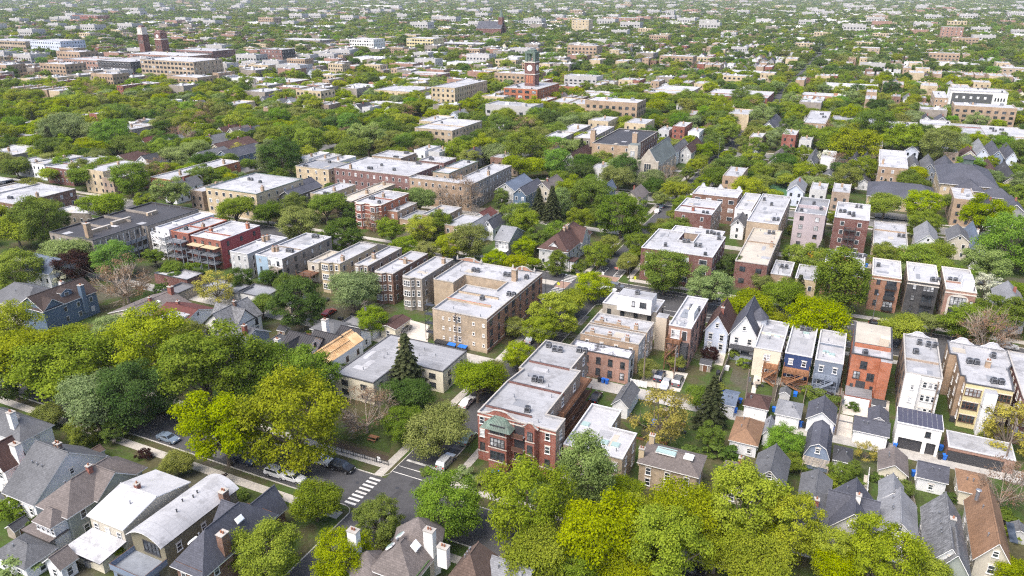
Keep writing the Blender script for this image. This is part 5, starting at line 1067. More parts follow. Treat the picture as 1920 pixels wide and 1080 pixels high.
flat('two_flat', 'narrow white walled flat between the brown wing and the long roof', [(1381, 391), (1411, 394), (1425, 364), (1395, 361)], 8.2, 'siding_white', 'roof_bright', 2, cop='coping_white', n_ac=0, n_ch=0, n_v=1, short='the narrow white flat')
flat('apartment_building', 'long tan brick flats with patchy white roof and arched front', [(1405, 415), (1472, 421), (1474, 367), (1426, 363)], 10.0, 'brick_buff', 'roof_white', 3, cop='coping_white', n_ac=3, n_ch=0, n_v=6, short='the long patchy roof flats', sides='EW')
house('house', 'little white gabled house wedged between the flats', [(1368, 422), (1397, 424), (1403, 408)], 5.0, 7.2, 'y', 'siding_white', 'shingle_grey', n_ch=0, n_v=0)
flat('brick_building', 'dark brick building with worn beige flat roof', [(1382, 489), (1444, 498), (1462, 433), (1410, 426)], 8.0, 'brick_common', 'roof_beige', 2, front='brick_dark_red', frame='trim_dark', n_ac=1, n_ch=1, short='the beige roofed building', style='pair', wd=1.6, sp=(3.4, 4))
flat('modern_building', 'four-storey lavender block building with sunken grey roof deck', [(1491, 397), (1549, 404), (1556, 374), (1501, 369)], 12.4, 'lavender_block', 'roof_grey', 4, frame='trim_dark', cop='coping_white', n_ac=3, n_ch=0, n_v=0, short='the lavender building', style='pair', wd=1.3, sp=(3.2, 5), par=1.0)
r, Q, c = flat('brick_building', 'dark red brick four-storey building with furnished white roof deck', [(1565, 407), (1629, 413), (1633, 384), (1571, 378)], 12.2, 'brick_dark_red', 'roof_bright', 4, frame='trim_white', cop='coping_white', n_ac=4, n_ch=0, n_v=0, short='the roof deck building', sp=(3.6, 4), wd=1.2)
x0, x1, y0 = min(q[0] for q in Q), max(q[0] for q in Q), min(q[1] for q in Q); deck_porch(r, (x0 + x1) / 2 - 1.6, (x0 + x1) / 2 + 1.6, y0 - 1.6, y0, [2.8, 5.7, 8.6], 'metal_dark', None, False)
flat('shop_building', 'plain tan brick building with broad pale flat roof', [(1637, 459), (1702, 467), (1699, 420), (1639, 414)], 6.4, 'brick_tan', 'roof_white', 2, n_ac=1, n_ch=0, n_v=2, short='the plain tan building', sp=(6, 6))
house('house', 'white gabled house with worn grey roof and patio doors', [(1716, 455), (1762, 458), (1758, 432)], 5.8, 8.6, 'y', 'siding_white', 'shingle_light', n_ch=0, short='the white gabled house')
house('house', 'beige gabled house with grey roof and white rear deck', [(1777, 449), (1821, 455), (1815, 434)], 6.3, 8.4, 'y', 'siding_beige', 'shingle_grey', n_ch=0, short='the beige gabled house')
house('house', 'white house with blue-grey roof and white chimney', [(1822, 470), (1850, 474), (1851, 431)], 6.0, 8.4, 'y', 'siding_white', 'shingle_blue', n_ch=1, chm='stucco_white')
r, Q, c = flat('brick_building', 'brick building with cluttered white roof and red stair house', [(1543, 511), (1620, 519), (1622, 476), (1552, 467)], 8.0, 'brick_rust', 'roof_white', 2, frame='trim_dark', cop='coping_white', n_ac=6, n_ch=0, n_v=4, short='the cluttered roof building')
b = MB(); b.box(-2.2, 1.0, -1.5, 3.5, 7.5, 10.2, 'brick_orange', 'roof_bright'); b.build('stair_house', r)
flat('shop_building', 'single-storey shop with white roof and domed tan corner', [(1444, 512), (1482, 518), (1490, 491), (1456, 488)], 5.0, 'brick_tan', 'roof_white', 1, n_ac=1, n_ch=0, cop='coping_white', short='the domed corner shop')
flat('shop_building', 'single-storey cream shop with white roof beside the dark evergreen', [(1490, 522), (1530, 525), (1537, 500), (1500, 495)], 5.0, 'brick_cream', 'roof_white', 1, n_ac=0, n_ch=0, cop='coping_white', short='the cream shop')
def modern(label, px, h, wall, bandm, short, arch=False):
    r, Q, c = flat('three_flat', label, px, h, wall, 'roof_bright', 3, frame='trim_dark', sides='EW', cop='limestone', n_ac=1, n_ch=0, n_v=2, short=short, side='brick_common')
    x0, x1, y0 = min(q[0] for q in Q), max(q[0] for q in Q), min(q[1] for q in Q); W = x1 - x0
    b = MB(); b.box(x0 - .1, x1 + .1, y0 - .12, y0 - .01, h - 1.0, h - .7, 'limestone'); b.build('stone_band', r)
    if arch:
        b = MB(); b.face([(x0 + W * .12, y0 - .03, 2.6), (x0 + W * .8, y0 - .03, 2.6), (x0 + W * .8, y0 - .03, 7.2)] + [(x0 + W * (.46 + .34 * math.cos(t)), y0 - .03, 7.2 + 1.3 * math.sin(t)) for t in [math.pi * k / 8 for k in range(1, 8)]] + [(x0 + W * .12, y0 - .03, 7.2)], 'limestone'); b.build('arch_surround', r)
        window(r, x0 + W * .46, y0 - .04, 5.6, 0, W * .52, 2.2, 'trim_dark', 'quad'); window(r, x0 + W * .46, y0 - .04, 3.0, 0, W * .52, 1.9, 'trim_dark', 'quad'); window(r, x0 + W * .9, y0, 5.6, 0, .8, 1.6, 'trim_dark')
        b = MB(); b.box(x1 - 3, x1 - .6, y0 + 2, y0 + 4.6, h - .5, h + 2, 'siding_white', 'roof_bright'); b.box(x1 - 3, x1 - .6, y0 + 5.6, y0 + 8.2, h - .5, h + 2, 'siding_white', 'roof_bright'); b.build('stair_house', r)
    else:
        for s in range(3):
            z = .9 + 3.0 * s; b = MB(); b.box(x0 + W * .5, x0 + W * .9, y0 - .9, y0 - .02, z - .2, z, 'metal_dark'); b.box(x0 + W * .5, x0 + W * .9, y0 - .95, y0 - .85, z, z + .9, 'metal_dark'); b.build('balcony', r)
            window(r, x0 + W * .7, y0, z + .1, 0, W * .34, 2.0, 'trim_dark', 'triple'); window(r, x0 + W * .25, y0, z + .7, 0, .9, 1.4, 'trim_dark')
    return r
modern('red brick modern three-flat with dark balconies and white roof', [(1635, 516), (1689, 522), (1690, 489), (1638, 484)], 9.8, 'brick_rust', 0, 'the red modern three-flat')
modern('charcoal brick modern three-flat with limestone trim', [(1702, 527), (1759, 531), (1757, 497), (1701, 491)], 9.8, 'brick_charcoal', 0, 'the charcoal three-flat')
modern('brick three-flat with large arched window in pale stone', [(1773, 541), (1827, 549), (1823, 506), (1767, 500)], 9.6, 'brick_pink', 0, 'the arched window three-flat', True)

# --- left of the side street, north of the main street
r, d, rf = house('house', 'large light grey corner house with brown roofs and white dormers', [(1006, 464), (1066, 471), (1082, 430)], 5.8, 9.6, 'y', 'siding_light_grey', 'shingle_redbrown', hip=3.6, short='the brown roofed corner house', n_ch=3, chm='brick_tan', over=.5); gable_part(r, -1.5, d[2] + .8, 0, 6, 3, 5.8, 9.4, 'x', 'siding_light_grey', 'shingle_redbrown', .4); gable_part(r, -1.2, 1.2, -d[3] + .4, 0, 5, 6.6, 7.8, 'y', 'trim_white', 'shingle_redbrown', .3)
b = MB(); b.box(d[2] - .4, d[2] + 2.6, -d[3] + .2, -d[3] + 4, 2.5, 2.7, 'shingle_redbrown'); b.box(d[2], d[2] + 2.2, -d[3] + .5, -d[3] + 3.7, -.2, 2.5, 'siding_white'); b.build('porch', r)
r, d, rf = house('house', 'dark grey house with skylit roof, glass front and open porch', [(925, 449), (955, 453), (975, 432)], 5.9, 8.8, 'x', 'siding_grey', 'shingle_light', n_ch=0, short='the glass fronted house', win=False); window(r, 0, -d[3], 3.2, 0, d[2] * 1.7, 2.2, 'trim_white', 'quad'); b = MB(); b.box(-d[2], d[2], -d[3] - 2, -d[3], .9, 1.1, 'wood_brown'); b.box(-d[2], d[2], -d[3] - 2, -d[3], 2.8, 3.0, 'trim_white'); b.build('porch', r); skylight(rf, -.5, -1.6, 7.5, 2.4, 1.6, 'skylight_green', (.75, 0))
for i, (px, ea, ri, ax, wl, rf_, lab) in enumerate((([(868, 432), (893, 436), (905, 412)], 5.0, 7.4, 'y', 'siding_white', 'shingle_light', 'white gabled cottage with pale roof near the flat roofed row'), ([(903, 425), (925, 428), (935, 410)], 4.6, 7.0, 'y', 'siding_white', 'shingle_slate', 'white cottage with dark blue roof beside the glass fronted house'),
    ([(932, 352), (962, 360), (985, 337)], 6.0, 8.6, 'y', 'siding_light_grey', 'shingle_blue', 'grey-blue gabled house with white front porch'), ([(962, 362), (985, 367), (1010, 345)], 6.0, 8.4, 'y', 'siding_blue', 'shingle_slate', 'blue gabled house with white windows'), ([(1002, 352), (1030, 357), (1045, 338)], 5.5, 8.0, 'y', 'siding_beige', 'shingle_taupe', 'beige house with taupe roof and twin chimneys'),
    ([(1042, 368), (1067, 372), (1080, 355)], 5.0, 7.6, 'y', 'siding_white', 'shingle_brown', 'white house with brown roof behind the round trees'), ([(1123, 358), (1140, 361), (1148, 348)], 5.5, 8.0, 'y', 'siding_slate_blue', 'shingle_blue', 'slate blue house tucked behind the church trees'), ([(1022, 292), (1037, 294), (1045, 284)], 6, 9, 'y', 'siding_light_grey', 'shingle_grey', 'narrow grey house left of the dark roofed complex'),
    ([(1057, 300), (1080, 303), (1085, 282)], 6, 9.4, 'y', 'siding_sage', 'shingle_redbrown', 'steep red roofed house beside the dark roofed complex'), ([(885, 405), (912, 410), (925, 396)], 2.8, 4.4, 'y', 'siding_white', 'shingle_red', 'white garage with dusty red roof behind the flats'), ([(945, 400), (958, 403), (965, 392)], 2.8, 4.4, 'y', 'siding_white', 'shingle_blue', 'small white garage with blue gable'),
    ([(1214, 283), (1229, 286), (1247, 262)], 7, 9, 'y', 'siding_white', 'shingle_grey', 'left of two matching pale gabled houses behind the church'), ([(1245, 288), (1262, 290), (1272, 266)], 7, 9, 'y', 'siding_white', 'shingle_grey', 'right of two matching pale gabled houses behind the church'), ([(1275, 284), (1296, 288), (1303, 268)], 5.5, 8.6, 'y', 'siding_light_grey', 'shingle_redbrown', 'gabled house with red-brown roof near the side street'))):
    house('house', lab, px, ea, ri, ax, wl, rf_, n_ch=1 if i in (4, 5) else 0, short=lab.split(' with')[0].split(' behind')[0].split(' beside')[0])
flat('apartment_building', 'cream yellow brick corner flats with green trim and grey roof', [(392, 349), (497, 369), (545, 333), (478, 323)], 10.0, 'brick_cream', 'roof_white', 3, cop='copper_green', n_ac=2, n_ch=2, n_v=5, short='the cream corner flats', style='pair', wd=1.4, sp=(3.6, 4))
for px, lab in (([(505, 361), (523, 365), (590, 340)], 'left of two dark rowhouses with white window bays'), ([(524, 365), (545, 369), (606, 348)], 'right of two dark rowhouses with long slate roof')):
    house('rowhouse', lab, px, 7.0, 8.6, 'y', 'siding_dark_grey', 'shingle_slate', n_ch=0, short=lab.replace('left of ', 'the ').split(' with')[0], frame='trim_white')
F = lambda lab, px, h, wall, roof, st=3, **k: flat(k.pop('name', 'flat_building'), lab, px, h, wall, roof, st, **k)
F('cream brick flat with raised white rear wall left of the ornate red flats', [(587, 361), (612, 367), (666, 345), (633, 342)], 8.0, 'brick_cream', 'roof_white', 2, n_ac=1, short='the cream flat')
F('two-flat with beige roof beside the ornate red brick flats', [(641, 375), (663, 379), (735, 345), (706, 340)], 7.6, 'brick_buff', 'roof_beige', 2, n_ac=0, n_ch=2, short='the beige roofed two-flat')
r, Q, c = F('ornate red brick flats with pale stone bands and round bays', [(666, 377), (714, 386), (765, 362), (721, 356)], 9.5, 'brick_red', 'roof_white', 3, side='brick_orange', cop='limestone', n_ac=2, n_ch=1, n_v=5, short='the ornate red flats', sides='E')
x0, x1, y0 = min(q[0] for q in Q), max(q[0] for q in Q), min(q[1] for q in Q)
for t in (.22, .75): bay(r, x0 + (x1 - x0) * t, y0, 3.6, 1.2, 9.2, 3, 'brick_red', 'trim_white', 'limestone', 'dh', 'limestone')
for k in range(6): b = MB(); b.box(x0 - .05, x1 + .05, y0 - .08, y0 - .01, 1 + 1.5 * k, 1.25 + 1.5 * k, 'limestone'); b.build('stone_band', r)
F('low brick flat with white roof right of the ornate red flats', [(715, 393), (746, 397), (781, 380), (742, 375)], 6.8, 'brick_tan', 'roof_white', 2, front='brick_rust', n_ac=1, short='the low brick flat')
F('single-storey grey roofed shop below the tan courtyard flats', [(757, 411), (791, 415), (808, 397), (775, 392)], 4.5, 'brick_tan', 'roof_grey', 1, n_ac=0, n_ch=0, short='the grey roofed shop')
F('tan two-flat with pale roof and rear porch', [(790, 402), (836, 407), (862, 388), (827, 384)], 7.5, 'brick_tan', 'roof_white', 2, n_ac=0, n_ch=1, short='the tan two-flat')
F('two-flat with bay front and pale roof next to the white cottages', [(836, 421), (878, 427), (903, 406), (866, 401)], 7.0, 'brick_tan', 'roof_white', 2, n_ac=0, n_ch=0, n_v=2, short='the bay front two-flat')
F('purple-brown brick courtyard flats, long front wing', [(627, 313), (771, 332), (817, 308), (690, 294)], 11, 'brick_purple', 'roof_white', 3, n_ac=4, n_ch=1, n_v=5, short='the purple-brown courtyard flats', sp=(3.0, 3.4))
F('purple-brown courtyard flats, tan rear wing with stepped parapet', [(708, 291), (757, 299), (771, 286), (722, 280)], 11.2, 'brick_tan', 'roof_white', 3, n_ac=2, n_ch=0, short='the tan rear wing')
F('courtyard flats wing with pale roof, middle of three parallel wings', [(790, 300), (832, 306), (852, 297), (808, 290)], 11, 'brick_purple', 'roof_white', 3, n_ac=2, n_ch=0, short='the middle wing')
F('narrow tan wing with green cornice on its side', [(822, 322), (848, 327), (887, 302), (860, 298)], 10.6, 'brick_buff', 'roof_white', 3, cop='copper_green', n_ac=1, n_ch=0, short='the green cornice wing')
F('large tan brick L-shaped flats with long street side', [(772, 333), (888, 347), (952, 311), (921, 305), (862, 337), (776, 327)], 10.6, 'brick_tan', 'roof_white', 3, n_ac=2, n_ch=2, n_v=5, short='the tan L-shaped flats', side='brick_rear_grey', sp=(3, 3))
F('yellow brick three-storey flats with grey roof among trees', [(561, 312), (627, 319), (642, 305), (586, 298)], 8.8, 'brick_cream', 'roof_grey', 3, n_ac=2, n_ch=0, short='the yellow flats', sp=(4, 4))
# left edge rows
F('brown brick two-flat row house with white windows at the left edge', [(-42, 372), (32, 383), (137, 353), (70, 343)], 7.0, 'brick_brown', 'roof_white', 2, n_ac=1, short='the brown edge row', style='pair', wd=1.4)
F('low white roofed two-flat behind the brown brick row', [(-50, 352), (12, 361), (78, 342), (22, 335)], 6.6, 'brick_common', 'roof_white', 2, n_ac=1, short='the second edge row')
F('tan two-flat with bright roof, farthest of the left edge rows', [(-60, 340), (2, 349), (42, 338), (-10, 330)], 6.6, 'brick_common', 'roof_bright', 2, n_ac=0, n_ch=0, short='the third edge row')
F('pale building with white canopy behind the round yellow tree', [(105, 399), (150, 407), (160, 390), (118, 383)], 5.0, 'brick_grey', 'roof_bright', 1, n_ac=0, n_ch=0, short='the white canopy building')
F('white bay-fronted two-flat at the head of the brick row', [(66, 305), (83, 309), (150, 293), (132, 288)], 7.4, 'siding_white', 'roof_white', 2, n_ac=0, short='the white bay flat')
F('maroon brick row of flats with white cornice and bay windows', [(83, 310), (123, 318), (230, 299), (190, 291)], 7.4, 'brick_dark_red', 'roof_white', 2, cop='coping_white', n_ac=1, n_ch=3, short='the maroon row')
F('pale brick flats with white roof near the left edge', [(-25, 284), (38, 292), (80, 276), (20, 268)], 7.0, 'brick_grey', 'roof_bright', 2, n_ac=0, n_ch=1, short='the pale edge flats')
F('grey frame flats behind the round green tree at left', [(38, 304), (85, 311), (108, 296), (62, 290)], 6.5, 'siding_grey', 'roof_white', 2, n_ac=0, n_ch=2, short='the grey frame flats')
F('orange brick corner building with rounded cornice and pale roof', [(284, 331), (322, 338), (446, 301), (412, 298)], 7.5, 'brick_orange', 'roof_white', 2, cop='limestone', n_ac=1, n_ch=2, n_v=4, short='the orange corner row', sp=(2.4, 5))
F('tan flat roofed house between two spreading trees', [(46, 251), (92, 262), (117, 253), (80, 243)], 6.0, 'brick_tan', 'roof_white', 2, n_ac=0, n_ch=1, short='the tan flat house')
F('grey brick flat with white roof ringed by tall trees', [(229, 240), (259, 245), (281, 232), (243, 228)], 7.0, 'brick_grey', 'roof_white', 2, n_ac=0, n_ch=1, short='the ringed flat')
for i, (px, wl, rf_, lab) in enumerate((([(30, 266), (52, 270), (62, 256)], 'siding_maroon', 'shingle_slate', 'maroon house with slate roof near the left edge'), ([(258, 268), (272, 272), (288, 255)], 'siding_sky_blue', 'shingle_red', 'light blue house with red roof, leftmost of a gabled row'), ([(276, 272), (293, 276), (310, 258)], 'siding_white', 'shingle_light', 'white gabled house second in the gabled row'), ([(350, 270), (372, 275), (388, 255)], 'siding_white', 'shingle_grey', 'white house with dark grey roof behind the brownish tree'),
    ([(388, 278), (415, 284), (438, 262)], 'siding_cream', 'shingle_redbrown', 'cream house with broad red-brown roof'), ([(405, 292), (428, 297), (455, 276)], 'siding_blue', 'shingle_slate', 'blue house with dark roof beside the yellow bush'), ([(360, 294), (385, 300), (398, 282)], 'siding_light_grey', 'shingle_grey', 'pale grey house below the red-brown roof'), ([(210, 300), (238, 305), (250, 288)], 'siding_white', 'shingle_redbrown', 'white garage house with maroon roof'), ([(255, 302), (278, 306), (290, 290)], 'siding_white', 'shingle_dark', 'white porched house with black roof'))):
    house('house', lab, px, 5.4, 8.2, 'y', wl, rf_, n_ch=1 if i in (3, 4) else 0, short=lab.split(' with')[0])
# church and school complex
F('tan brick school with three rows of windows and white roof', [(789, 240), (873, 247), (886, 223), (820, 222)], 11, 'brick_buff', 'roof_bright', 3, cop='coping_stone', n_ac=1, n_ch=0, n_v=3, short='the tan school', style='pair', wd=1.6, sp=(3.6, 3.6), frame='trim_dark')
F('low brown annex in front of the tan school', [(843, 262), (888, 266), (900, 256), (860, 253)], 6, 'brick_brown', 'roof_white', 1, n_ac=0, n_ch=0)
r, Q, c = F('large tan and brown complex with black roofs and tall chimneys', [(1110, 267), (1186, 275), (1234, 247), (1164, 240)], 13, 'brick_brown', 'roof_dark', 4, front='brick_tan', cop='coping_stone', n_ac=0, n_ch=0, n_v=4, short='the black roofed complex', sp=(6, 4))
for px_ in ((1108, 262), (1186, 268)): x, y = at(*px_, 13); chimney(r, x - c[0] + .8, y - c[1] + 1, 10, 7.5, 2.2, 2.0, 'brick_tan')
F('white roofed flats left of the black roofed complex, left of two', [(1030, 255), (1064, 260), (1096, 235), (1072, 230)], 9.5, 'brick_grey', 'roof_bright', 3, n_ac=1, n_ch=1, short='the left white roofed flats')
F('white roofed flats left of the black roofed complex, right of two', [(1084, 257), (1110, 261), (1147, 237), (1118, 234)], 9.5, 'brick_grey', 'roof_bright', 3, n_ac=1, n_ch=1, short='the right white roofed flats')
r, d, rf = house('church', 'stone church with steep grey-green roof and pointed west window', [(1198, 308), (1231, 313), (1262, 284)], 9.0, 15.0, 'y', 'stone', 'shingle_green_grey', n_ch=0, n_v=0, cat='church', short='the stone church', win=False, over=.2)
window(r, 0, -d[3], 5.2, 0, 3.0, 4.6, 'limestone', 'triple'); door(r, 0, -d[3], 0, 0, 2.2, 3.0, 'trim_brown', 'door', 'limestone', True)
b = MB(); b.face([(-d[2] - .3, -d[3] - .3, 0), (d[2] + .3, -d[3] - .3, 0), (d[2] + .3, -d[3] - .3, 10), (0, -d[3] - .3, 16.2), (-d[2] - .3, -d[3] - .3, 10)], 'stone'); b.face([(-d[2] - .3, -d[3] + .4, 10), (0, -d[3] + .4, 16.2), (0, -d[3] - .3, 16.2), (-d[2] - .3, -d[3] - .3, 10)], 'limestone'); b.face([(0, -d[3] + .4, 16.2), (d[2] + .3, -d[3] + .4, 10), (d[2] + .3, -d[3] - .3, 10), (0, -d[3] - .3, 16.2)], 'limestone'); b.build('front_gable', r)
window(r, 0, -d[3] - .32, 5.2, 0, 3.0, 4.6, 'limestone', 'triple'); door(r, 0, -d[3] - .32, 0, 0, 2.2, 3.0, 'trim_brown', 'door', 'limestone', True)
for s in (-1, 1): b = MB(); b.box(s * (d[2] + .2) - .6, s * (d[2] + .2) + .6, -d[3] - .8, -d[3] + .6, -.2, 11, 'stone', 'limestone'); b.build('buttress', r)
for k in range(5):
    for s in (-1, 1): b = MB(); y = -d[3] + 3 + k * (2 * d[3] - 4) / 4; b.box(s * (d[2] + .4) - .4, s * (d[2] + .4) + .4, y - .4, y + .4, -.2, 7, 'stone', 'limestone'); b.build('buttress', r)
b = MB(); b.box(-d[2] - 5.6, -d[2] - 1.2, -d[3] + 1, -d[3] + 6, -.2, 17, 'stone', 'shingle_green_grey'); t = b.build('tower', r); window(t, -d[2] - 3.4, -d[3] + 1, 10, 0, 2.2, 4.5, 'limestone', 'pair')
# right: school with big slate roof
r, d, rf = house('school_building', 'cream school with huge slate hip roof and green cupola', [(1762, 343), (1874, 352), (1860, 318)], 9.0, 14.5, 'x', 'brick_cream', 'shingle_slate', hip=9, n_ch=0, n_v=0, cat='school', short='the slate roofed school', sp=(3, 3), over=.8)
b = MB(); b.box(-1.6, 1.6, -1.6, 1.6, 14, 16.2, 'copper_green'); cu = b.build('cupola', r); b = MB()
for k in range(4): a1, a2 = math.pi / 4 + k * math.pi / 2, math.pi / 4 + (k + 1) * math.pi / 2; b.face([(3.2 * math.cos(a1), 3.2 * math.sin(a1), 16.1), (3.2 * math.cos(a2), 3.2 * math.sin(a2), 16.1), (0, 0, 18)], 'shingle_slate')
b.build('roof', cu)
gable_part(r, -4.5, 4.5, -d[3] - 4, -d[3] + 5, -.3, 8, 11, 'y', 'brick_cream', 'shingle_slate', .6, hip=3); gable_part(r, 4.5, d[2] + 4, -d[3] - 7, -d[3] - .2, -.3, 7, 9.5, 'x', 'brick_cream', 'shingle_slate', .6, hip=3)
house('school_building', 'low slate roofed school wing behind the row of trees', [(1625, 366), (1757, 380), (1752, 352)], 5, 8.4, 'x', 'brick_cream', 'shingle_slate', hip=5, n_ch=0, n_v=0, cat='school', short='the low school wing')
F('tan brick four-storey flats standing alone before the gabled row', [(1640, 310), (1700, 316), (1701, 283), (1657, 281)], 10.5, 'brick_tan', 'roof_bright', 3, n_ac=0, n_ch=1, n_v=3, short='the lone tan flats', sp=(3, 4), cop='coping_white')
for i, (px, wl, rf_, lab) in enumerate((([(1593, 308), (1612, 311), (1616, 292)], 'siding_dark_grey', 'shingle_dark', 'black gabled house left of the lone tan flats'), ([(1612, 314), (1632, 317), (1636, 296)], 'siding_white', 'shingle_dark', 'white gabled house with black roof beside the lone tan flats'), ([(1698, 317), (1727, 321), (1726, 302)], 'siding_light_grey', 'shingle_grey', 'pale grey gabled house right of the lone tan flats'), ([(1728, 318), (1757, 322), (1755, 302)], 'siding_blue_grey', 'shingle_grey', 'blue-grey gabled house with white trim'), ([(1758, 322), (1796, 327), (1795, 305)], 'siding_dark_grey', 'shingle_slate', 'dark slate house left of the school roof'),
    ([(1830, 288), (1856, 291), (1856, 272)], 'siding_pale_blue', 'shingle_light', 'pale blue gabled house, left of three beyond the school'), ([(1857, 293), (1884, 296), (1884, 276)], 'siding_slate_blue', 'shingle_slate', 'slate blue gabled house, middle of three beyond the school'), ([(1886, 296), (1910, 299), (1910, 279)], 'siding_pale_blue', 'shingle_slate', 'pale gabled house, right of three beyond the school'), ([(1845, 330), (1878, 335), (1878, 312)], 'siding_white', 'shingle_redbrown', 'white gabled house with brick chimney behind the school'), ([(1880, 340), (1917, 346), (1917, 318)], 'siding_beige', 'shingle_dark', 'beige house with black roof at the right edge'),
    ([(1440, 305), (1466, 309), (1476, 285)], 'siding_cream', 'shingle_taupe', 'cream house with taupe roof near the turf field'), ([(1508, 310), (1530, 313), (1534, 290)], 'siding_dark_grey', 'shingle_grey', 'dark grey house behind the blossoming tree'), ([(1500, 335), (1530, 338), (1534, 322)], 'siding_beige', 'shingle_taupe', 'beige garage house left of the white garages'), ([(1540, 332), (1566, 335), (1568, 323)], 'siding_white', 'shingle_grey', 'white garage house behind the parking strip'), ([(1580, 336), (1602, 339), (1606, 327)], 'siding_dark_grey', 'shingle_dark', 'low black gabled garage near the low school wing'), ([(1608, 342), (1632, 345), (1634, 332)], 'siding_white', 'shingle_dark', 'white gabled garage beside the low school wing'),
    ([(1428, 238), (1452, 241), (1455, 222)], 'siding_white', 'shingle_slate', 'white house with slate roof beside the far street'), ([(1466, 238), (1478, 240), (1482, 230)], 'siding_cream', 'shingle_taupe', 'left of two little cream garages'), ([(1486, 244), (1502, 246), (1506, 236)], 'siding_cream', 'shingle_taupe', 'right of two little cream garages'))):
    house('house', lab, px, 5.6 if i not in (12, 13, 14, 15, 17, 18) else 3, 8.6 if i not in (12, 13, 14, 15, 17, 18) else 4.6, 'y', wl, rf_, n_ch=0, short=lab.split(' with')[0])
F('tan brick three-flat block beyond the turf, standing alone', [(1510, 229), (1550, 233), (1557, 209), (1518, 207)], 9.5, 'brick_tan', 'roof_white', 3, n_ac=2, n_ch=0, short='the turf side flats')
F('low tan workshop with grey roof and beige walls', [(1558, 232), (1645, 238), (1648, 221), (1562, 217)], 5, 'brick_tan', 'roof_grey', 1, n_ac=1, n_ch=0)
F('white roofed workshop with round roof vents', [(1660, 246), (1722, 250), (1724, 230), (1662, 226)], 6, 'stucco_white', 'roof_bright', 1, n_ac=2, n_ch=0)
F('glass fronted modern block with white roof', [(1726, 232), (1782, 236), (1784, 226), (1728, 224)], 9, 'stucco_white', 'roof_white', 2, n_ac=1, n_ch=0, style='quad', wd=3.2, sp=(3.6, 4), frame='trim_dark')
F('red brick corner building beside the long white workshop', [(1785, 248), (1842, 254), (1845, 236), (1788, 230)], 7, 'brick_red', 'roof_white', 2, n_ac=1, n_ch=0, frame='trim_dark')
F('long white roofed workshop with dark roof vents', [(1844, 264), (1945, 272), (1940, 240), (1842, 236)], 6, 'brick_buff', 'roof_bright', 0, n_ac=6, n_ch=0)

# ---------------------------------------------------------------- landmarks farther out
r, Q, c = F('red brick clock tower building with four-storey wings', [(950, 164), (1008, 168), (1046, 156), (985, 152)], 15, 'brick_orange', 'roof_white', 4, frame='trim_dark', style='triple', wd=3.2, ht=1.9, sp=(4.6, 4.6), n_ac=4, n_ch=0, cop='limestone', short='the clock tower', name='clock_tower_building', cat='clock tower')
x, y = at(993, 160, 15); x -= c[0]; y -= c[1]
b = MB(); b.box(x - 4, x + 4, y, y + 8, 14, 31, 'brick_dark_red'); b.box(x - 4.3, x + 4.3, y - .3, y + 8.3, 22.4, 23, 'limestone'); b.box(x - 4.3, x + 4.3, y - .3, y + 8.3, 30.6, 31.3, 'limestone'); t = b.build('tower', r); tag(t, 'square brick clock tower with green copper lantern')
b = MB()
for sx in (-1, 1):
    for sy in (0, 1): b.box(x + sx * 3 - .9, x + sx * 3 + .9, y + 1 + sy * 6 - .9, y + 1 + sy * 6 + .9, 31.3, 37, 'copper_green')
b.box(x - 3.9, x + 3.9, y + .1, y + 7.9, 37, 38.2, 'copper_green'); b.box(x - 2.6, x + 2.6, y + 1.4, y + 6.6, 38.2, 39.4, 'copper_green'); b.build('lantern', t)
for (fx_, fy_, rz) in ((x, y - .02, 0), (x + 4.02, y + 4, math.pi / 2)):
    b = MB(); b.tube((0, 0, 0), (0, -.18, 0), 2.2, 2.2, 'limestone', 24); cl = link('clock_face', b.mesh('clock_face'), t, (fx_, fy_, 27), rz); b = MB(); b.tube((0, -.18, 0), (0, -.24, 0), 1.9, 1.9, 'trim_white', 24); b.build('dial', cl)
    b = MB(); b.box(-.09, .09, -.3, -.25, 0, 1.5, 'trim_dark'); b.box(-.09, 1.0, -.3, -.25, -.09, .09, 'trim_dark'); b.build('clock_hands', cl)
for k in range(3): b = MB(); b.box(x - 2.6 + 1.9 * k, x - 1.2 + 1.9 * k, y - .12, y - .01, 16.4, 21.8, 'brick_orange'); b.build('pilaster', t)
F('red brick annex right of the clock tower', [(1046, 160), (1086, 163), (1098, 152), (1058, 149)], 9, 'brick_orange', 'roof_white', 2, n_ac=2, n_ch=1, frame='trim_dark')
F('tan two-storey works with large dark windows beside the railway', [(1220, 172), (1290, 177), (1312, 163), (1240, 159)], 9, 'brick_buff', 'roof_bright', 2, style='quad', wd=4, ht=2, sp=(5, 5), frame='trim_dark', n_ac=1, n_ch=0)
F('long red painted works with square windows', [(1325, 177), (1440, 185), (1450, 172), (1340, 166)], 8, 'brick_red', 'roof_bright', 2, frame='trim_dark', n_ac=2, n_ch=0, sp=(4, 4))
F('low works with white roof left of the tan works', [(1080, 178), (1205, 187), (1215, 176), (1095, 168)], 6, 'brick_common', 'roof_bright', 1, n_ac=2, n_ch=0, frame='trim_dark')
F('tan brick office with strip windows and white roof', [(754, 137), (818, 142), (857, 133), (790, 128)], 10, 'brick_pink', 'roof_bright', 2, style='triple', wd=3.4, ht=1.6, sp=(4.2, 4.2), frame='trim_dark', n_ac=3, n_ch=0)
F('cream brick loft building with rows of dark windows', [(835, 163), (873, 167), (890, 150), (852, 147)], 15, 'brick_cream', 'roof_white', 4, frame='trim_dark', n_ac=1, n_ch=1, sp=(3.4, 3.2), wd=1.6, ht=1.8)
F('pale workshop with small square windows', [(716, 168), (785, 174), (800, 163), (735, 158)], 9, 'brick_cream', 'roof_white', 2, n_ac=0, n_ch=1, sp=(5, 5), frame='trim_dark')
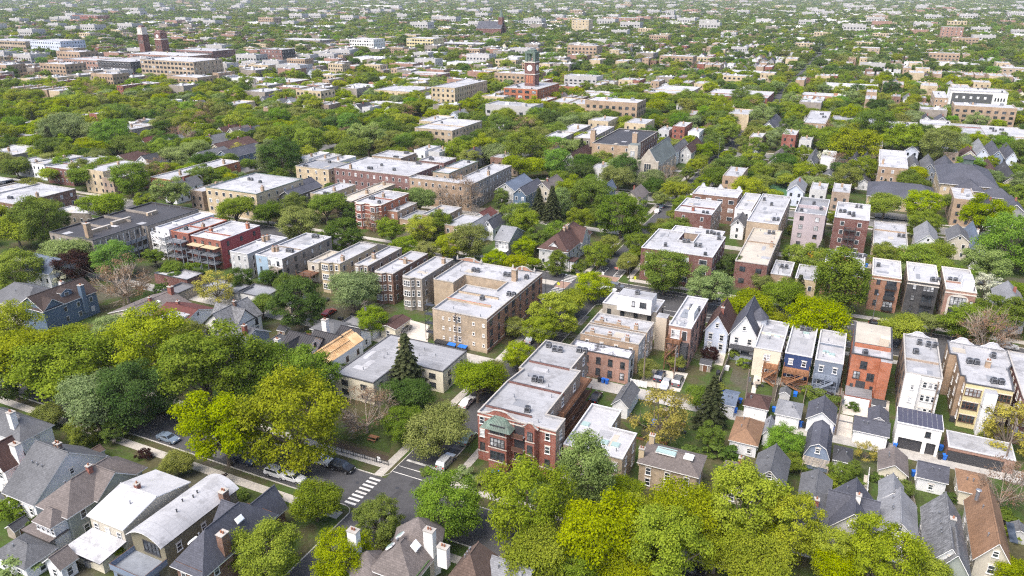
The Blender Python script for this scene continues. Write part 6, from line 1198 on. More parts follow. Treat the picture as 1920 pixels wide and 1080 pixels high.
F('long white roofed factory sheds in the sunlit district', [(485, 150), (545, 155), (600, 140), (540, 135)], 7, 'brick_rust', 'roof_bright', 1, n_ac=6, n_ch=1)
F('brick factory with plain tan end wall and short chimney', [(575, 157), (600, 161), (640, 148), (610, 143)], 10, 'brick_pink', 'roof_bright', 1, n_ac=0, n_ch=2)
F('low brick shop row in the sunlit district', [(612, 140), (655, 145), (690, 136), (645, 132)], 6, 'brick_rust', 'roof_bright', 1, n_ac=2, n_ch=0)
F('red brick shops with white roofs before the office', [(690, 146), (748, 152), (765, 143), (708, 138)], 7, 'brick_rust', 'roof_bright', 1, n_ac=2, n_ch=0)
F('large cream loft factory with stacked rows of windows', [(262, 109), (362, 118), (372, 99), (275, 95)], 20, 'brick_buff', 'roof_bright', 5, frame='trim_dark', style='triple', wd=3.2, ht=2, sp=(4.6, 4.4), n_ac=4, n_ch=0, short='the cream loft factory')
F('dark grey loft building with white framed windows', [(182, 112), (244, 117), (250, 106), (190, 101)], 15, 'brick_charcoal', 'roof_white', 3, style='pair', wd=2.6, ht=2.2, sp=(4, 4), n_ac=1, n_ch=0)
F('brown brick loft with small roof house left of the dark one', [(118, 110), (183, 114), (190, 104), (130, 100)], 14, 'brick_pink', 'roof_white', 3, style='triple', wd=2.6, ht=2, sp=(4, 4), n_ac=1, n_ch=1)
for px_, wd_, top_, lab in (((276, 112), 8.5, 39, 'slender brick water tower house with white clock band'), ((309, 114), 10.5, 34, 'thicker brick tower with dark crown beside the slender one')):
    x, y = at(*px_, 0); R_ = root_at('brick_tower', lab, 'tower', (x, y, 0)); h2 = wd_ / 2; b = MB(); b.box(-h2, h2, -h2, h2, -.3, top_ - 10, 'brick_dark_red'); b.build('wall', R_); b = MB(); b.box(-h2 - .4, h2 + .4, -h2 - .4, h2 + .4, top_ - 10, top_ - 8.8, 'limestone'); b.build('stone_band', R_); b = MB(); b.box(-h2 + .4, h2 - .4, -h2 + .4, h2 - .4, top_ - 8.8, top_ - 2, 'brick_dark_red' if wd_ > 10 else 'limestone', 'limestone'); b.box(-h2 + 1.6, h2 - 1.6, -h2 + 1.6, h2 - 1.6, top_ - 2, top_, 'brick_purple'); b.build('crown', R_)
    for k in (-1, 0, 1): window(R_, k * wd_ * .28, -h2, top_ - 20, 0, 1.4, 3.5, 'limestone', 'dh', False)
    b = MB(); b.tube((0, -h2 + .38, top_ - 6), (0, -h2 + .1, top_ - 6), 2.0, 2.0, 'trim_white', 20); b.build('clock_face', R_); take([(x - h2, y - h2), (x + h2, y + h2)])
F('tan brick complex at the foot of the twin towers', [(238, 101), (352, 105), (358, 96), (250, 93)], 12, 'brick_pink', 'roof_bright', 3, frame='trim_dark', style='pair', wd=2, sp=(4, 4), n_ac=2, n_ch=1)
F('blue-grey glass and tan office at the upper left edge', [(-30, 74), (46, 78), (60, 64), (-10, 60)], 17, 'brick_buff', 'roof_white', 3, style='quad', wd=4, ht=2.2, sp=(5, 5), frame='trim_dark', n_ac=3, n_ch=0)
F('pale blue apartment block with dark glass corner', [(55, 74), (112, 79), (125, 68), (70, 64)], 19, 'siding_pale_blue', 'roof_white', 4, frame='trim_dark', sp=(4, 3.5), wd=1.8, ht=1.8, n_ac=2, n_ch=0)
F('dark glass office with wide white roof behind the loft factory', [(330, 92), (398, 97), (416, 84), (345, 79)], 15, 'brick_purple', 'roof_white', 3, style='quad', wd=3.6, ht=1.8, sp=(4.2, 4.2), frame='trim_dark', n_ac=3, n_ch=0)
F('purple-brown apartment block with black balcony bays', [(487, 90), (528, 95), (597, 86), (560, 80)], 18, 'brick_purple', 'roof_white', 4, side='brick_charcoal', style='pair', wd=2, sp=(5, 4), n_ac=2, n_ch=0, short='the black balcony block')
F('white concrete office with round corner tower', [(655, 72), (700, 75), (708, 64), (665, 61)], 18, 'stucco_white', 'roof_bright', 4, style='triple', wd=2.6, ht=1.8, sp=(3.6, 3.6), frame='trim_dark', n_ac=1, n_ch=0)
F('yellow and white framed building under construction', [(762, 70), (812, 74), (820, 63), (772, 60)], 18, 'siding_yellow', 'roof_bright', 4, style='quad', wd=3, ht=2, sp=(4, 4), frame='trim_dark', n_ac=0, n_ch=0)
F('long dark glass office with flat white roof', [(820, 80), (900, 84), (912, 74), (835, 71)], 9, 'brick_charcoal', 'roof_bright', 2, style='quad', wd=4, sp=(5, 5), frame='trim_dark', n_ac=2, n_ch=0)
F('long low office with dark window bands at upper left centre', [(520, 72), (600, 77), (628, 66), (545, 62)], 10, 'brick_grey', 'roof_bright', 2, style='quad', wd=4, sp=(5, 5), frame='trim_dark', n_ac=2, n_ch=0)
r, Q, c = F('white modern hotel block with dark grey panel and white squares', [(1778, 171), (1882, 173), (1888, 166), (1786, 164)], 17, 'stucco_white', 'roof_white', 4, frame='trim_dark', wd=.9, ht=2.2, sp=(7, 6), n_ac=3, n_ch=0, sides='E', short='the white hotel')
y0 = min(q[1] for q in Q); x0, x1 = min(q[0] for q in Q), max(q[0] for q in Q); b = MB(); b.box(x0 + 1, x0 + (x1 - x0) * .74, y0 - .3, y0 - .02, 2, 15.8, 'siding_dark_grey'); p = b.build('dark_panel', r)
for i in range(5):
    for j in range(3): b = MB(); b.box(-.7, .7, -.12, 0, 0, 1.5, 'trim_white'); link('square_window', shared('sqw', lambda: b.mesh('square_window')), p, (x0 + (x1 - x0) * (.12 + .125 * i) + (j % 2) * 2, y0 - .3, 4 + 4.2 * j))
for k in range(4):
    for j in range(3): window(r, x0 + (x1 - x0) * (.8 + .05 * k), y0, 3 + 4.2 * j, 0, .9, 2.2, 'trim_dark', 'dh', False)
F('beige brick block with dark stair recess left of the white hotel', [(1748, 182), (1772, 184), (1778, 172), (1752, 170)], 11, 'brick_tan', 'roof_bright', 3, n_ac=1, n_ch=0)
r, d, rf = house('church', 'far dark brick church with slate roof and spire', [(897, 52), (935, 54), (945, 46)], 16, 27, 'x', 'brick_dark_red', 'shingle_slate', cat='church', near=False, n_ch=0, n_v=0, win=False); b = MB(); b.box(d[2] - 8, d[2], -5, 3, 0, 34, 'brick_dark_red'); s = b.build('tower', r); b = MB(); b.tube((d[2] - 4, -1, 34), (d[2] - 4, -1, 50), 4, .2, 'copper_green', 8); b.build('spire', s)
F('far pink brick hospital block near the upper right', [(1766, 50), (1808, 52), (1812, 44), (1770, 42)], 24, 'brick_pink', 'roof_white', 6, n_ac=2, n_ch=0, sp=(6, 6), wd=2, ht=2)
F('far beige apartment slab near the top centre', [(1072, 36), (1104, 38), (1108, 31), (1076, 29)], 26, 'brick_cream', 'roof_white', 5, n_ac=1, n_ch=0, sp=(6, 6), wd=2, ht=2)
F('far pinkish apartment row right of the beige slab', [(1142, 32), (1200, 35), (1206, 29), (1148, 27)], 16, 'brick_pink', 'roof_bright', 3, n_ac=1, n_ch=0, sp=(7, 7), wd=2, ht=2)
F('far brick school with red walls at the upper left', [(135, 27), (182, 30), (188, 24), (140, 22)], 18, 'brick_red', 'roof_white', 3, n_ac=1, n_ch=0, sp=(7, 7), wd=3, ht=2)
F('far white warehouse with orange stripe near the top', [(676, 9), (745, 11), (752, 6), (684, 4)], 14, 'stucco_white', 'roof_bright', 0, n_ac=2, n_ch=0)
F('far cream courthouse-like block near the top left centre', [(525, 14), (575, 16), (582, 11), (532, 9)], 16, 'brick_tan', 'roof_white', 3, n_ac=1, n_ch=0, sp=(8, 8), wd=3, ht=2)
F('far white tower block near the top right centre', [(1248, 19), (1264, 20), (1266, 16), (1250, 15)], 20, 'stucco_grey', 'roof_white', 5, n_ac=0, n_ch=0, sp=(6, 6), wd=2, ht=2)
F('cream court flats amid trees at upper right', [(1600, 88), (1650, 92), (1656, 82), (1606, 79)], 12, 'brick_buff', 'roof_bright', 3, n_ac=1, n_ch=0, sp=(5, 5), wd=1.6)
F('long bright roofed shops along the far avenue', [(1782, 118), (1838, 124), (1832, 110), (1780, 107)], 9, 'brick_cream', 'roof_bright', 2, n_ac=2, n_ch=0, sp=(5, 5), wd=2)
F('tan shop block at the right edge of the far avenue', [(1868, 126), (1925, 130), (1925, 117), (1870, 113)], 11, 'brick_buff', 'roof_bright', 3, n_ac=1, n_ch=0, sp=(5, 5), wd=2)
# ---------------------------------------------------------------- trees
def np_mesh(name, verts, faces_n, k, mat):
    me = bpy.data.meshes.new(name); n = len(verts); nf = n // k
    me.vertices.add(n); me.vertices.foreach_set('co', verts.astype(np.float32).ravel())
    me.loops.add(n); me.loops.foreach_set('vertex_index', np.arange(n, dtype=np.int32))
    me.polygons.add(nf); me.polygons.foreach_set('loop_start', np.arange(0, n, k, dtype=np.int32)); me.polygons.foreach_set('loop_total', np.full(nf, k, dtype=np.int32))
    me.update(calc_edges=True); me.materials.append(MATS[mat]); return me
def leaf_quads(c, nrm, size, r):
    """one small pointed leaf spray per centre, facing nrm"""
    n = len(c); nrm = nrm / np.linalg.norm(nrm, axis=1, keepdims=True)
    t = r.normal(size=(n, 3)); t -= nrm * (t * nrm).sum(1, keepdims=True); t /= np.linalg.norm(t, axis=1, keepdims=True); b = np.cross(nrm, t)
    s = size * r.uniform(.6, 1.35, (n, 1))
    q = np.stack([c - t * s * .62, c + b * s * .42 + nrm * s * .12, c + t * s * .62, c - b * s * .42 + nrm * s * .12], 1)
    return q.reshape(-1, 3)
def crown_mesh(seed, R=6.0, H=10.2, base=1.5, n_cl=72, n_leaf=21000, leaf=.26, shape='round', gap=.0, clr=(1.3, 2.1)):
    """crown of leaf clumps on an uneven shell; centre clumps kept thin so that dark gaps show"""
    r = np.random.default_rng(seed); C = []; tries = 0
    subs = [np.array([math.cos(k * 2.2 + seed) * R * .46 * r.uniform(.7, 1.15), math.sin(k * 2.2 + seed) * R * .46 * r.uniform(.7, 1.15), r.uniform(-1.6, 1.7), r.uniform(.42, .62)]) for k in range(5)]
    while len(C) < n_cl and tries < 4000:
        tries += 1
        d = r.normal(size=3); d /= np.linalg.norm(d)
        if d[2] < -.8: continue
        rad = r.uniform(.5, .95) ** .6
        lob = 1 + .16 * math.sin(3 * math.atan2(d[1], d[0]) + seed) + .1 * math.sin(5 * math.atan2(d[1], d[0]) + 2 * seed)
        p = np.array([d[0] * R * lob, d[1] * R * lob, d[2] * (H * .56)]) * rad
        if shape == 'multi':
            s = subs[len(C) % len(subs)]; p = np.array([d[0] * R * s[3], d[1] * R * s[3], d[2] * H * .5 * s[3]]) * rad + s[:3]
        if shape == 'vase' and d[2] < 0: p[:2] *= .7
        if shape == 'tall': p[:2] *= .72
        p[2] += base + H * .44
        if any(np.linalg.norm(p - q) < clr[0] * (.8 + gap) for q, _ in C): continue
        C.append((p, r.uniform(*clr)))
    cen = np.array([c for c, _ in C]); cr = np.array([x for _, x in C]); wgt = cr ** 2; idx = r.choice(len(C), n_leaf, p=wgt / wgt.sum())
    d = r.normal(size=(n_leaf, 3)); d[:, 2] += .35; d /= np.linalg.norm(d, axis=1, keepdims=True)
    rr = cr[idx][:, None] * (r.uniform(0, 1, (n_leaf, 1)) ** .33) * np.array([1.1, 1.1, .72])
    # every clump broken into sprays
    sp = r.normal(size=(len(C), 9, 3)); sp /= np.linalg.norm(sp, axis=2, keepdims=True); sp[:, :, 2] = np.abs(sp[:, :, 2]) * .8 - .15
    k = r.integers(0, 9, n_leaf); mixv = r.uniform(0, 1, (n_leaf, 1)); d2 = d * (1 - mixv * .75) + sp[idx, k] * mixv * .85
    pos = cen[idx] + d2 * rr
    nrm = d2 * .55 + np.array([0, 0, .55]) + r.normal(size=(n_leaf, 3)) * .45
    nrm += (pos - np.array([0, 0, base + H * .4])) / R * .25
    return leaf_quads(pos, nrm, leaf, r), cen
def trunk_mesh(name, cen, base, R, seed, mat='bark', thick=.34, twigs=0):
    r = random.Random(seed); b = MB(); fork = Vector((r.uniform(-.2, .2), r.uniform(-.2, .2), base * .85))
    b.tube((0, 0, -.3), (0, 0, .3), thick * 1.5, thick * 1.1, mat, 8, False); b.tube((0, 0, .3), fork, thick * 1.1, thick * .85, mat, 8, False)
    pts = sorted(cen.tolist(), key=lambda p: r.random())
    for p in pts[:16]:
        p = Vector(p); m = fork.lerp(p, .45) + Vector((r.uniform(-.5, .5), r.uniform(-.5, .5), r.uniform(-.2, .9)))
        b.tube(fork, m, thick * .5, thick * .28, mat, 5, False); b.tube(m, p, thick * .28, .05, mat, 5, False)
        for k in range(twigs):
            q = p + Vector((r.gauss(0, 1.2), r.gauss(0, 1.2), r.gauss(.6, .7))); b.tube(m.lerp(p, .5), q, .07, .02, mat, 3, False)
            for j in range(3): b.tube(m.lerp(p, .5).lerp(q, .6), q + Vector((r.gauss(0, .8), r.gauss(0, .8), r.gauss(.5, .6))), .04, .015, mat, 3, False)
    return b.mesh(name)
PROTO = {}
def make_protos():
    specs = dict(a=dict(seed=1), b=dict(seed=2, shape='multi', H=10, n_cl=84), c=dict(seed=3, n_cl=90, clr=(1.0, 1.6)), d=dict(seed=4, R=6.6, H=8.5, shape='multi', n_cl=84), e=dict(seed=5, shape='tall', H=11), f=dict(seed=6, n_cl=64, gap=.06, shape='vase'), g=dict(seed=8, R=6.6, shape='multi', H=9.5, n_cl=84), h=dict(seed=9, R=6.4, shape='multi', H=11, n_cl=66, clr=(1.1, 1.8)))
    for k, s in specs.items():
        v, cen = crown_mesh(**s); PROTO[k] = (np_mesh('crown', v, None, 4, 'leaf_grn'), trunk_mesh('trunk', cen, 2.4, 6, s['seed']))
    v, cen = crown_mesh(21, n_cl=80, n_leaf=22000, leaf=.25, clr=(1.5, 1.9), H=10.2); PROTO['dense'] = (np_mesh('crown', v, None, 4, 'leaf_grn2'), trunk_mesh('trunk', cen, 2.4, 6, 21))
    for i in (31, 32): v, cen = crown_mesh(i, n_cl=40, n_leaf=4200, leaf=.33, clr=(1.2, 2.0)); PROTO['airy%d' % (i - 30)] = (np_mesh('crown', v, None, 4, 'leaf_lim'), trunk_mesh('trunk', cen, 2.4, 6, i, 'bark', .3, 2))
    for i in (41, 42): v, cen = crown_mesh(i, n_cl=44, n_leaf=3400, leaf=.24, clr=(1.2, 2.0)); PROTO['bare%d' % (i - 40)] = (np_mesh('crown', v, None, 4, 'leaf_brn'), trunk_mesh('trunk', cen, 2.0, 6, i, 'bark_pale', .3, 9))
    # conifer: whorls of drooping boughs
    r = np.random.default_rng(7); P = []; N = []
    for w_ in range(26):
        z = 1.2 + w_ * .46; rad = 3.3 * (1 - w_ / 27) + .25; nb = 8 if w_ < 18 else 5; ph = r.uniform(0, 6)
        for k in range(nb):
            a = ph + 2 * math.pi * k / nb + r.uniform(-.2, .2); L = rad * r.uniform(.8, 1.12); n = int(14 + L * 16); t = r.uniform(.08, 1, n) ** .8
            wdt = (1 - t) * .55 * rad * .45 + .12; off = r.uniform(-1, 1, n) * wdt
            x = math.cos(a) * L * t - math.sin(a) * off; y = math.sin(a) * L * t + math.cos(a) * off; zz = z - .22 * L * t ** 1.5 + r.uniform(-.1, .12, n)
            P.append(np.stack([x, y, zz], 1)); N.append(np.stack([math.cos(a) * .5 + r.normal(0, .4, n), math.sin(a) * .5 + r.normal(0, .4, n), .8 + r.normal(0, .3, n)], 1))
    P = np.concatenate(P); N = np.concatenate(N); v = leaf_quads(P, N, .34, r); b = MB(); b.tube((0, 0, -.3), (0, 0, 12.5), .28, .04, 'bark', 7, False)
    PROTO['con'] = (np_mesh('crown', v, None, 4, 'leaf_con'), b.mesh('trunk'))
    # low shrub
    v, cen = crown_mesh(51, R=1.5, H=2.2, base=.0, n_cl=16, n_leaf=1600, leaf=.2, clr=(.45, .7)); PROTO['shrub'] = (np_mesh('foliage', v, None, 4, 'leaf_grn'), None)
make_protos()
W0 = dict(con=6.8, shrub=3.2)
KINDS = dict(yel=('street_tree', 'bright yellow-green tree', 'bcfadgh'), yg=('street_tree', 'yellow-green tree', 'abdfgh'), grn=('street_tree', 'mid-green tree', 'abcdefgh'), grn2=('street_tree', 'dense vivid green round tree', ['dense']),
             drk=('street_tree', 'dark green tree', 'acdg'), pale=('willow_tree', 'pale grey-green tree', 'bdeh'), olv=('street_tree', 'olive green tree', 'bdfg'), lim=('budding_tree', 'sparse pale yellow tree', ['airy1', 'airy2']),
             brn=('bare_tree', 'bare brownish tree', ['bare1', 'bare2']), pur=('purple_leaf_tree', 'dark purple-leaved tree', 'ac'), con=('conifer_tree', 'dark conifer', ['con']), wht=('blossom_tree', 'whitish blossoming tree', ['airy1', 'airy2']), gry=('willow_tree', 'grey-green willowy tree', 'bdeh'))
TREES = []; N_TREE = [0]
def tree(X, Y, width, kind, height=None, labelled=True):
    nm, desc, protos = KINDS[kind]; pk = random.choice(list(protos)); cm, tm = PROTO[pk]; s = width / W0.get(pk, 13.2)
    sz = s * (random.uniform(.9, 1.1) if height is None else height) * (.78 if kind == 'con' else 1)
    root = link(nm, None, None, (X, Y, 0), random.uniform(0, 6.28), (s, s, sz)); root.empty_display_size = .5
    tr = link('trunk', tm, root); c = link('crown', cm, root)
    c.material_slots[0].link = 'OBJECT'; c.material_slots[0].material = MATS['leaf_' + kind]
    TREES.append([root, X, Y, width, desc, kind]); return root
def tree_px(x, y, wpx, kind, height=None):
    z = 7.0; hf = height or (1.3 if y > 850 and x > 940 and wpx > 80 else 1.08 if y > 590 and wpx > 100 else None); k = hf or 1.0
    for _ in range(4):
        X, Y = at(x, y, z); dep = depth_of(X, Y, z); wm = wpx * dep / FPX; z = (.5 + 5.8 * k * wm / 13.2) if kind != 'con' else wm * .62
    s = 1.1 if kind != 'con' and (y < 560 or (x < 700 and y < 830)) else 1
    tree(X, Y, max(wm * s, 2.2), kind, hf)
T = [  # crown centre in the photograph, crown width, kind
 (838, 945, 140, 'grn2'), (712, 975, 98, 'grn'), (590, 930, 108, 'yg'), (500, 1035, 130, 'yel'), (640, 1045, 122, 'yel'), (985, 945, 165, 'yel'), (1100, 890, 140, 'pale'), (1172, 915, 80, 'yel'), (1120, 985, 190, 'yel'), (1275, 958, 160, 'yel'), (1395, 955, 172, 'yel'), (1240, 1030, 160, 'yel'),
 (1010, 1040, 150, 'yel'), (1478, 985, 138, 'yel'), (1555, 1035, 100, 'yel'), (1430, 1060, 150, 'yel'), (1650, 1045, 145, 'yel'), (1745, 1060, 110, 'yel'), (1895, 1065, 90, 'yel'), (1345, 1010, 130, 'yel'), (1420, 1010, 110, 'yel'), (1195, 990, 120, 'yel'), (1570, 1060, 110, 'yel'), (1180, 1060, 120, 'yel'), (1080, 1075, 100, 'yg'),
 (1238, 775, 122, 'lim'), (1308, 738, 62, 'grn'), (1335, 760, 72, 'con'), (1330, 815, 62, 'grn'), (1472, 822, 76, 'grn2'), (1490, 862, 52, 'yg'), (1625, 842, 46, 'lim'), (1576, 884, 46, 'grn'), (1600, 872, 40, 'grn'), (1696, 912, 42, 'grn'), (1885, 905, 100, 'brn'), (1895, 800, 110, 'lim'), (1268, 668, 50, 'olv'), (1332, 660, 36, 'pur'), (1215, 685, 46, 'olv'), (1376, 660, 22, 'yg'),
 (420, 805, 160, 'yel'), (550, 792, 180, 'yel'), (250, 745, 128, 'drk'), (120, 690, 170, 'yg'), (55, 668, 160, 'yel'), (175, 745, 140, 'gry'), (285, 655, 150, 'yel'), (385, 690, 175, 'grn'), (228, 622, 100, 'pale'), (495, 695, 130, 'grn'), (588, 705, 115, 'grn'), (8, 622, 110, 'yel'), (20, 700, 110, 'drk'), (340, 620, 90, 'olv'), (135, 645, 96, 'yel'), (155, 805, 60, 'yg'), (215, 805, 50, 'grn'), (330, 860, 70, 'olv'), (90, 770, 60, 'olv'),
 (685, 770, 100, 'brn'), (755, 790, 80, 'grn'), (825, 800, 125, 'olv'), (762, 690, 84, 'con'), (765, 728, 100, 'drk'), (895, 705, 110, 'yg'), (972, 665, 62, 'yel'), (920, 690, 70, 'olv'),
 (1068, 560, 85, 'yel'), (1010, 618, 85, 'yel'), (1110, 538, 62, 'yel'), (1040, 590, 95, 'yel'), (965, 610, 50, 'olv'),
 (555, 565, 105, 'drk'), (490, 568, 62, 'grn'), (660, 538, 105, 'gry'), (697, 602, 58, 'yg'), (405, 535, 72, 'lim'), (232, 522, 105, 'brn'), (138, 498, 66, 'pur'), (212, 487, 76, 'grn2'), (128, 470, 90, 'pale'), (30, 505, 85, 'yg'), (505, 515, 48, 'drk'), (540, 540, 50, 'grn'), (108, 515, 40, 'wht'), (450, 520, 48, 'drk'), (290, 480, 40, 'grn'), (320, 500, 46, 'grn'),
 (1247, 510, 95, 'grn'), (1325, 545, 88, 'gry'), (1405, 568, 108, 'yel'), (1370, 500, 60, 'drk'), (1528, 592, 125, 'yel'), (1572, 540, 118, 'grn'), (1465, 548, 76, 'yg'), (1498, 545, 40, 'con'), (1445, 590, 70, 'yel'), (1695, 612, 95, 'yel'), (1752, 600, 66, 'olv'), (1820, 602, 100, 'yg'), (1885, 590, 95, 'grn'), (1848, 540, 60, 'wht'), (1850, 625, 105, 'brn'), (1905, 545, 60, 'yg'), (1855, 500, 90, 'pale'), (1895, 460, 110, 'grn2'), (1840, 410, 90, 'yel'), (1730, 385, 70, 'yel'), (1660, 380, 70, 'yel'), (1790, 380, 60, 'grn'), (1540, 468, 24, 'con'), (1555, 480, 26, 'grn'), (1430, 525, 44, 'olv'), (1485, 430, 20, 'olv'),
 (1165, 405, 92, 'grn'), (1108, 370, 76, 'grn'), (1075, 365, 60, 'yg'), (1180, 380, 40, 'yg'), (1110, 350, 34, 'grn2', 1.5), (1010, 385, 40, 'con'), (1035, 390, 44, 'con'), (990, 400, 36, 'olv'), (1050, 440, 60, 'grn'), (1045, 495, 46, 'grn'), (880, 455, 74, 'olv'), (930, 490, 42, 'yel'), (965, 492, 46, 'yel'), (1000, 490, 30, 'yel'), (1180, 485, 30, 'yg'), (1195, 460, 50, 'grn'), (1270, 355, 50, 'yel'), (1225, 345, 46, 'drk'), (1250, 330, 40, 'brn'), (1160, 330, 60, 'olv'), (1090, 320, 50, 'drk'), (985, 280, 80, 'yg'), (1040, 275, 44, 'grn2'), (1090, 285, 30, 'con'), (1050, 330, 40, 'yg'), (1130, 300, 46, 'olv'),
 (860, 365, 76, 'brn'), (800, 345, 30, 'grn'), (790, 430, 60, 'yel'), (735, 430, 60, 'yg'), (825, 425, 60, 'grn'), (640, 440, 80, 'drk'), (610, 385, 76, 'grn'), (560, 420, 76, 'olv'), (500, 395, 60, 'grn'), (440, 395, 70, 'yg'), (700, 415, 40, 'brn'), (530, 400, 40, 'olv'), (660, 400, 40, 'drk'), (690, 480, 40, 'yg'), (760, 462, 50, 'yg'), (800, 470, 46, 'olv'), (840, 465, 50, 'yel'),
 (245, 340, 70, 'grn'), (160, 330, 60, 'grn'), (190, 330, 40, 'gry'), (195, 385, 82, 'yg'), (320, 365, 66, 'pale'), (70, 420, 90, 'grn'), (30, 430, 80, 'yel'), (60, 400, 60, 'drk'), (380, 335, 50, 'grn'), (340, 330, 46, 'drk'), (330, 290, 56, 'pale'), (345, 255, 50, 'brn'), (448, 285, 34, 'lim'), (125, 240, 80, 'gry'), (215, 258, 70, 'grn2'), (175, 250, 60, 'pale'), (30, 310, 50, 'grn'), (20, 275, 40, 'drk'), (95, 275, 40, 'con'), (270, 380, 40, 'yg'), (60, 345, 50, 'olv'),
 (580, 270, 60, 'yg'), (640, 262, 60, 'yg'), (690, 262, 70, 'pale'), (720, 240, 60, 'grn'), (600, 310, 0, 'drk'), (530, 300, 70, 'drk'), (505, 300, 60, 'gry'), (660, 280, 70, 'grn'), (740, 260, 44, 'olv'), (780, 285, 30, 'brn'), (860, 285, 50, 'yg'), (880, 300, 40, 'olv'), (940, 245, 46, 'grn'), (905, 260, 40, 'grn'), (560, 250, 60, 'grn'),
 (1640, 235, 70, 'grn'), (1600, 268, 90, 'yel'), (1560, 262, 60, 'yg'), (1700, 268, 70, 'yg'), (1760, 278, 70, 'olv'), (1475, 290, 40, 'drk'), (1545, 300, 36, 'wht'), (1575, 305, 40, 'brn'), (1810, 215, 46, 'yg'), (1415, 285, 44, 'grn', 1.3), (1360, 250, 50, 'yg'), (1340, 270, 40, 'grn'), (1320, 280, 40, 'yg'), (1430, 340, 44, 'olv'), (1400, 362, 60, 'yel'), (1650, 300, 30, 'yg'),
]
for yy in range(206, 470, 11):
    for xx in (-67.0, -57.0):
        if not (285 < yy < 301 or 390 < yy < 406) and random.random() < .8: tree(xx + random.uniform(-.4, .4), yy + random.uniform(-2, 2), random.uniform(6.5, 9.5), random.choice(('yg', 'grn', 'yel', 'olv')))
for t in T:
    if t[2]: tree_px(*t)
# ---------------------------------------------------------------- vehicles
def car_protos():
    def body(prof, roofz, L, Wd, kind):
        """lofted body: side outline swept across the width with tumblehome"""
        b = MB(); hw = Wd / 2; n = len(prof)
        def ring(x): return None
        left = [(x, -hw * k, z) for x, z, k in prof]; right = [(x, hw * k, z) for x, z, k in prof]
        b.face(left[::-1], 'paint_white'); b.face(right, 'paint_white')
        for i in range(n):
            j = (i + 1) % n; b.face([left[i], left[j], right[j], right[i]], 'paint_white')
        return b.mesh('body')
    out = {}
    for kind, L, Wd, prof, gl in (('sedan', 4.6, 1.8, [(-2.3, .3, .92), (2.3, .3, .92), (2.32, .62, .95), (2.2, .78, .96), (1.05, .98, .97), (.45, 1.42, .76), (-.75, 1.45, .76), (-1.6, 1.05, .95), (-2.25, .98, .95), (-2.33, .6, .95)], (1.02, .5, -.72, -1.52, 1.0, 1.39)),
                             ('suv', 4.7, 1.9, [(-2.35, .35, .92), (2.3, .35, .92), (2.34, .75, .95), (2.15, .98, .96), (1.1, 1.12, .97), (.5, 1.66, .8), (-1.9, 1.7, .8), (-2.3, 1.15, .95), (-2.37, .7, .95)], (1.06, .55, -1.85, -2.22, 1.13, 1.6))):
        me = body(prof, 0, L, Wd, kind); xw, xr, xb, xe, zl, zh = gl; hw = Wd / 2
        g_ = MB(); e = .012
        g_.face([(xw + e, -hw * .86, zl + .02), (xw + e, hw * .86, zl + .02), (xr + .06, hw * .72, zh), (xr + .06, -hw * .72, zh)], 'glass'); g_.face([(xe - e, hw * .86, zl + .06), (xe - e, -hw * .86, zl + .06), (xb - .07, -hw * .72, zh), (xb - .07, hw * .72, zh)], 'glass')
        kk = .76 if kind == 'sedan' else .8
        for s in (-1, 1): g_.face([(xw - .2, s * (hw * .955), zl + .03), (xr - .02, s * (hw * kk + .03), zh - .02), (xb + .1, s * (hw * kk + .03), zh - .02), (xe + .15, s * (hw * .945), zl + .08)], 'glass')
        wb = MB(); wb.tube((0, -.1, 0), (0, .1, 0), .33, .33, 'rubber', 14); rm = MB(); rm.tube((0, -.12, 0), (0, .12, 0), .2, .2, 'metal_grey', 10)
        h = MB(); h.box(-.05, .05, -.2, .2, -.08, .08, 'lamp_clear'); t_ = MB(); t_.box(-.05, .05, -.16, .16, -.1, .1, 'lamp_red')
        out[kind] = (me, g_.mesh('windows'), wb.mesh('wheel'), rm.mesh('rim'), h.mesh('headlight'), t_.mesh('taillight'), L, hw)
    return out
CARS = car_protos()
def car(label, px, axis, color, kind='sedan', flip=False, world=None):
    X, Y = world or at(*px, .7); me, gl, wh, rim, hl, tl, L, hw = CARS[kind]
    rz = (0 if axis == 'x' else math.pi / 2) + (math.pi if flip else 0) + random.uniform(-.02, .02)
    r = root_at('parked_car', label, 'car', (X, Y, .012), 'cars parked in the streets and alleys', rz)
    b = link('body', me, r); b.material_slots[0].link = 'OBJECT'; b.material_slots[0].material = MATS['paint_' + color]
    link('windows', gl, r)
    for sx in (1.42, -1.42):
        for sy in (-1, 1): w_ = link('wheel', wh, r, (sx, sy * (hw - .08), .33)); link('rim', rim, w_)
    for sy in (-1, 1): link('headlight', hl, r, (L / 2 - .03, sy * hw * .68, .68)); link('taillight', tl, r, (-L / 2 - .0, sy * hw * .72, .78))
    return r
car('steel blue sedan parked before the grass strip and near pavement', (315, 820), 'x', 'steel', 'sedan'); car('dark sedan parked half under the yellow tree', (458, 861), 'x', 'navy', 'sedan'); car('white hatchback with black roof beside a white car', (520, 886), 'x', 'white', 'suv'); car('small white car ahead of the white hatchback', (549, 894), 'x', 'white', 'sedan')
car('white wagon on the far kerb behind the black one', (603, 862), 'x', 'white', 'suv'); car('black wagon on the far kerb near the crosswalk', (641, 875), 'x', 'black', 'suv'); car('dark sedan parked beside the near pavement under trees', (216, 790), 'x', 'black', 'sedan'); car('black car near the middle of the leafy street', (303, 770), 'x', 'black', 'suv'); car('dark car under the branches on the far kerb', (345, 785), 'x', 'navy', 'sedan'); car('white pickup-like car beside the glassy trailer', (152, 769), 'x', 'white', 'sedan')
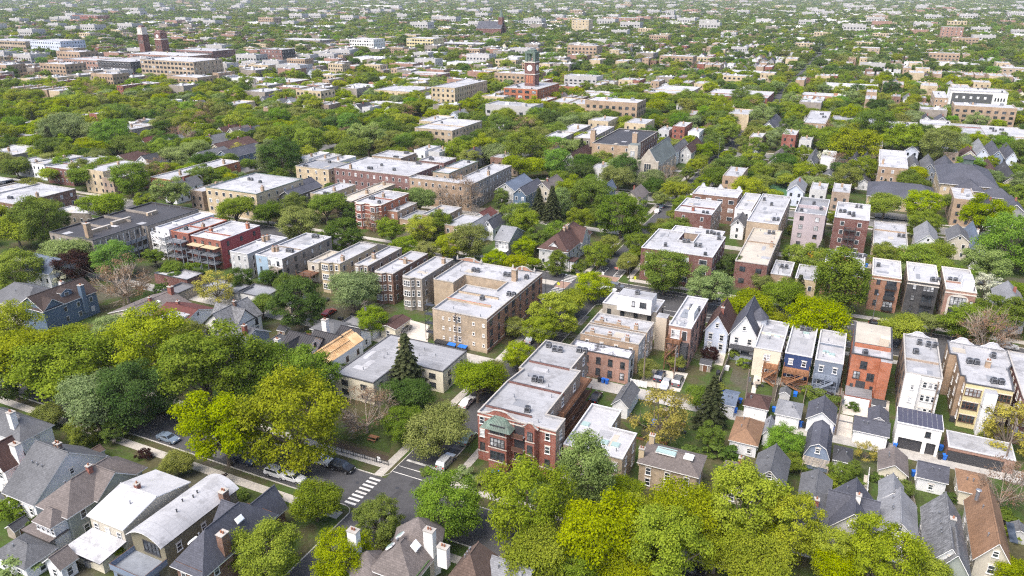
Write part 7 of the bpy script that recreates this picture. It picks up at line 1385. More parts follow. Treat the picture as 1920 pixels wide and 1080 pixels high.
car('silver van parked beside the red corner building', (836, 864), 'y', 'silver', 'suv'); car('pale green car behind the silver van', (877, 821), 'y', 'green', 'sedan'); car('black car under the bottom trees by the slab pavement', (1292, 1070), 'x', 'black', 'suv'); car('white wagon at the left edge under trees', (30, 691), 'x', 'white', 'suv')
car('dark car parked beside the timber rear porches', (1117, 744), 'y', 'black', 'sedan'); car('dark wagon on the parking pad behind the narrow brick building', (1237, 704), 'y', 'navy', 'suv'); car('silver car at the alley end of the parking pad', (1248, 719), 'y', 'silver', 'sedan', True); car('black car with silver bonnet beside the alley pole', (1271, 713), 'y', 'grey', 'suv'); car('dark wagon beside the dark brown garage', (758, 616), 'y', 'grey', 'suv'); car('dark red car between hedges in the left alley', (617, 585), 'y', 'red', 'sedan')
car('dark wagon driving on the main street', (1156, 537), 'x', 'grey', 'suv'); car('white sedan on the main street beside the yellow tree', (1141, 542), 'x', 'white', 'sedan'); car('silver car first in the row beyond the main street', (1134, 489), 'y', 'silver', 'sedan'); car('grey car second in the row beyond the main street', (1145, 475), 'y', 'grey', 'sedan'); car('blue car in front of the spiked parapet wing', (1241, 386), 'y', 'steel', 'sedan'); car('white car behind the blue one on the side street', (1233, 395), 'y', 'white', 'sedan'); car('white car parked near the tall pale lamp', (1315, 316), 'y', 'white', 'suv'); car('black car parked past the white one on the far street', (1326, 304), 'y', 'black', 'sedan'); car('dark car farthest up the side street row', (1335, 295), 'y', 'grey', 'sedan')
cols = ['silver', 'white', 'grey', 'black', 'white', 'blue', 'red', 'silver', 'grey', 'white']
NTH = 'first second third fourth fifth sixth seventh eighth ninth tenth eleventh twelfth thirteenth fourteenth'.split()
for k in range(14):
    X, Y = at(1398 + 14 * k + (k // 4) * 6, 330.5 + 1.75 * k, .7); car(NTH[k] + ' car from the left in the parking strip beyond the turf', None, 'y', cols[k % 10], 'suv' if k % 3 else 'sedan', world=(X, Y))
car('black car beside the tan building with broad roof', (1706, 430), 'x', 'black', 'suv'); car('dark pickup by the yellow digger', (1516, 470), 'y', 'navy', 'suv')
for k, y in enumerate((226, 240, 247, 305, 318, 326, 340, 352, 372)): car(NTH[k] + ' car up the right kerb of the side street beyond the main street', None, 'y', cols[(k * 3) % 10], 'sedan' if k % 2 else 'suv', True, world=(-58.9, y))
for k, x in enumerate((-30, -18, -2, 12, 40, 52)): car(NTH[k] + ' car along the far kerb of the main street', None, 'x', cols[(k * 7 + 2) % 10], 'suv' if k % 2 else 'sedan', world=(x, 194.6))
for k, y in enumerate((106, 117, 124, 150, 161)): car(NTH[k] + ' car up the left kerb between the crossing and the main street', None, 'y', cols[(k * 3 + 1) % 10], 'sedan' if k % 2 else 'suv', world=(-64.9, y))
# glassy trailer, digger
r = root_at('trailer', 'pale polygonal trailer with glassy top in the leafy street', 'trailer', (*at(180, 771, 1), .01)); b = MB(); pr = [(-2, .5), (2, .5), (2.3, 1.4), (1.4, 2.5), (-1.2, 2.6), (-2.3, 1.4)]
b.face([(x, -1, z) for x, z in pr], 'siding_white'); b.face([(x, 1, z) for x, z in reversed(pr)], 'siding_white')
for i in range(6): (xa, za), (xb, zb) = pr[i], pr[(i + 1) % 6]; b.face([(xa, -1, za), (xb, -1, zb), (xb, 1, zb), (xa, 1, za)][::-1], 'skylight_green' if i in (2, 3, 4) else 'siding_white')
b.build('body', r)
for s in (-1, 1): link('wheel', CARS['suv'][2], r, (0, s * .95, .33))
r = root_at('excavator', 'small yellow excavator in the yard behind the cream shop', 'excavator', (*at(1522, 486, 0), 0)); b = MB(); b.box(-1.6, 1.6, -.9, -.4, 0, .7, 'metal_dark'); b.box(-1.6, 1.6, .4, .9, 0, .7, 'metal_dark'); b.build('tracks', r); b = MB(); b.box(-1.4, .4, -.9, .9, .75, 1.7, 'excavator_yellow'); b.box(-.4, .8, -.8, 0, .75, 2.6, 'excavator_yellow'); b.build('body', r); b = MB(); b.beam((.6, .3, 1.5), (3.0, .3, 3.2), .3, 'excavator_yellow'); b.beam((3.0, .3, 3.2), (4.4, .3, 1.6), .24, 'excavator_yellow'); b.build('arm', r); b = MB(); b.box(4.1, 4.8, 0, .7, 1.0, 1.7, 'metal_dark'); b.build('bucket', r)

# ---------------------------------------------------------------- poles, wires, lamps, signs, bins, fences
def pole(px, h, label, arms=(8.4, 7.6), base_z=0):
    X, Y = at(*px, 0); r = root_at('utility_pole', label, 'utility pole', (X, Y, 0), 'alley utility poles'); b = MB(); b.tube((0, 0, -.3), (0, 0, h), .17, .12, 'wood_pole', 8); b.build('shaft', r)
    for z in arms: b = MB(); b.box(-.06, .06, -1.2, 1.2, h - .6 - (8.4 - z), h - .45 - (8.4 - z), 'wood_pole'); b.build('crossarm', r)
    b = MB(); b.tube((.3, 0, h - 2.6), (.3, 0, h - 1.7), .22, .22, 'metal_grey', 9); b.build('transformer', r)
    return X, Y, h
PL = [(pole((1262, 722), 9.5, 'wooden pole beside the parking pad with cars'), pole((1206, 716), 9.2, 'wooden pole in front of the old peeling block')), (pole((1395, 770), 9.5, 'wooden pole at the corner of the brown hip garage'), pole((1566, 815), 9.5, 'wooden pole beside the sliding gate'))]
PR = [pole((1740, 800), 10, 'wooden pole behind the white coach house'), pole((1880, 880), 10.5, 'wooden pole among branches at the right edge')]
PLL = [pole((688, 630), 9.5, 'wooden pole behind the small green tree'), pole((856, 655), 9.5, 'wooden pole before the tan courtyard building'), pole((560, 605), 9.5, 'wooden pole under the dark green tree'), pole((888, 652), 8.5, 'short pole with drum beside the tan wall')]
def wire(a, b, n, label, z_off=.5, sag=.6):
    r = root_at('overhead_wire', label, 'wire', (a[0], a[1], 0), 'overhead wires')
    for k in range(n):
        m = MB(); o = (k - (n - 1) / 2) * .7; pts = []
        for i in range(9):
            t = i / 8; pts.append(((b[0] - a[0]) * t, (b[1] - a[1]) * t + o, (a[2] + (b[2] - a[2]) * t) - z_off - sag * 4 * t * (1 - t)))
        for i in range(8): m.tube(pts[i], pts[i + 1], .011, .011, 'metal_dark', 4, False)
        m.build('cable', r)
wire(PL[0][1], PL[0][0], 3, 'wires between the two poles at the parking pad'); wire(PL[0][0], PL[1][0], 4, 'wires across the back lawns to the brown garage'); wire(PL[1][0], PL[1][1], 4, 'wires above the row of white garage doors'); wire(PL[1][1], PR[0], 4, 'wires above the wide charcoal garage'); wire(PR[0], PR[1], 3, 'wires above the long brick garage')
wire(PLL[2], PLL[0], 3, 'wires behind the dark green tree'); wire(PLL[0], PLL[1], 4, 'wires crossing in front of the grey three-flat'); wire(PLL[1], PL[0][1], 3, 'wires crossing the side street above the trees')
def lamp(px, h, label, arm=1.8, ax=(0, -1), mat='metal_dark'):
    X, Y = at(*px, 0); r = root_at('street_lamp', label, 'street lamp', (X, Y, 0), 'street lamps'); b = MB(); b.tube((0, 0, -.2), (0, 0, .8), .16, .14, mat, 8); b.tube((0, 0, .8), (0, 0, h), .1, .06, mat, 8); b.build('post', r)
    b = MB(); b.tube((0, 0, h - .1), (ax[0] * arm * .5, ax[1] * arm * .5, h + .45), .05, .045, mat, 6); b.tube((ax[0] * arm * .5, ax[1] * arm * .5, h + .45), (ax[0] * arm, ax[1] * arm, h + .55), .045, .04, mat, 6); b.build('arm', r)
    b = MB(); x, y = ax[0] * (arm + .3), ax[1] * (arm + .3); b.box(x - .18, x + .18, y - .35, y + .35, h + .46, h + .62, 'metal_grey'); b.build('lamp_head', r)
lamp((1179, 536), 7.5, 'dark lamp post at the corner of the notched brick block'); lamp((1067, 513), 7.5, 'dark lamp post before the brown roofed corner house'); lamp((1023, 555), 8, 'dark lamp post beside the tan courtyard building', ax=(0, 1)); lamp((1635, 604), 8, 'grey lamp post before the red modern three-flat', mat='metal_grey'); lamp((1055, 575), 8, 'lamp post hidden between yellow trees', ax=(0, 1)); lamp((1783, 640), 8, 'lamp post above the yellow porch flats', mat='metal_grey', ax=(0, 1)); lamp((385, 372), 9, 'tall lamp post beside the cream corner flats', mat='metal_grey', ax=(-1, 0)); lamp((1345, 312), 13, 'tall pale lamp post with round head by the parking strip', mat='metal_grey', arm=.4); lamp((1455, 545), 8, 'grey lamp post before the domed corner shop', mat='metal_grey')
def sign(px, label, mat, h=2.2, s=.6, shape='diamond'):
    X, Y = at(*px, 0); r = root_at('road_sign', label, 'sign', (X, Y, 0), 'road signs'); b = MB(); b.tube((0, 0, -.2), (0, 0, h + .4), .04, .04, 'metal_grey', 6); b.build('post', r); b = MB()
    if shape == 'diamond': P = [(0, -s), (s, 0), (0, s), (-s, 0)]
    else: P = [(-s * .7, -s), (s * .7, -s), (s * .7, s), (-s * .7, s)]
    b.face([(x, -.06, h + z) for x, z in P], mat); b.face([(x, -.03, h + z) for x, z in reversed(P)], 'metal_grey'); b.build('panel', r)
sign((1083, 528), 'yellow diamond sign at the main street crosswalk', 'sign_yellow'); sign((1047, 545), 'yellow diamond sign before the tan courtyard building', 'sign_yellow'); sign((1130, 522), 'white notice panel at the mouth of the side street', 'trim_white', 1.6, .5, 'rect'); sign((711, 868), 'white yard sign in the mulched bed', 'trim_white', .9, .5, 'rect'); sign((1190, 533), 'yellow-green sign beside the notched brick block', 'sign_yellow', 2.0, .5, 'rect')
for px, lab in (((1117, 502), 'left of two orange-white barricades on the hatched street mouth'), ((1157, 508), 'right of two orange-white barricades on the hatched street mouth')):
    X, Y = at(*px, 0); r = root_at('barricade', lab, 'barricade', (X, Y, 0)); b = MB()
    for z in (.55, .9): b.box(-.8, .8, -.05, .05, z, z + .22, 'barricade_orange')
    b.build('rail', r); b = MB()
    for x in (-.35, .35): b.box(x - .14, x + .14, -.07, -.051, .9, 1.12, 'trim_white'); b.box(x - .14, x + .14, -.07, -.051, .55, .77, 'trim_white')
    b.build('stripe', r)
    for x in (-.7, .7): b = MB(); b.beam((x, -.35, .01), (x, 0, 1.15), .06, 'metal_grey'); b.beam((x, .35, .01), (x, 0, 1.15), .06, 'metal_grey'); b.build('leg', r)
def bin_mesh(mat):
    def mk():
        b = MB(); lo = [(-.26, -.3), (.26, -.3), (.26, .26), (-.26, .26)]; hi = [(-.34, -.38), (.34, -.38), (.34, .34), (-.34, .34)]
        for i in range(4): j = (i + 1) % 4; b.face([(*lo[i], .05), (*lo[j], .05), (*hi[j], 1.0), (*hi[i], 1.0)], mat)
        b.face([(*p, .05) for p in lo[::-1]], mat); return b.mesh('body')
    return shared(('bin', mat), mk)
def lid_mesh(mat):
    def mk():
        b = MB(); b.box(-.38, .38, -.42, .38, 1.0, 1.08, mat); b.box(-.3, .3, .36, .46, .96, 1.06, mat); return b.mesh('lid')
    return shared(('lid', mat), mk)
def wbin(px, mat, label, group):
    X, Y = at(*px, .5); r = root_at('wheelie_bin', label, 'bin', (X, Y, .01), group, random.uniform(-.3, .3)); link('body', bin_mesh(mat), r); link('lid', lid_mesh(mat), r)
for px, where in (((1379, 770), 'left of the white door garage'), ((1388, 752), 'behind the white door garage'), ((1451, 768), 'between the brown and the grey hip garages'), ((1502, 796), 'left of the white gable garage'), ((1560, 806), 'right of the white gable garage'), ((1678, 836), 'at the left post of the white coach house'), ((1764, 840), 'in the gap right of the white coach house'), ((1771, 857), 'at the corner of the long brick garage'), ((1713, 888), 'left of the charcoal roofed garage'), ((1131, 714), 'right of two at the peeling block'), ((1138, 716), 'farther right at the peeling block'), ((1872, 800), 'behind the yellow porch flats'), ((1625, 498), 'beside the cluttered roof building')):
    wbin(px, 'bin_blue', 'blue wheelie bin ' + where, 'wheelie bins')
for px, where in (((1437, 781), 'right of the white door garage'), ((1451, 786), 'left of the grey hip garage'), ((1507, 798), 'beside the blue one by the white gable garage'), ((1662, 834), 'right of the wide charcoal garage'), ((1762, 856), 'left of the corner blue bin'), ((1124, 712), 'left of the blue pair at the peeling block'), ((1383, 757), 'beside the blue bins of the white door garage')):
    wbin(px, 'bin_black', 'black wheelie bin ' + where, 'wheelie bins')
def dumpster(px, mat, label):
    X, Y = at(*px, .6); r = root_at('dumpster', label, 'dumpster', (X, Y, .01), 'dumpsters behind the tan building'); b = MB(); P0 = [(-1, -.5), (1, -.5), (1, .5), (-1, .5)]; P1 = [(-1.05, -.7), (1.05, -.7), (1.05, .5), (-1.05, .5)]
    for i in range(4): j = (i + 1) % 4; b.face([(*P0[i], .1), (*P0[j], .1), (*P1[j], 1.1), (*P1[i], 1.1)], 'bin_black' if mat == 'bin_black' else 'metal_dark')
    b.build('body', r); b = MB(); b.face([(-1.08, -.74, 1.12), (1.08, -.74, 1.12), (1.08, .52, 1.3), (-1.08, .52, 1.3)], mat); b.box(-1.08, 1.08, -.76, -.72, 1.04, 1.14, mat); b.build('lid', r)
for px, m, lab in (((824, 643), 'bin_black', 'black lidded dumpster, leftmost behind the tan building'), ((835, 646), 'bin_black', 'black lidded dumpster, second behind the tan building'), ((848, 649), 'bin_blue', 'blue lidded dumpster left of the pole'), ((868, 653), 'bin_blue', 'blue lidded dumpster right of the pole')): dumpster(px, m, lab)
def fence(pa, pb, h, mat, label, step=.16, solid=True):
    (xa, ya), (xb, yb) = at(*pa, 0), at(*pb, 0); L = math.hypot(xb - xa, yb - ya); r = root_at('fence', label, 'fence', (xa, ya, 0), 'yard fences', math.atan2(yb - ya, xb - xa))
    n = max(2, int(L / 2.2))
    for k in range(n + 1): link('post', shared(('fp', h, mat), lambda: (lambda b: (b.box(-.06, .06, -.06, .06, -.2, h + .05, mat), b.mesh('post'))[1])(MB())), r, (L * k / n, 0, 0))
    nb = int(L / (.3 if solid else .5)); wd = .27 if solid else .05
    me = shared(('fb', h, mat, wd), lambda: (lambda b: (b.box(-wd / 2, wd / 2, -.02, .02, .08, h, mat), b.mesh('board'))[1])(MB()))
    for k in range(nb): link('board', me, r, (L * (k + .5) / nb, -.05 if k % 2 else -.045, random.uniform(-.02, .02)))
    b = MB()
    for z in (h * .25, h * .85): b.box(0, L, -.02, .03, z - .04, z + .04, mat)
    b.build('rail', r)
fence((1375, 652), (1348, 720), 1.7, 'wood_weathered', 'weathered board fence between two back yards'); fence((1582, 690), (1570, 770), 1.7, 'wood_brown', 'brown board fence beside the slate blue two-flat'); fence((1512, 735), (1505, 762), 1.5, 'wood_weathered', 'board fence beside the bright back lawn'); fence((1460, 722), (1452, 752), 1.4, 'wood_weathered', 'low fence between the two back lawns'); fence((770, 648), (812, 668), 1.6, 'metal_dark', 'black iron fence behind the low grey building', solid=False); fence((1628, 890), (1622, 960), 1.5, 'trim_white', 'pale fence along the narrow side path'); fence((1700, 905), (1716, 965), 1.4, 'wood_weathered', 'board fence beside the back lawn'); fence((600, 838), (728, 873), 1.0, 'metal_dark', 'low iron fence before the mulched bed', solid=False)
fence((1182, 722), (1212, 728), 1.6, 'trim_white', 'white panel fence beside the parking pad'); fence((873, 395), (935, 402), 1.8, 'wood_weathered', 'long board fence behind the flats'); fence((1380, 318), (1500, 330), 2.0, 'wood_brown', 'rust-brown board fence beyond the turf')
def furniture(px, label, kind, mat):
    X, Y = at(*px, 0); r = root_at(kind, label, kind.replace('_', ' '), (X, Y, .02)); b = MB()
    if kind == 'patio_table':
        b.tube((0, 0, .7), (0, 0, .76), .75, .75, mat, 14); b.build('table_top', r); b = MB(); b.tube((0, 0, 0), (0, 0, .7), .06, .06, mat, 6); b.tube((0, 0, 0), (0, 0, .05), .35, .3, mat, 10); b.build('pedestal', r)
    elif kind == 'picnic_table':
        b.box(-.9, .9, -.4, .4, .72, .78, mat); b.build('table_top', r)
        for s in (-1, 1): b = MB(); b.box(-.9, .9, s * .75 - .14, s * .75 + .14, .42, .47, mat); b.build('bench', r); b = MB(); b.beam((s * .7, -.8, 0), (s * .7, .3, .72), .09, mat); b.beam((s * .7, .8, 0), (s * .7, -.3, .72), .09, mat); b.build('leg', r)
    else:
        b.box(-.5, .5, -.35, .35, .05, .9, mat); b.build('body', r); b = MB(); b.box(-.54, .54, -.38, .38, .9, 1.05, mat); b.build('lid', r)
furniture((1490, 722), 'round dark table on the patio behind the blue two-flat', 'patio_table', 'metal_dark'); furniture((655, 785), 'wooden picnic table on the shaded lawn', 'picnic_table', 'wood_weathered'); furniture((700, 825), 'small cedar picnic table near the bare tree', 'picnic_table', 'wood_cedar'); furniture((1425, 700), 'black grill behind the cream rear two-flat', 'grill_cart', 'bin_black'); furniture((1553, 735), 'red grill behind the slate blue two-flat', 'grill_cart', 'red_fabric'); furniture((1632, 735), 'white grill behind the orange building', 'grill_cart', 'trim_white'); furniture((1785, 790), 'dark grill behind the yellow porch flats', 'grill_cart', 'metal_dark'); furniture((1362, 694), 'white play house in the back yard', 'play_house', 'trim_white'); furniture((75, 1000), 'dark table on the rear terrace of the grey-green house', 'patio_table', 'wood_brown'); furniture((168, 1062), 'grey grill beside the white lean-to', 'grill_cart', 'metal_grey')
# shrubs and hedges
SH = [(1560, 760, 46, 'grn'), (1535, 745, 40, 'grn'), (1515, 730, 26, 'yg'), (1600, 760, 24, 'drk'), (1650, 895, 30, 'drk'), (1785, 930, 26, 'drk'), (1760, 960, 24, 'olv'), (1210, 900, 20, 'grn'), (870, 890, 40, 'gry'), (900, 905, 34, 'olv'), (240, 1010, 66, 'yg'), (225, 1040, 60, 'yel'), (140, 985, 30, 'grn'), (410, 905, 40, 'pur'), (270, 850, 30, 'pur'), (520, 940, 36, 'grn'), (450, 925, 30, 'grn'), (1080, 505, 26, 'grn'), (1025, 500, 24, 'yg'), (1095, 495, 24, 'grn'), (640, 690, 40, 'grn'), (330, 525, 36, 'drk'), (365, 510, 40, 'grn'), (300, 545, 30, 'drk'), (1350, 730, 30, 'olv'), (1395, 680, 26, 'yg'), (1540, 915, 44, 'grn'), (1590, 925, 40, 'grn'), (1560, 900, 34, 'yg'), (1610, 905, 26, 'grn'), (1290, 850, 40, 'grn'), (1340, 845, 44, 'grn'), (1370, 850, 40, 'drk'), (1205, 790, 26, 'drk'), (1445, 880, 30, 'grn'), (1880, 975, 50, 'grn'), (1905, 1000, 40, 'yg'), (1850, 820, 30, 'olv'), (185, 820, 26, 'grn'), (60, 985, 40, 'drk'), (20, 960, 60, 'grn'), (40, 1065, 70, 'pale'), (10, 900, 40, 'grn'), (800, 880, 24, 'grn'), (940, 900, 30, 'olv')]
SHRUBS = []
for x, y, wp, kd in SH:
    X, Y = at(x, y, 1); wm = wp * depth_of(X, Y, 1) / FPX; s = wm / 3.2; r = link('shrub', PROTO['shrub'][0], None, (X, Y, 0), random.uniform(0, 6), (s, s, s * .9)); r.material_slots[0].link = 'OBJECT'; r.material_slots[0].material = MATS['leaf_' + kd]; SHRUBS.append([r, X, Y, wm, {'yg': 'yellow-green shrub', 'yel': 'bright yellow shrub', 'grn': 'green shrub', 'drk': 'dark green shrub', 'olv': 'olive shrub', 'gry': 'grey-green shrub', 'pur': 'dark red shrub', 'pale': 'pale green shrub'}[kd], kd])

# sheds, tables, planters and bins of the back yards
CLUT = []
def yard_item(X, Y):
    k = random.choice(('shed', 'shed', 'table', 'planter', 'box', 'box')); rz = random.choice((0, 0, 1.5708))
    if k == 'shed':
        r = link('garden_shed', None, None, (X, Y, 0), rz); m = random.choice(('siding_beige', 'wood_weathered', 'siding_light_grey')); gable_part(r, -1.2, 1.2, -1.0, 1.0, -.1, 1.8, 2.5, 'x', m, random.choice(('shingle_grey', 'shingle_brown', 'shingle_dark')), .15); door(r, 0, -1.0, 0, 0, .9, 1.6, 'wood_brown'); d = {'siding_beige': 'beige', 'wood_weathered': 'weathered wooden', 'siding_light_grey': 'pale grey'}[m] + ' garden shed'
    elif k == 'table':
        r = link('patio_set', None, None, (X, Y, .02), rz); b = MB(); b.tube((0, 0, .68), (0, 0, .74), .7, .7, 'wood_weathered', 12); b.tube((0, 0, 0), (0, 0, .68), .06, .06, 'metal_dark', 6); b.build('table', r); d = 'patio table with chairs'
        for j in range(4): c_ = MB(); c_.box(-.22, .22, -.22, .22, .4, .46, 'metal_dark'); c_.box(-.22, .22, .18, .22, .46, .9, 'metal_dark'); c_.box(-.2, -.15, -.2, .2, 0, .4, 'metal_dark'); c_.box(.15, .2, -.2, .2, 0, .4, 'metal_dark'); a = j * 1.5708; link('chair', c_.mesh('chair'), r, (math.sin(a) * 1.05, math.cos(a) * 1.05, 0), -a)
    elif k == 'planter':
        r = link('raised_planter', None, None, (X, Y, 0), rz); b = MB(); b.box(-1.1, 1.1, -.5, .5, -.05, .5, 'wood_cedar', 'soil'); b.build('box', r); q = link('foliage', PROTO['shrub'][0], r, (0, 0, .3), 0, (.55, .25, .3)); d = 'cedar raised planter'
    else:
        r = link('storage_box', None, None, (X, Y, .01), rz); m = random.choice(('bin_black', 'wood_grey', 'bin_blue')); b = MB(); b.box(-.7, .7, -.35, .35, 0, .6, m); b.build('body', r); b = MB(); b.box(-.74, .74, -.39, .39, .6, .68, m); b.build('lid', r); d = {'bin_black': 'black', 'wood_grey': 'grey', 'bin_blue': 'blue'}[m] + ' storage box'
    FOOT.append((X - 1.2, X + 1.2, Y - 1, Y + 1)); CLUT.append([r, X, Y, 1, d, k])
def clear_spot(x, y, m): return all(not (a - m < x < b + m and c - m < y < d + m) for a, b, c, d in FOOT + ROAD_RECTS)
tries = 0
while len(CLUT) < 64 and tries < 4000:
    tries += 1; X, Y = random.choice(((random.uniform(-54, 44), random.uniform(97, 170)), (random.uniform(-54, 44), random.uniform(112, 165)), (random.uniform(-165, -70), random.uniform(100, 165)), (random.uniform(-130, -95), random.uniform(45, 72))))
    if clear_spot(X, Y, 1.7): yard_item(X, Y)
# ---------------------------------------------------------------- the town beyond: houses and trees out to the horizon
def free(x, y, m=1.5, foot=True):
    if foot:
        for x0, x1, y0, y1 in FOOT:
            if x0 - m < x < x1 + m and y0 - m < y < y1 + m: return False
    return True
def on_road(x, y, m=.5):
    for x0, x1, y0, y1 in ROAD_RECTS:
        if x0 - m < x < x1 + m and y0 - m < y < y1 + m: return True
    return False
def in_view(x, y, z=0, mx=90):
    u, v, zc = view_xy(x, y, z); return zc > 5 and -mx < u < 1920 + mx and v < 1180
# house kinds of the far streets: each built once with its parts, copied afterwards
def far_proto(k):
    b = MB(); rf = MB(); wn = MB(); wall, roof, shape, h, L, Wd = k
    hx, hy = Wd / 2, L / 2
    if shape == 'flat':
        b.box(-hx, hx, -hy, hy, -.3, h, wall, wall); rf.box(-hx + .25, hx - .25, -hy + .25, hy - .25, h - .05, h + .02, roof); b.box(-hx, hx, -hy, -hy + .25, h, h + .5, wall, 'coping_stone'); b.box(-hx, -hx + .25, -hy + .25, hy, h, h + .35, wall, 'coping_stone'); b.box(hx - .25, hx, -hy + .25, hy, h, h + .35, wall, 'coping_stone')
        rf.box(-.5, .3, hy * .2, hy * .2 + .8, h, h + 1.6, 'brick_tan'); rf.box(hx * .2, hx * .2 + 1, -hy * .4, -hy * .4 + 1, h, h + .9, 'metal_grey')
    else:
        ri = h + Wd * .42
        for s in (-1, 1): b.face([(s * hx, -s * hy, -.3), (s * hx, s * hy, -.3), (s * hx, s * hy, h), (s * hx, -s * hy, h)], wall)
        for s in (-1, 1): p = [(-hx, s * hy, -.3), (hx, s * hy, -.3), (hx, s * hy, h), (0, s * hy, ri), (-hx, s * hy, h)]; b.face(p if s < 0 else p[::-1], wall)
        for s in (-1, 1):
            q = [(s * (hx + .4), -hy - .4, h - .3), (s * (hx + .4), hy + .4, h - .3), (0, hy + .4, ri + .1), (0, -hy - .4, ri + .1)]; rf.face(q if s > 0 else q[::-1], roof)
            rf.face([(s * (hx + .4), -hy - .42, h - .3), (0, -hy - .42, ri + .1), (0, -hy - .42, ri - .15), (s * (hx + .4), -hy - .42, h - .5)], 'trim_white')
        rf.box(.3, .9, 0, .7, ri - 1, ri + .9, 'brick_red')
    st = max(1, int(h / 2.9))
    for s in range(st):
        for x in ((-hx * .5, hx * .5) if Wd < 9 else (-hx * .66, 0, hx * .66)): wn.box(x - .5, x + .5, -hy - .06, -hy - .01, s * 2.9 + .9, s * 2.9 + 2.3, 'glass')
        for sd in (-1, 1):
            for t in (-.6, -.1, .5): wn.box(min(sd * (hx + .01), sd * (hx + .06)), max(sd * (hx + .01), sd * (hx + .06)), hy * t - .4, hy * t + .4, s * 2.9 + .9, s * 2.9 + 2.2, 'glass')
    return b.mesh('wall'), rf.mesh('roof'), wn.mesh('window'), b, rf, wn
HK = [('brick_common', 'roof_white', 'flat', 7, 17, 6.4), ('brick_red', 'roof_bright', 'flat', 9.5, 19, 6.8), ('brick_tan', 'roof_white', 'flat', 9.5, 20, 7), ('brick_brown', 'roof_silver', 'flat', 7, 16, 6.4), ('siding_white', 'roof_bright', 'flat', 7, 15, 6.2), ('brick_cream', 'roof_white', 'flat', 9.5, 20, 12), ('brick_dark_red', 'roof_grey', 'flat', 7, 17, 6.4), ('siding_light_grey', 'roof_white', 'flat', 7, 14, 6),
      ('siding_white', 'shingle_grey', 'gable', 5.8, 14, 6.2), ('siding_beige', 'shingle_taupe', 'gable', 5.8, 13, 6.4), ('siding_pale_blue', 'shingle_light', 'gable', 6.2, 14, 6), ('siding_grey', 'shingle_slate', 'gable', 6.2, 14, 6.4), ('siding_cream', 'shingle_redbrown', 'gable', 5.6, 13, 6.4), ('siding_white', 'shingle_dark', 'gable', 6, 14, 6.2)]
HP = [far_proto(k) for k in HK]
HNAME = ['common brick two-flat', 'red brick three-flat', 'tan brick three-flat', 'brown brick two-flat', 'white frame two-flat', 'wide cream brick flats', 'dark red brick two-flat', 'pale grey frame two-flat', 'white house with grey roof', 'beige house with taupe roof', 'pale blue house with light roof', 'grey house with slate roof', 'cream house with red-brown roof', 'white house with dark roof']
LEAFY = [(-60, 165, 450, 300, .5), (450, 205, 800, 300, .62), (880, 205, 1110, 330, .6), (1130, 170, 1440, 235, .45), (1440, 190, 1980, 275, .3)]
def leafy(X, Y):
    u, v, _ = view_xy(X, Y, 4); return max([b[4] for b in LEAFY if b[0] < u < b[2] and b[1] < v < b[3]] + [0])
# larger blocks of the business streets
BK = [('brick_tan', 'roof_bright', 'flat', 14, 18, 30), ('stucco_white', 'roof_bright', 'flat', 6, 24, 34), ('brick_pink', 'roof_bright', 'flat', 9.5, 16, 24), ('brick_cream', 'roof_white', 'flat', 10, 16, 22), ('brick_rust', 'roof_bright', 'flat', 5.5, 20, 28), ('brick_grey', 'roof_white', 'flat', 9.5, 18, 16), ('stucco_grey', 'roof_silver', 'flat', 12, 16, 26)]
def block_proto(k):
    wall, roof, _, h, L, Wd = k; b = MB(); rf = MB(); wn = MB(); hx, hy = Wd / 2, L / 2
    b.box(-hx, hx, -hy, hy, -.3, h, wall, 'coping_stone'); rf.box(-hx + .4, hx - .4, -hy + .4, hy - .4, h - .03, h + .03, roof); b.box(-hx, hx, -hy, -hy + .35, h, h + .6, wall, 'coping_stone'); b.box(hx - .35, hx, -hy + .35, hy, h, h + .6, wall, 'coping_stone'); b.box(-hx, -hx + .35, -hy + .35, hy, h, h + .6, wall, 'coping_stone')
    for i in range(5): x, y = random.uniform(-hx * .8, hx * .7), random.uniform(-hy * .7, hy * .6); s = random.uniform(.8, 2.4); rf.box(x, x + s, y, y + s * .7, h, h + random.uniform(.6, 2), random.choice(('metal_grey', 'stucco_white', wall)))
    st = max(1, int(h / 3.2)); n = int(Wd / 3.4); m = int(L / 3.6)
    for s in range(st):
        for i in range(n): x = -hx + Wd * (i + .5) / n; wn.box(x - .95, x + .95, -hy - .06, -hy - .01, s * 3.2 + 1, s * 3.2 + 2.6, 'glass')
        for sd in (-1, 1):
            for i in range(m): y = -hy + L * (i + .5) / m; wn.box(min(sd * (hx + .01), sd * (hx + .06)), max(sd * (hx + .01), sd * (hx + .06)), y - .8, y + .8, s * 3.2 + 1, s * 3.2 + 2.5, 'glass')
    return b.mesh('wall'), rf.mesh('roof'), wn.mesh('window'), b, rf, wn
BP = [block_proto(k) for k in BK]
BNAME = ['tan loft block', 'white walled shed', 'pink brick block', 'cream brick flats', 'low rust brick works', 'grey brick corner block', 'grey modern block']
blocks = []; TB = []
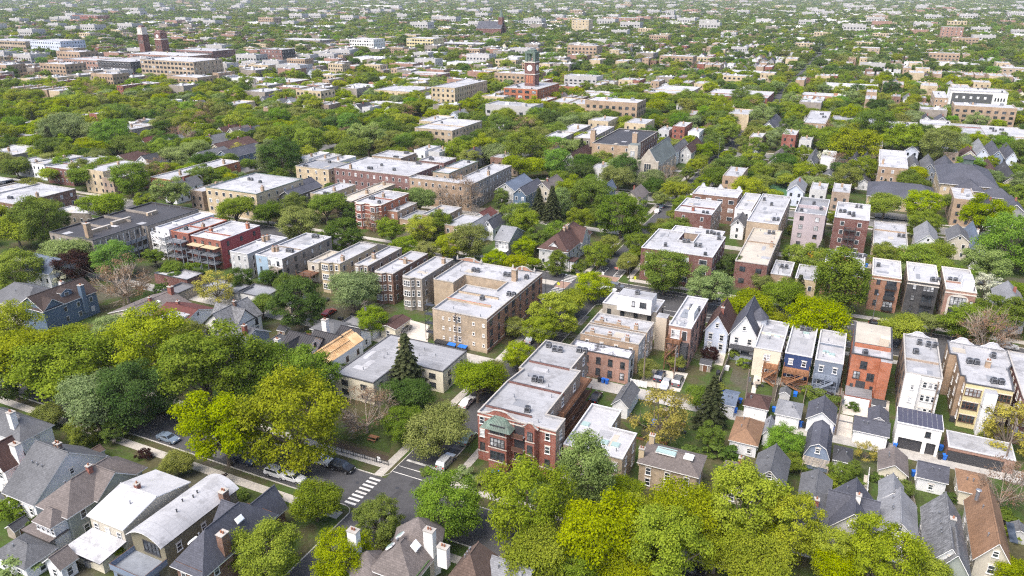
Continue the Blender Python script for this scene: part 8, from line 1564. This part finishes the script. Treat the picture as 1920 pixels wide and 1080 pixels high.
for it in range(9000):
    d = 470 + 6300 * random.random() ** 1.5 if it > 2400 else random.uniform(520, 1100); a = random.uniform(-.64, .64) if it > 2400 else random.uniform(-.64, .1); x, y = math.sin(a) * d, math.cos(a) * d; X, Y = x * CY_ - y * SY_, x * SY_ + y * CY_
    if Y < 425: continue
    u = view_xy(X, Y, 5)[0]
    if d < 1100 and u > 1000 and random.random() < .55 or random.random() < leafy(X, Y): continue
    k = random.choices(range(7), [2, 5, 3, 3.5, 2, 3.5, 3] if d < 1500 else [.2, 6, 1, .4, .5, 2, 4])[0]; sc = random.uniform(.75, 1.25) * (1 if d < 1500 else 1.3); wd_, L_ = BK[k][5] * sc / 2, BK[k][4] * sc / 2
    if d < 1800 and not all(free(X + i * wd_, Y + j * L_, 3) for i in (-1, 0, 1) for j in (-1, 0, 1)): continue
    if d < 1300 and any(on_road(X + i * wd_, Y + j * L_, 1) for i in (-1, 0, 1) for j in (-1, 0, 1)): continue
    if len(blocks) > 1500: break
    if d < 2600: FOOT.append((X - wd_, X + wd_, Y - L_, Y + L_))
    blocks.append((X, Y, k, sc, d, u))
blocks.sort(key=lambda t: t[4])
for X, Y, k, sc, d, u in [t for t in blocks if -20 < t[5] < 1940][:90]:
    r = link('town_block', None, None, (X, Y, 0), 0, (sc, sc, random.uniform(.85, 1.15))); r['category'] = 'building'; r.empty_display_size = .5; link('wall', BP[k][0], r); link('roof', BP[k][1], r); link('window', BP[k][2], r)['kind'] = 'stuff'; TB.append([r, X, Y, 0, BNAME[k], k])
done = set((t[1], t[2]) for t in TB)
lots = []
yr = [y for y, *_ in B_ST]
def rows():
    yb = [187.5, 293, 398, 500] + [603 + 103 * k for k in range(60)]
    for i in range(len(yb) - 1):
        a, b_ = yb[i], yb[i + 1]
        for yc, face in ((a + 19.5 + (4 if i == 0 else 0), 0), (b_ - 19.5, 1)): yield i, yc, face
for i, yc, face in rows():
    if yc > 6400: break
    far = yc > 2300
    step = 8.2 if not far else 13.0
    lim = yc * 1.6 + 200; x = -lim
    while x < lim * .5:
        x += step * (1 if random.random() < .9 else 2)
        if not in_view(x, yc, 6, 60): continue
        if abs((x + 62) % 200 - 0) < 9 or abs((x + 62) % 200 - 200) < 9: continue
        if yc < 420 and -62 - 12 < x < -62 + 12: continue
        hv = math.sin(x * .011 + i) + math.sin(x * .0043 - yc * .006) * 1.2
        k = random.choices(range(14), [3, .7, 2, 1.4, 3, 1, .7, 3, 2.6, 2.2, 2, 1.8, 1.2, 2] if hv < .3 else [4, 1.3, 4, 2.2, 3, 3, 1.2, 3, .9, .7, .6, .6, .4, .6])[0]
        if random.random() < (.14 if yc < 700 else .3 if yc < 1500 else .4): continue
        if random.random() < leafy(x, yc): continue
        if yc > 1100: k = random.choices((4, 7, 0, 8, 10, 13, 3, 9), (5, 5, 1.5, 2, 2, 2, .6, .6))[0]
        wdt, L = HK[k][5], HK[k][4]
        if yc < 1150 and not (free(x, yc - L / 2, wdt * .5 + .6) and free(x, yc + L / 2, wdt * .5 + .6) and free(x, yc, wdt * .5 + .6)): continue
        if k == 5:
            if not far: x += 5
        lots.append((x, yc + random.uniform(-1.5, 1.5), k, math.pi if face else 0.0))
def shows(x, y, z=6): return -20 < view_xy(x, y, z)[0] < 1940
lots.sort(key=lambda l: l[1] * CY_ - l[0] * SY_)
near_l = [l for l in lots if shows(l[0], l[1])][:280]; ids = set(map(id, near_l)); rest = [l for l in lots if id(l) not in ids]
FAR_H = []
for x, y, k, rz in near_l:
    r = link('town_house', None, None, (x, y, 0), rz); r['category'] = 'house'; FAR_H.append([r, x, y, 0, HNAME[k], k]); r.empty_display_size = .5
    link('wall', HP[k][0], r); link('roof', HP[k][1], r); link('window', HP[k][2], r)['kind'] = 'stuff'
    FOOT.append((x - HK[k][5] / 2, x + HK[k][5] / 2, y - HK[k][4] / 2, y + HK[k][4] / 2))
# ---- scatter by instancing on points
def scatter(name, protos, pts, label):
    """pts: x, y, z, scale_x, scale_z, rot, index"""
    P = np.array(pts, dtype=np.float64); me = bpy.data.meshes.new(name); me.from_pydata(P[:, :3].tolist(), [], [])
    for nm, col, ty in (('sx', 3, 'FLOAT'), ('sz', 4, 'FLOAT'), ('rot', 5, 'FLOAT'), ('idx', 6, 'INT')):
        at_ = me.attributes.new(nm, ty, 'POINT'); at_.data.foreach_set('value', P[:, col].astype(np.int32 if ty == 'INT' else np.float32))
    o = link(name, me); o['kind'] = 'stuff'; o['label'] = label
    coll = bpy.data.collections.new(name + '_kinds')
    for i, p in enumerate(protos): q = bpy.data.objects.new('%02d_%s' % (i, name), p); coll.objects.link(q)
    ng = bpy.data.node_groups.new(name, 'GeometryNodeTree'); ng.interface.new_socket('Geometry', in_out='INPUT', socket_type='NodeSocketGeometry'); ng.interface.new_socket('Geometry', in_out='OUTPUT', socket_type='NodeSocketGeometry')
    N = ng.nodes; gi = N.new('NodeGroupInput'); go = N.new('NodeGroupOutput'); ip = N.new('GeometryNodeInstanceOnPoints'); ci = N.new('GeometryNodeCollectionInfo'); ci.inputs[0].default_value = coll; ci.inputs[1].default_value = True; ci.inputs[2].default_value = True
    def attr(nm, ty):
        a = N.new('GeometryNodeInputNamedAttribute'); a.data_type = ty; a.inputs[0].default_value = nm; return a.outputs[0]
    cs = N.new('ShaderNodeCombineXYZ'); cr = N.new('ShaderNodeCombineXYZ'); sx = attr('sx', 'FLOAT'); ng.links.new(sx, cs.inputs[0]); ng.links.new(sx, cs.inputs[1]); ng.links.new(attr('sz', 'FLOAT'), cs.inputs[2]); ng.links.new(attr('rot', 'FLOAT'), cr.inputs[2])
    ng.links.new(gi.outputs[0], ip.inputs['Points']); ng.links.new(ci.outputs[0], ip.inputs['Instance']); ip.inputs['Pick Instance'].default_value = True; ng.links.new(attr('idx', 'INT'), ip.inputs['Instance Index'])
    ng.links.new(cr.outputs[0], ip.inputs['Rotation']); ng.links.new(cs.outputs[0], ip.inputs['Scale']); ng.links.new(ip.outputs[0], go.inputs[0])
    m = o.modifiers.new('scatter', 'NODES'); m.node_group = ng; return o
def merged(wb, rb, nb):
    b = MB()
    for s in (wb, rb, nb):
        off = len(b.v); b.v += s.v
        for f, mi in zip(s.f, s.m): b.f.append(tuple(i + off for i in f)); b.m.append(b.mi(s.mats[mi]))
    return b.mesh('town_house')
HM = [merged(*h[3:]) for h in HP]
hp = [(x, y, 0, 1.0 if y < 2300 else random.uniform(1.2, 2.0), 1.0 if y < 2300 else random.uniform(.9, 1.3), rz, k) for x, y, k, rz in rest]
NB = len(HM); HM += [merged(*h[3:]) for h in BP]
hp += [(X, Y, 0, sc, sc, 0, NB + k) for X, Y, k, sc, d, u in blocks if (X, Y) not in done]
scatter('distant_houses', HM, hp, 'far-off houses and flats among the treetops')
# ---- trees of the middle distance and beyond
TK = ['yel', 'yg', 'grn', 'drk', 'pale', 'olv', 'grn2', 'brn', 'gry', 'con']
far_meshes = []
for kd in TK:
    for pk in ({'grn2': ['dense'], 'brn': ['bare1'], 'con': ['con']}.get(kd, ['a', 'b', 'd', 'g'])):
        me = PROTO[pk][0].copy(); me.materials.clear(); me.materials.append(MATS['leaf_' + kd]); far_meshes.append((kd, pk, me))
KI = {}
for i, (kd, pk, me) in enumerate(far_meshes): KI.setdefault(kd, []).append(i)
cand = []
def jgrid(d0, d1, step, dens):
    R = int(d1 / step) + 2
    for iy in range(0, R):
        y = iy * step
        for ix in range(-R, R):
            x = ix * step
            X = x * CY_ - y * SY_; Y = x * SY_ + y * CY_; d = math.hypot(x, y)
            if not d0 <= d < d1 or abs(x) > y * .74 + 40: continue
            X += random.uniform(-.45, .45) * step; Y += random.uniform(-.45, .45) * step
            n = math.sin(X * .013) + math.sin(Y * .017 + 1) + math.sin((X + Y) * .006)
            if random.random() < dens + .1 * n: yield X, Y, d
placed = [(t[1], t[2], t[3]) for t in TREES]
mid = []
for X, Y, d in jgrid(205, 760, 7.4, .86):
    if Y < 200 and X > -250: continue
    if not in_view(X, Y, 6): continue
    if Y < 208 and X > -55: continue
    if not free(X, Y, 4.0 if d < 340 else .9) or on_road(X, Y, 1.2): continue
    if any((X - a) ** 2 + (Y - b_) ** 2 < (w_ * .5 + 1.5) ** 2 for a, b_, w_ in placed): continue
    kd = random.choices(TK, [17, 24, 30, 12, 6, 9, 4, 2.5, 4, .7] if view_xy(X, Y, 5)[1] > 215 else [40, 30, 16, 5, 4, 6, 4, 2, 2, .5])[0]; w_ = (random.uniform(10, 16.5) if leafy(X, Y) > .4 else random.uniform(7, 14)) if kd != 'con' else random.uniform(3.5, 5.5); placed.append((X, Y, w_ * .66)); mid.append((X, Y, w_, kd))  # yellower leaf colours in the upper belt stand in for its patch of sunlight
mid = [m for m in mid if shows(m[0], m[1])] + [m for m in mid if not shows(m[0], m[1])]
nv = sum(1 for m in mid if shows(m[0], m[1])); vis = sorted(mid[:nv], key=lambda m: depth_of(m[0], m[1], 5)); quota = max(0, 298 - len(TREES))
for X, Y, w_, kd in vis[:quota]: tree(X, Y, w_, kd)
tp = []
for X, Y, w_, kd in vis[quota:] + mid[nv:]:
    i = random.choice(KI[kd]); s = w_ / W0.get(kd, 13.2); tp.append((X, Y, 0, s, s * random.uniform(.9, 1.15), random.uniform(0, 6.28), i))
wts = [4, 11, 38, 30, 5, 8, 4, 3, 5, .6]
for X, Y, d in list(jgrid(760, 1600, 11, .74)) + list(jgrid(1600, 3200, 15, .78)) + list(jgrid(3200, 7500, 23, .78)):
    if d < 1600 and not free(X, Y, 1): continue
    if d < 1200 and on_road(X, Y, 1): continue
    kd = random.choices(TK, wts)[0]; w_ = random.uniform(8, 16) * (1 if d < 1600 else 1.15 if d < 3200 else 1.7); s = w_ / (13.2 if kd != 'con' else 17)
    tp.append((X, Y, 0, s, min(s, 1.2) * random.uniform(.75, 1.1), random.uniform(0, 6.28), random.choice(KI[kd])))
scatter('distant_trees', [m for *_, m in far_meshes], tp, 'far-off treetops between the roofs')
print('trees', len(TREES), 'scatter trees', len(tp), 'houses', len(FAR_H), 'scatter houses', len(hp))

# ---------------------------------------------------------------- labels of the many: by kind and by what stands next to them
ORD = ['leftmost', 'second from left', 'third from left', 'fourth from left', 'fifth from left', 'sixth from left', 'seventh from left', 'eighth from left', 'ninth from left', 'tenth from left']
NUM = ['', 'one', 'two', 'three', 'four', 'five', 'six', 'seven', 'eight', 'nine', 'ten']
def words(s, n):
    s = s.split(); return ' '.join(s[:n])
ANCH2 = [(x, y, n if n.startswith('the ') else 'the ' + n) for x, y, n in ANCH]
ANCH2 = [(x, y, n) for x, y, n in ANCH2 if len(n.split()) <= 8]
def relabel(items, cat, group):
    groups = {}
    for it in items:
        o, X, Y, w_, desc, kd = it
        ax, ay, an = min(ANCH2, key=lambda a: (a[0] - X) ** 2 + (a[1] - Y) ** 2)
        u, v, _ = view_xy(X, Y, 2); au, av, _ = view_xy(ax, ay, 2)
        rel = 'in front of' if v - av > abs(u - au) * .45 else 'behind' if av - v > abs(u - au) * .45 else 'left of' if u < au else 'right of'
        groups.setdefault((desc, rel, an), []).append((u, o))
    for (desc, rel, an), L in groups.items():
        L.sort(key=lambda t: t[0]); n = len(L)
        for i, (u, o) in enumerate(L):
            s = f'{desc} {rel} {an}'
            if n > 1 and n <= 10:
                pre = ('left' if i == 0 else 'right') + ' of two ' if n == 2 else ('rightmost' if i == n - 1 else ORD[i]) + ' of the '
                s = pre + s.replace(desc, desc + 's' if n > 1 else desc, 1)
            o['label'] = words(s, 16); o['category'] = cat; o['group'] = group
relabel([t for t in TREES], 'tree', 'trees between the houses'); relabel(SHRUBS, 'shrub', 'shrubs in the yards')
for kk, cat in (('shed', 'shed'), ('table', 'patio table'), ('planter', 'planter'), ('box', 'storage box')): relabel([c for c in CLUT if c[5] == kk], cat, 'things left in the back yards')
for it in FAR_H: it[4] = it[4].replace(' with ', ' with a ') if 0 else it[4]
relabel(FAR_H, 'house', 'houses and flats of the far streets'); relabel(TB, 'building', 'larger blocks of the far streets')
# ---------------------------------------------------------------- air
HAZE = 5.5e-5
if HAZE:
    b = MB(); b.box(-9500, 9500, -600, 9500, -1.0, 95, 'ground'); o = b.build('haze'); o['kind'] = 'stuff'; o['label'] = 'thin pale haze over the far city'
    hm = bpy.data.materials.new('haze'); hm.use_nodes = True; n = hm.node_tree; n.nodes.remove(n.nodes['Principled BSDF']); pv = n.nodes.new('ShaderNodeVolumePrincipled'); pv.inputs['Density'].default_value = HAZE; pv.inputs['Color'].default_value = (.86, .93, 1, 1); pv.inputs['Anisotropy'].default_value = 0
    n.links.new(pv.outputs[0], n.nodes['Material Output'].inputs['Volume']); o.data.materials.clear(); o.data.materials.append(hm)
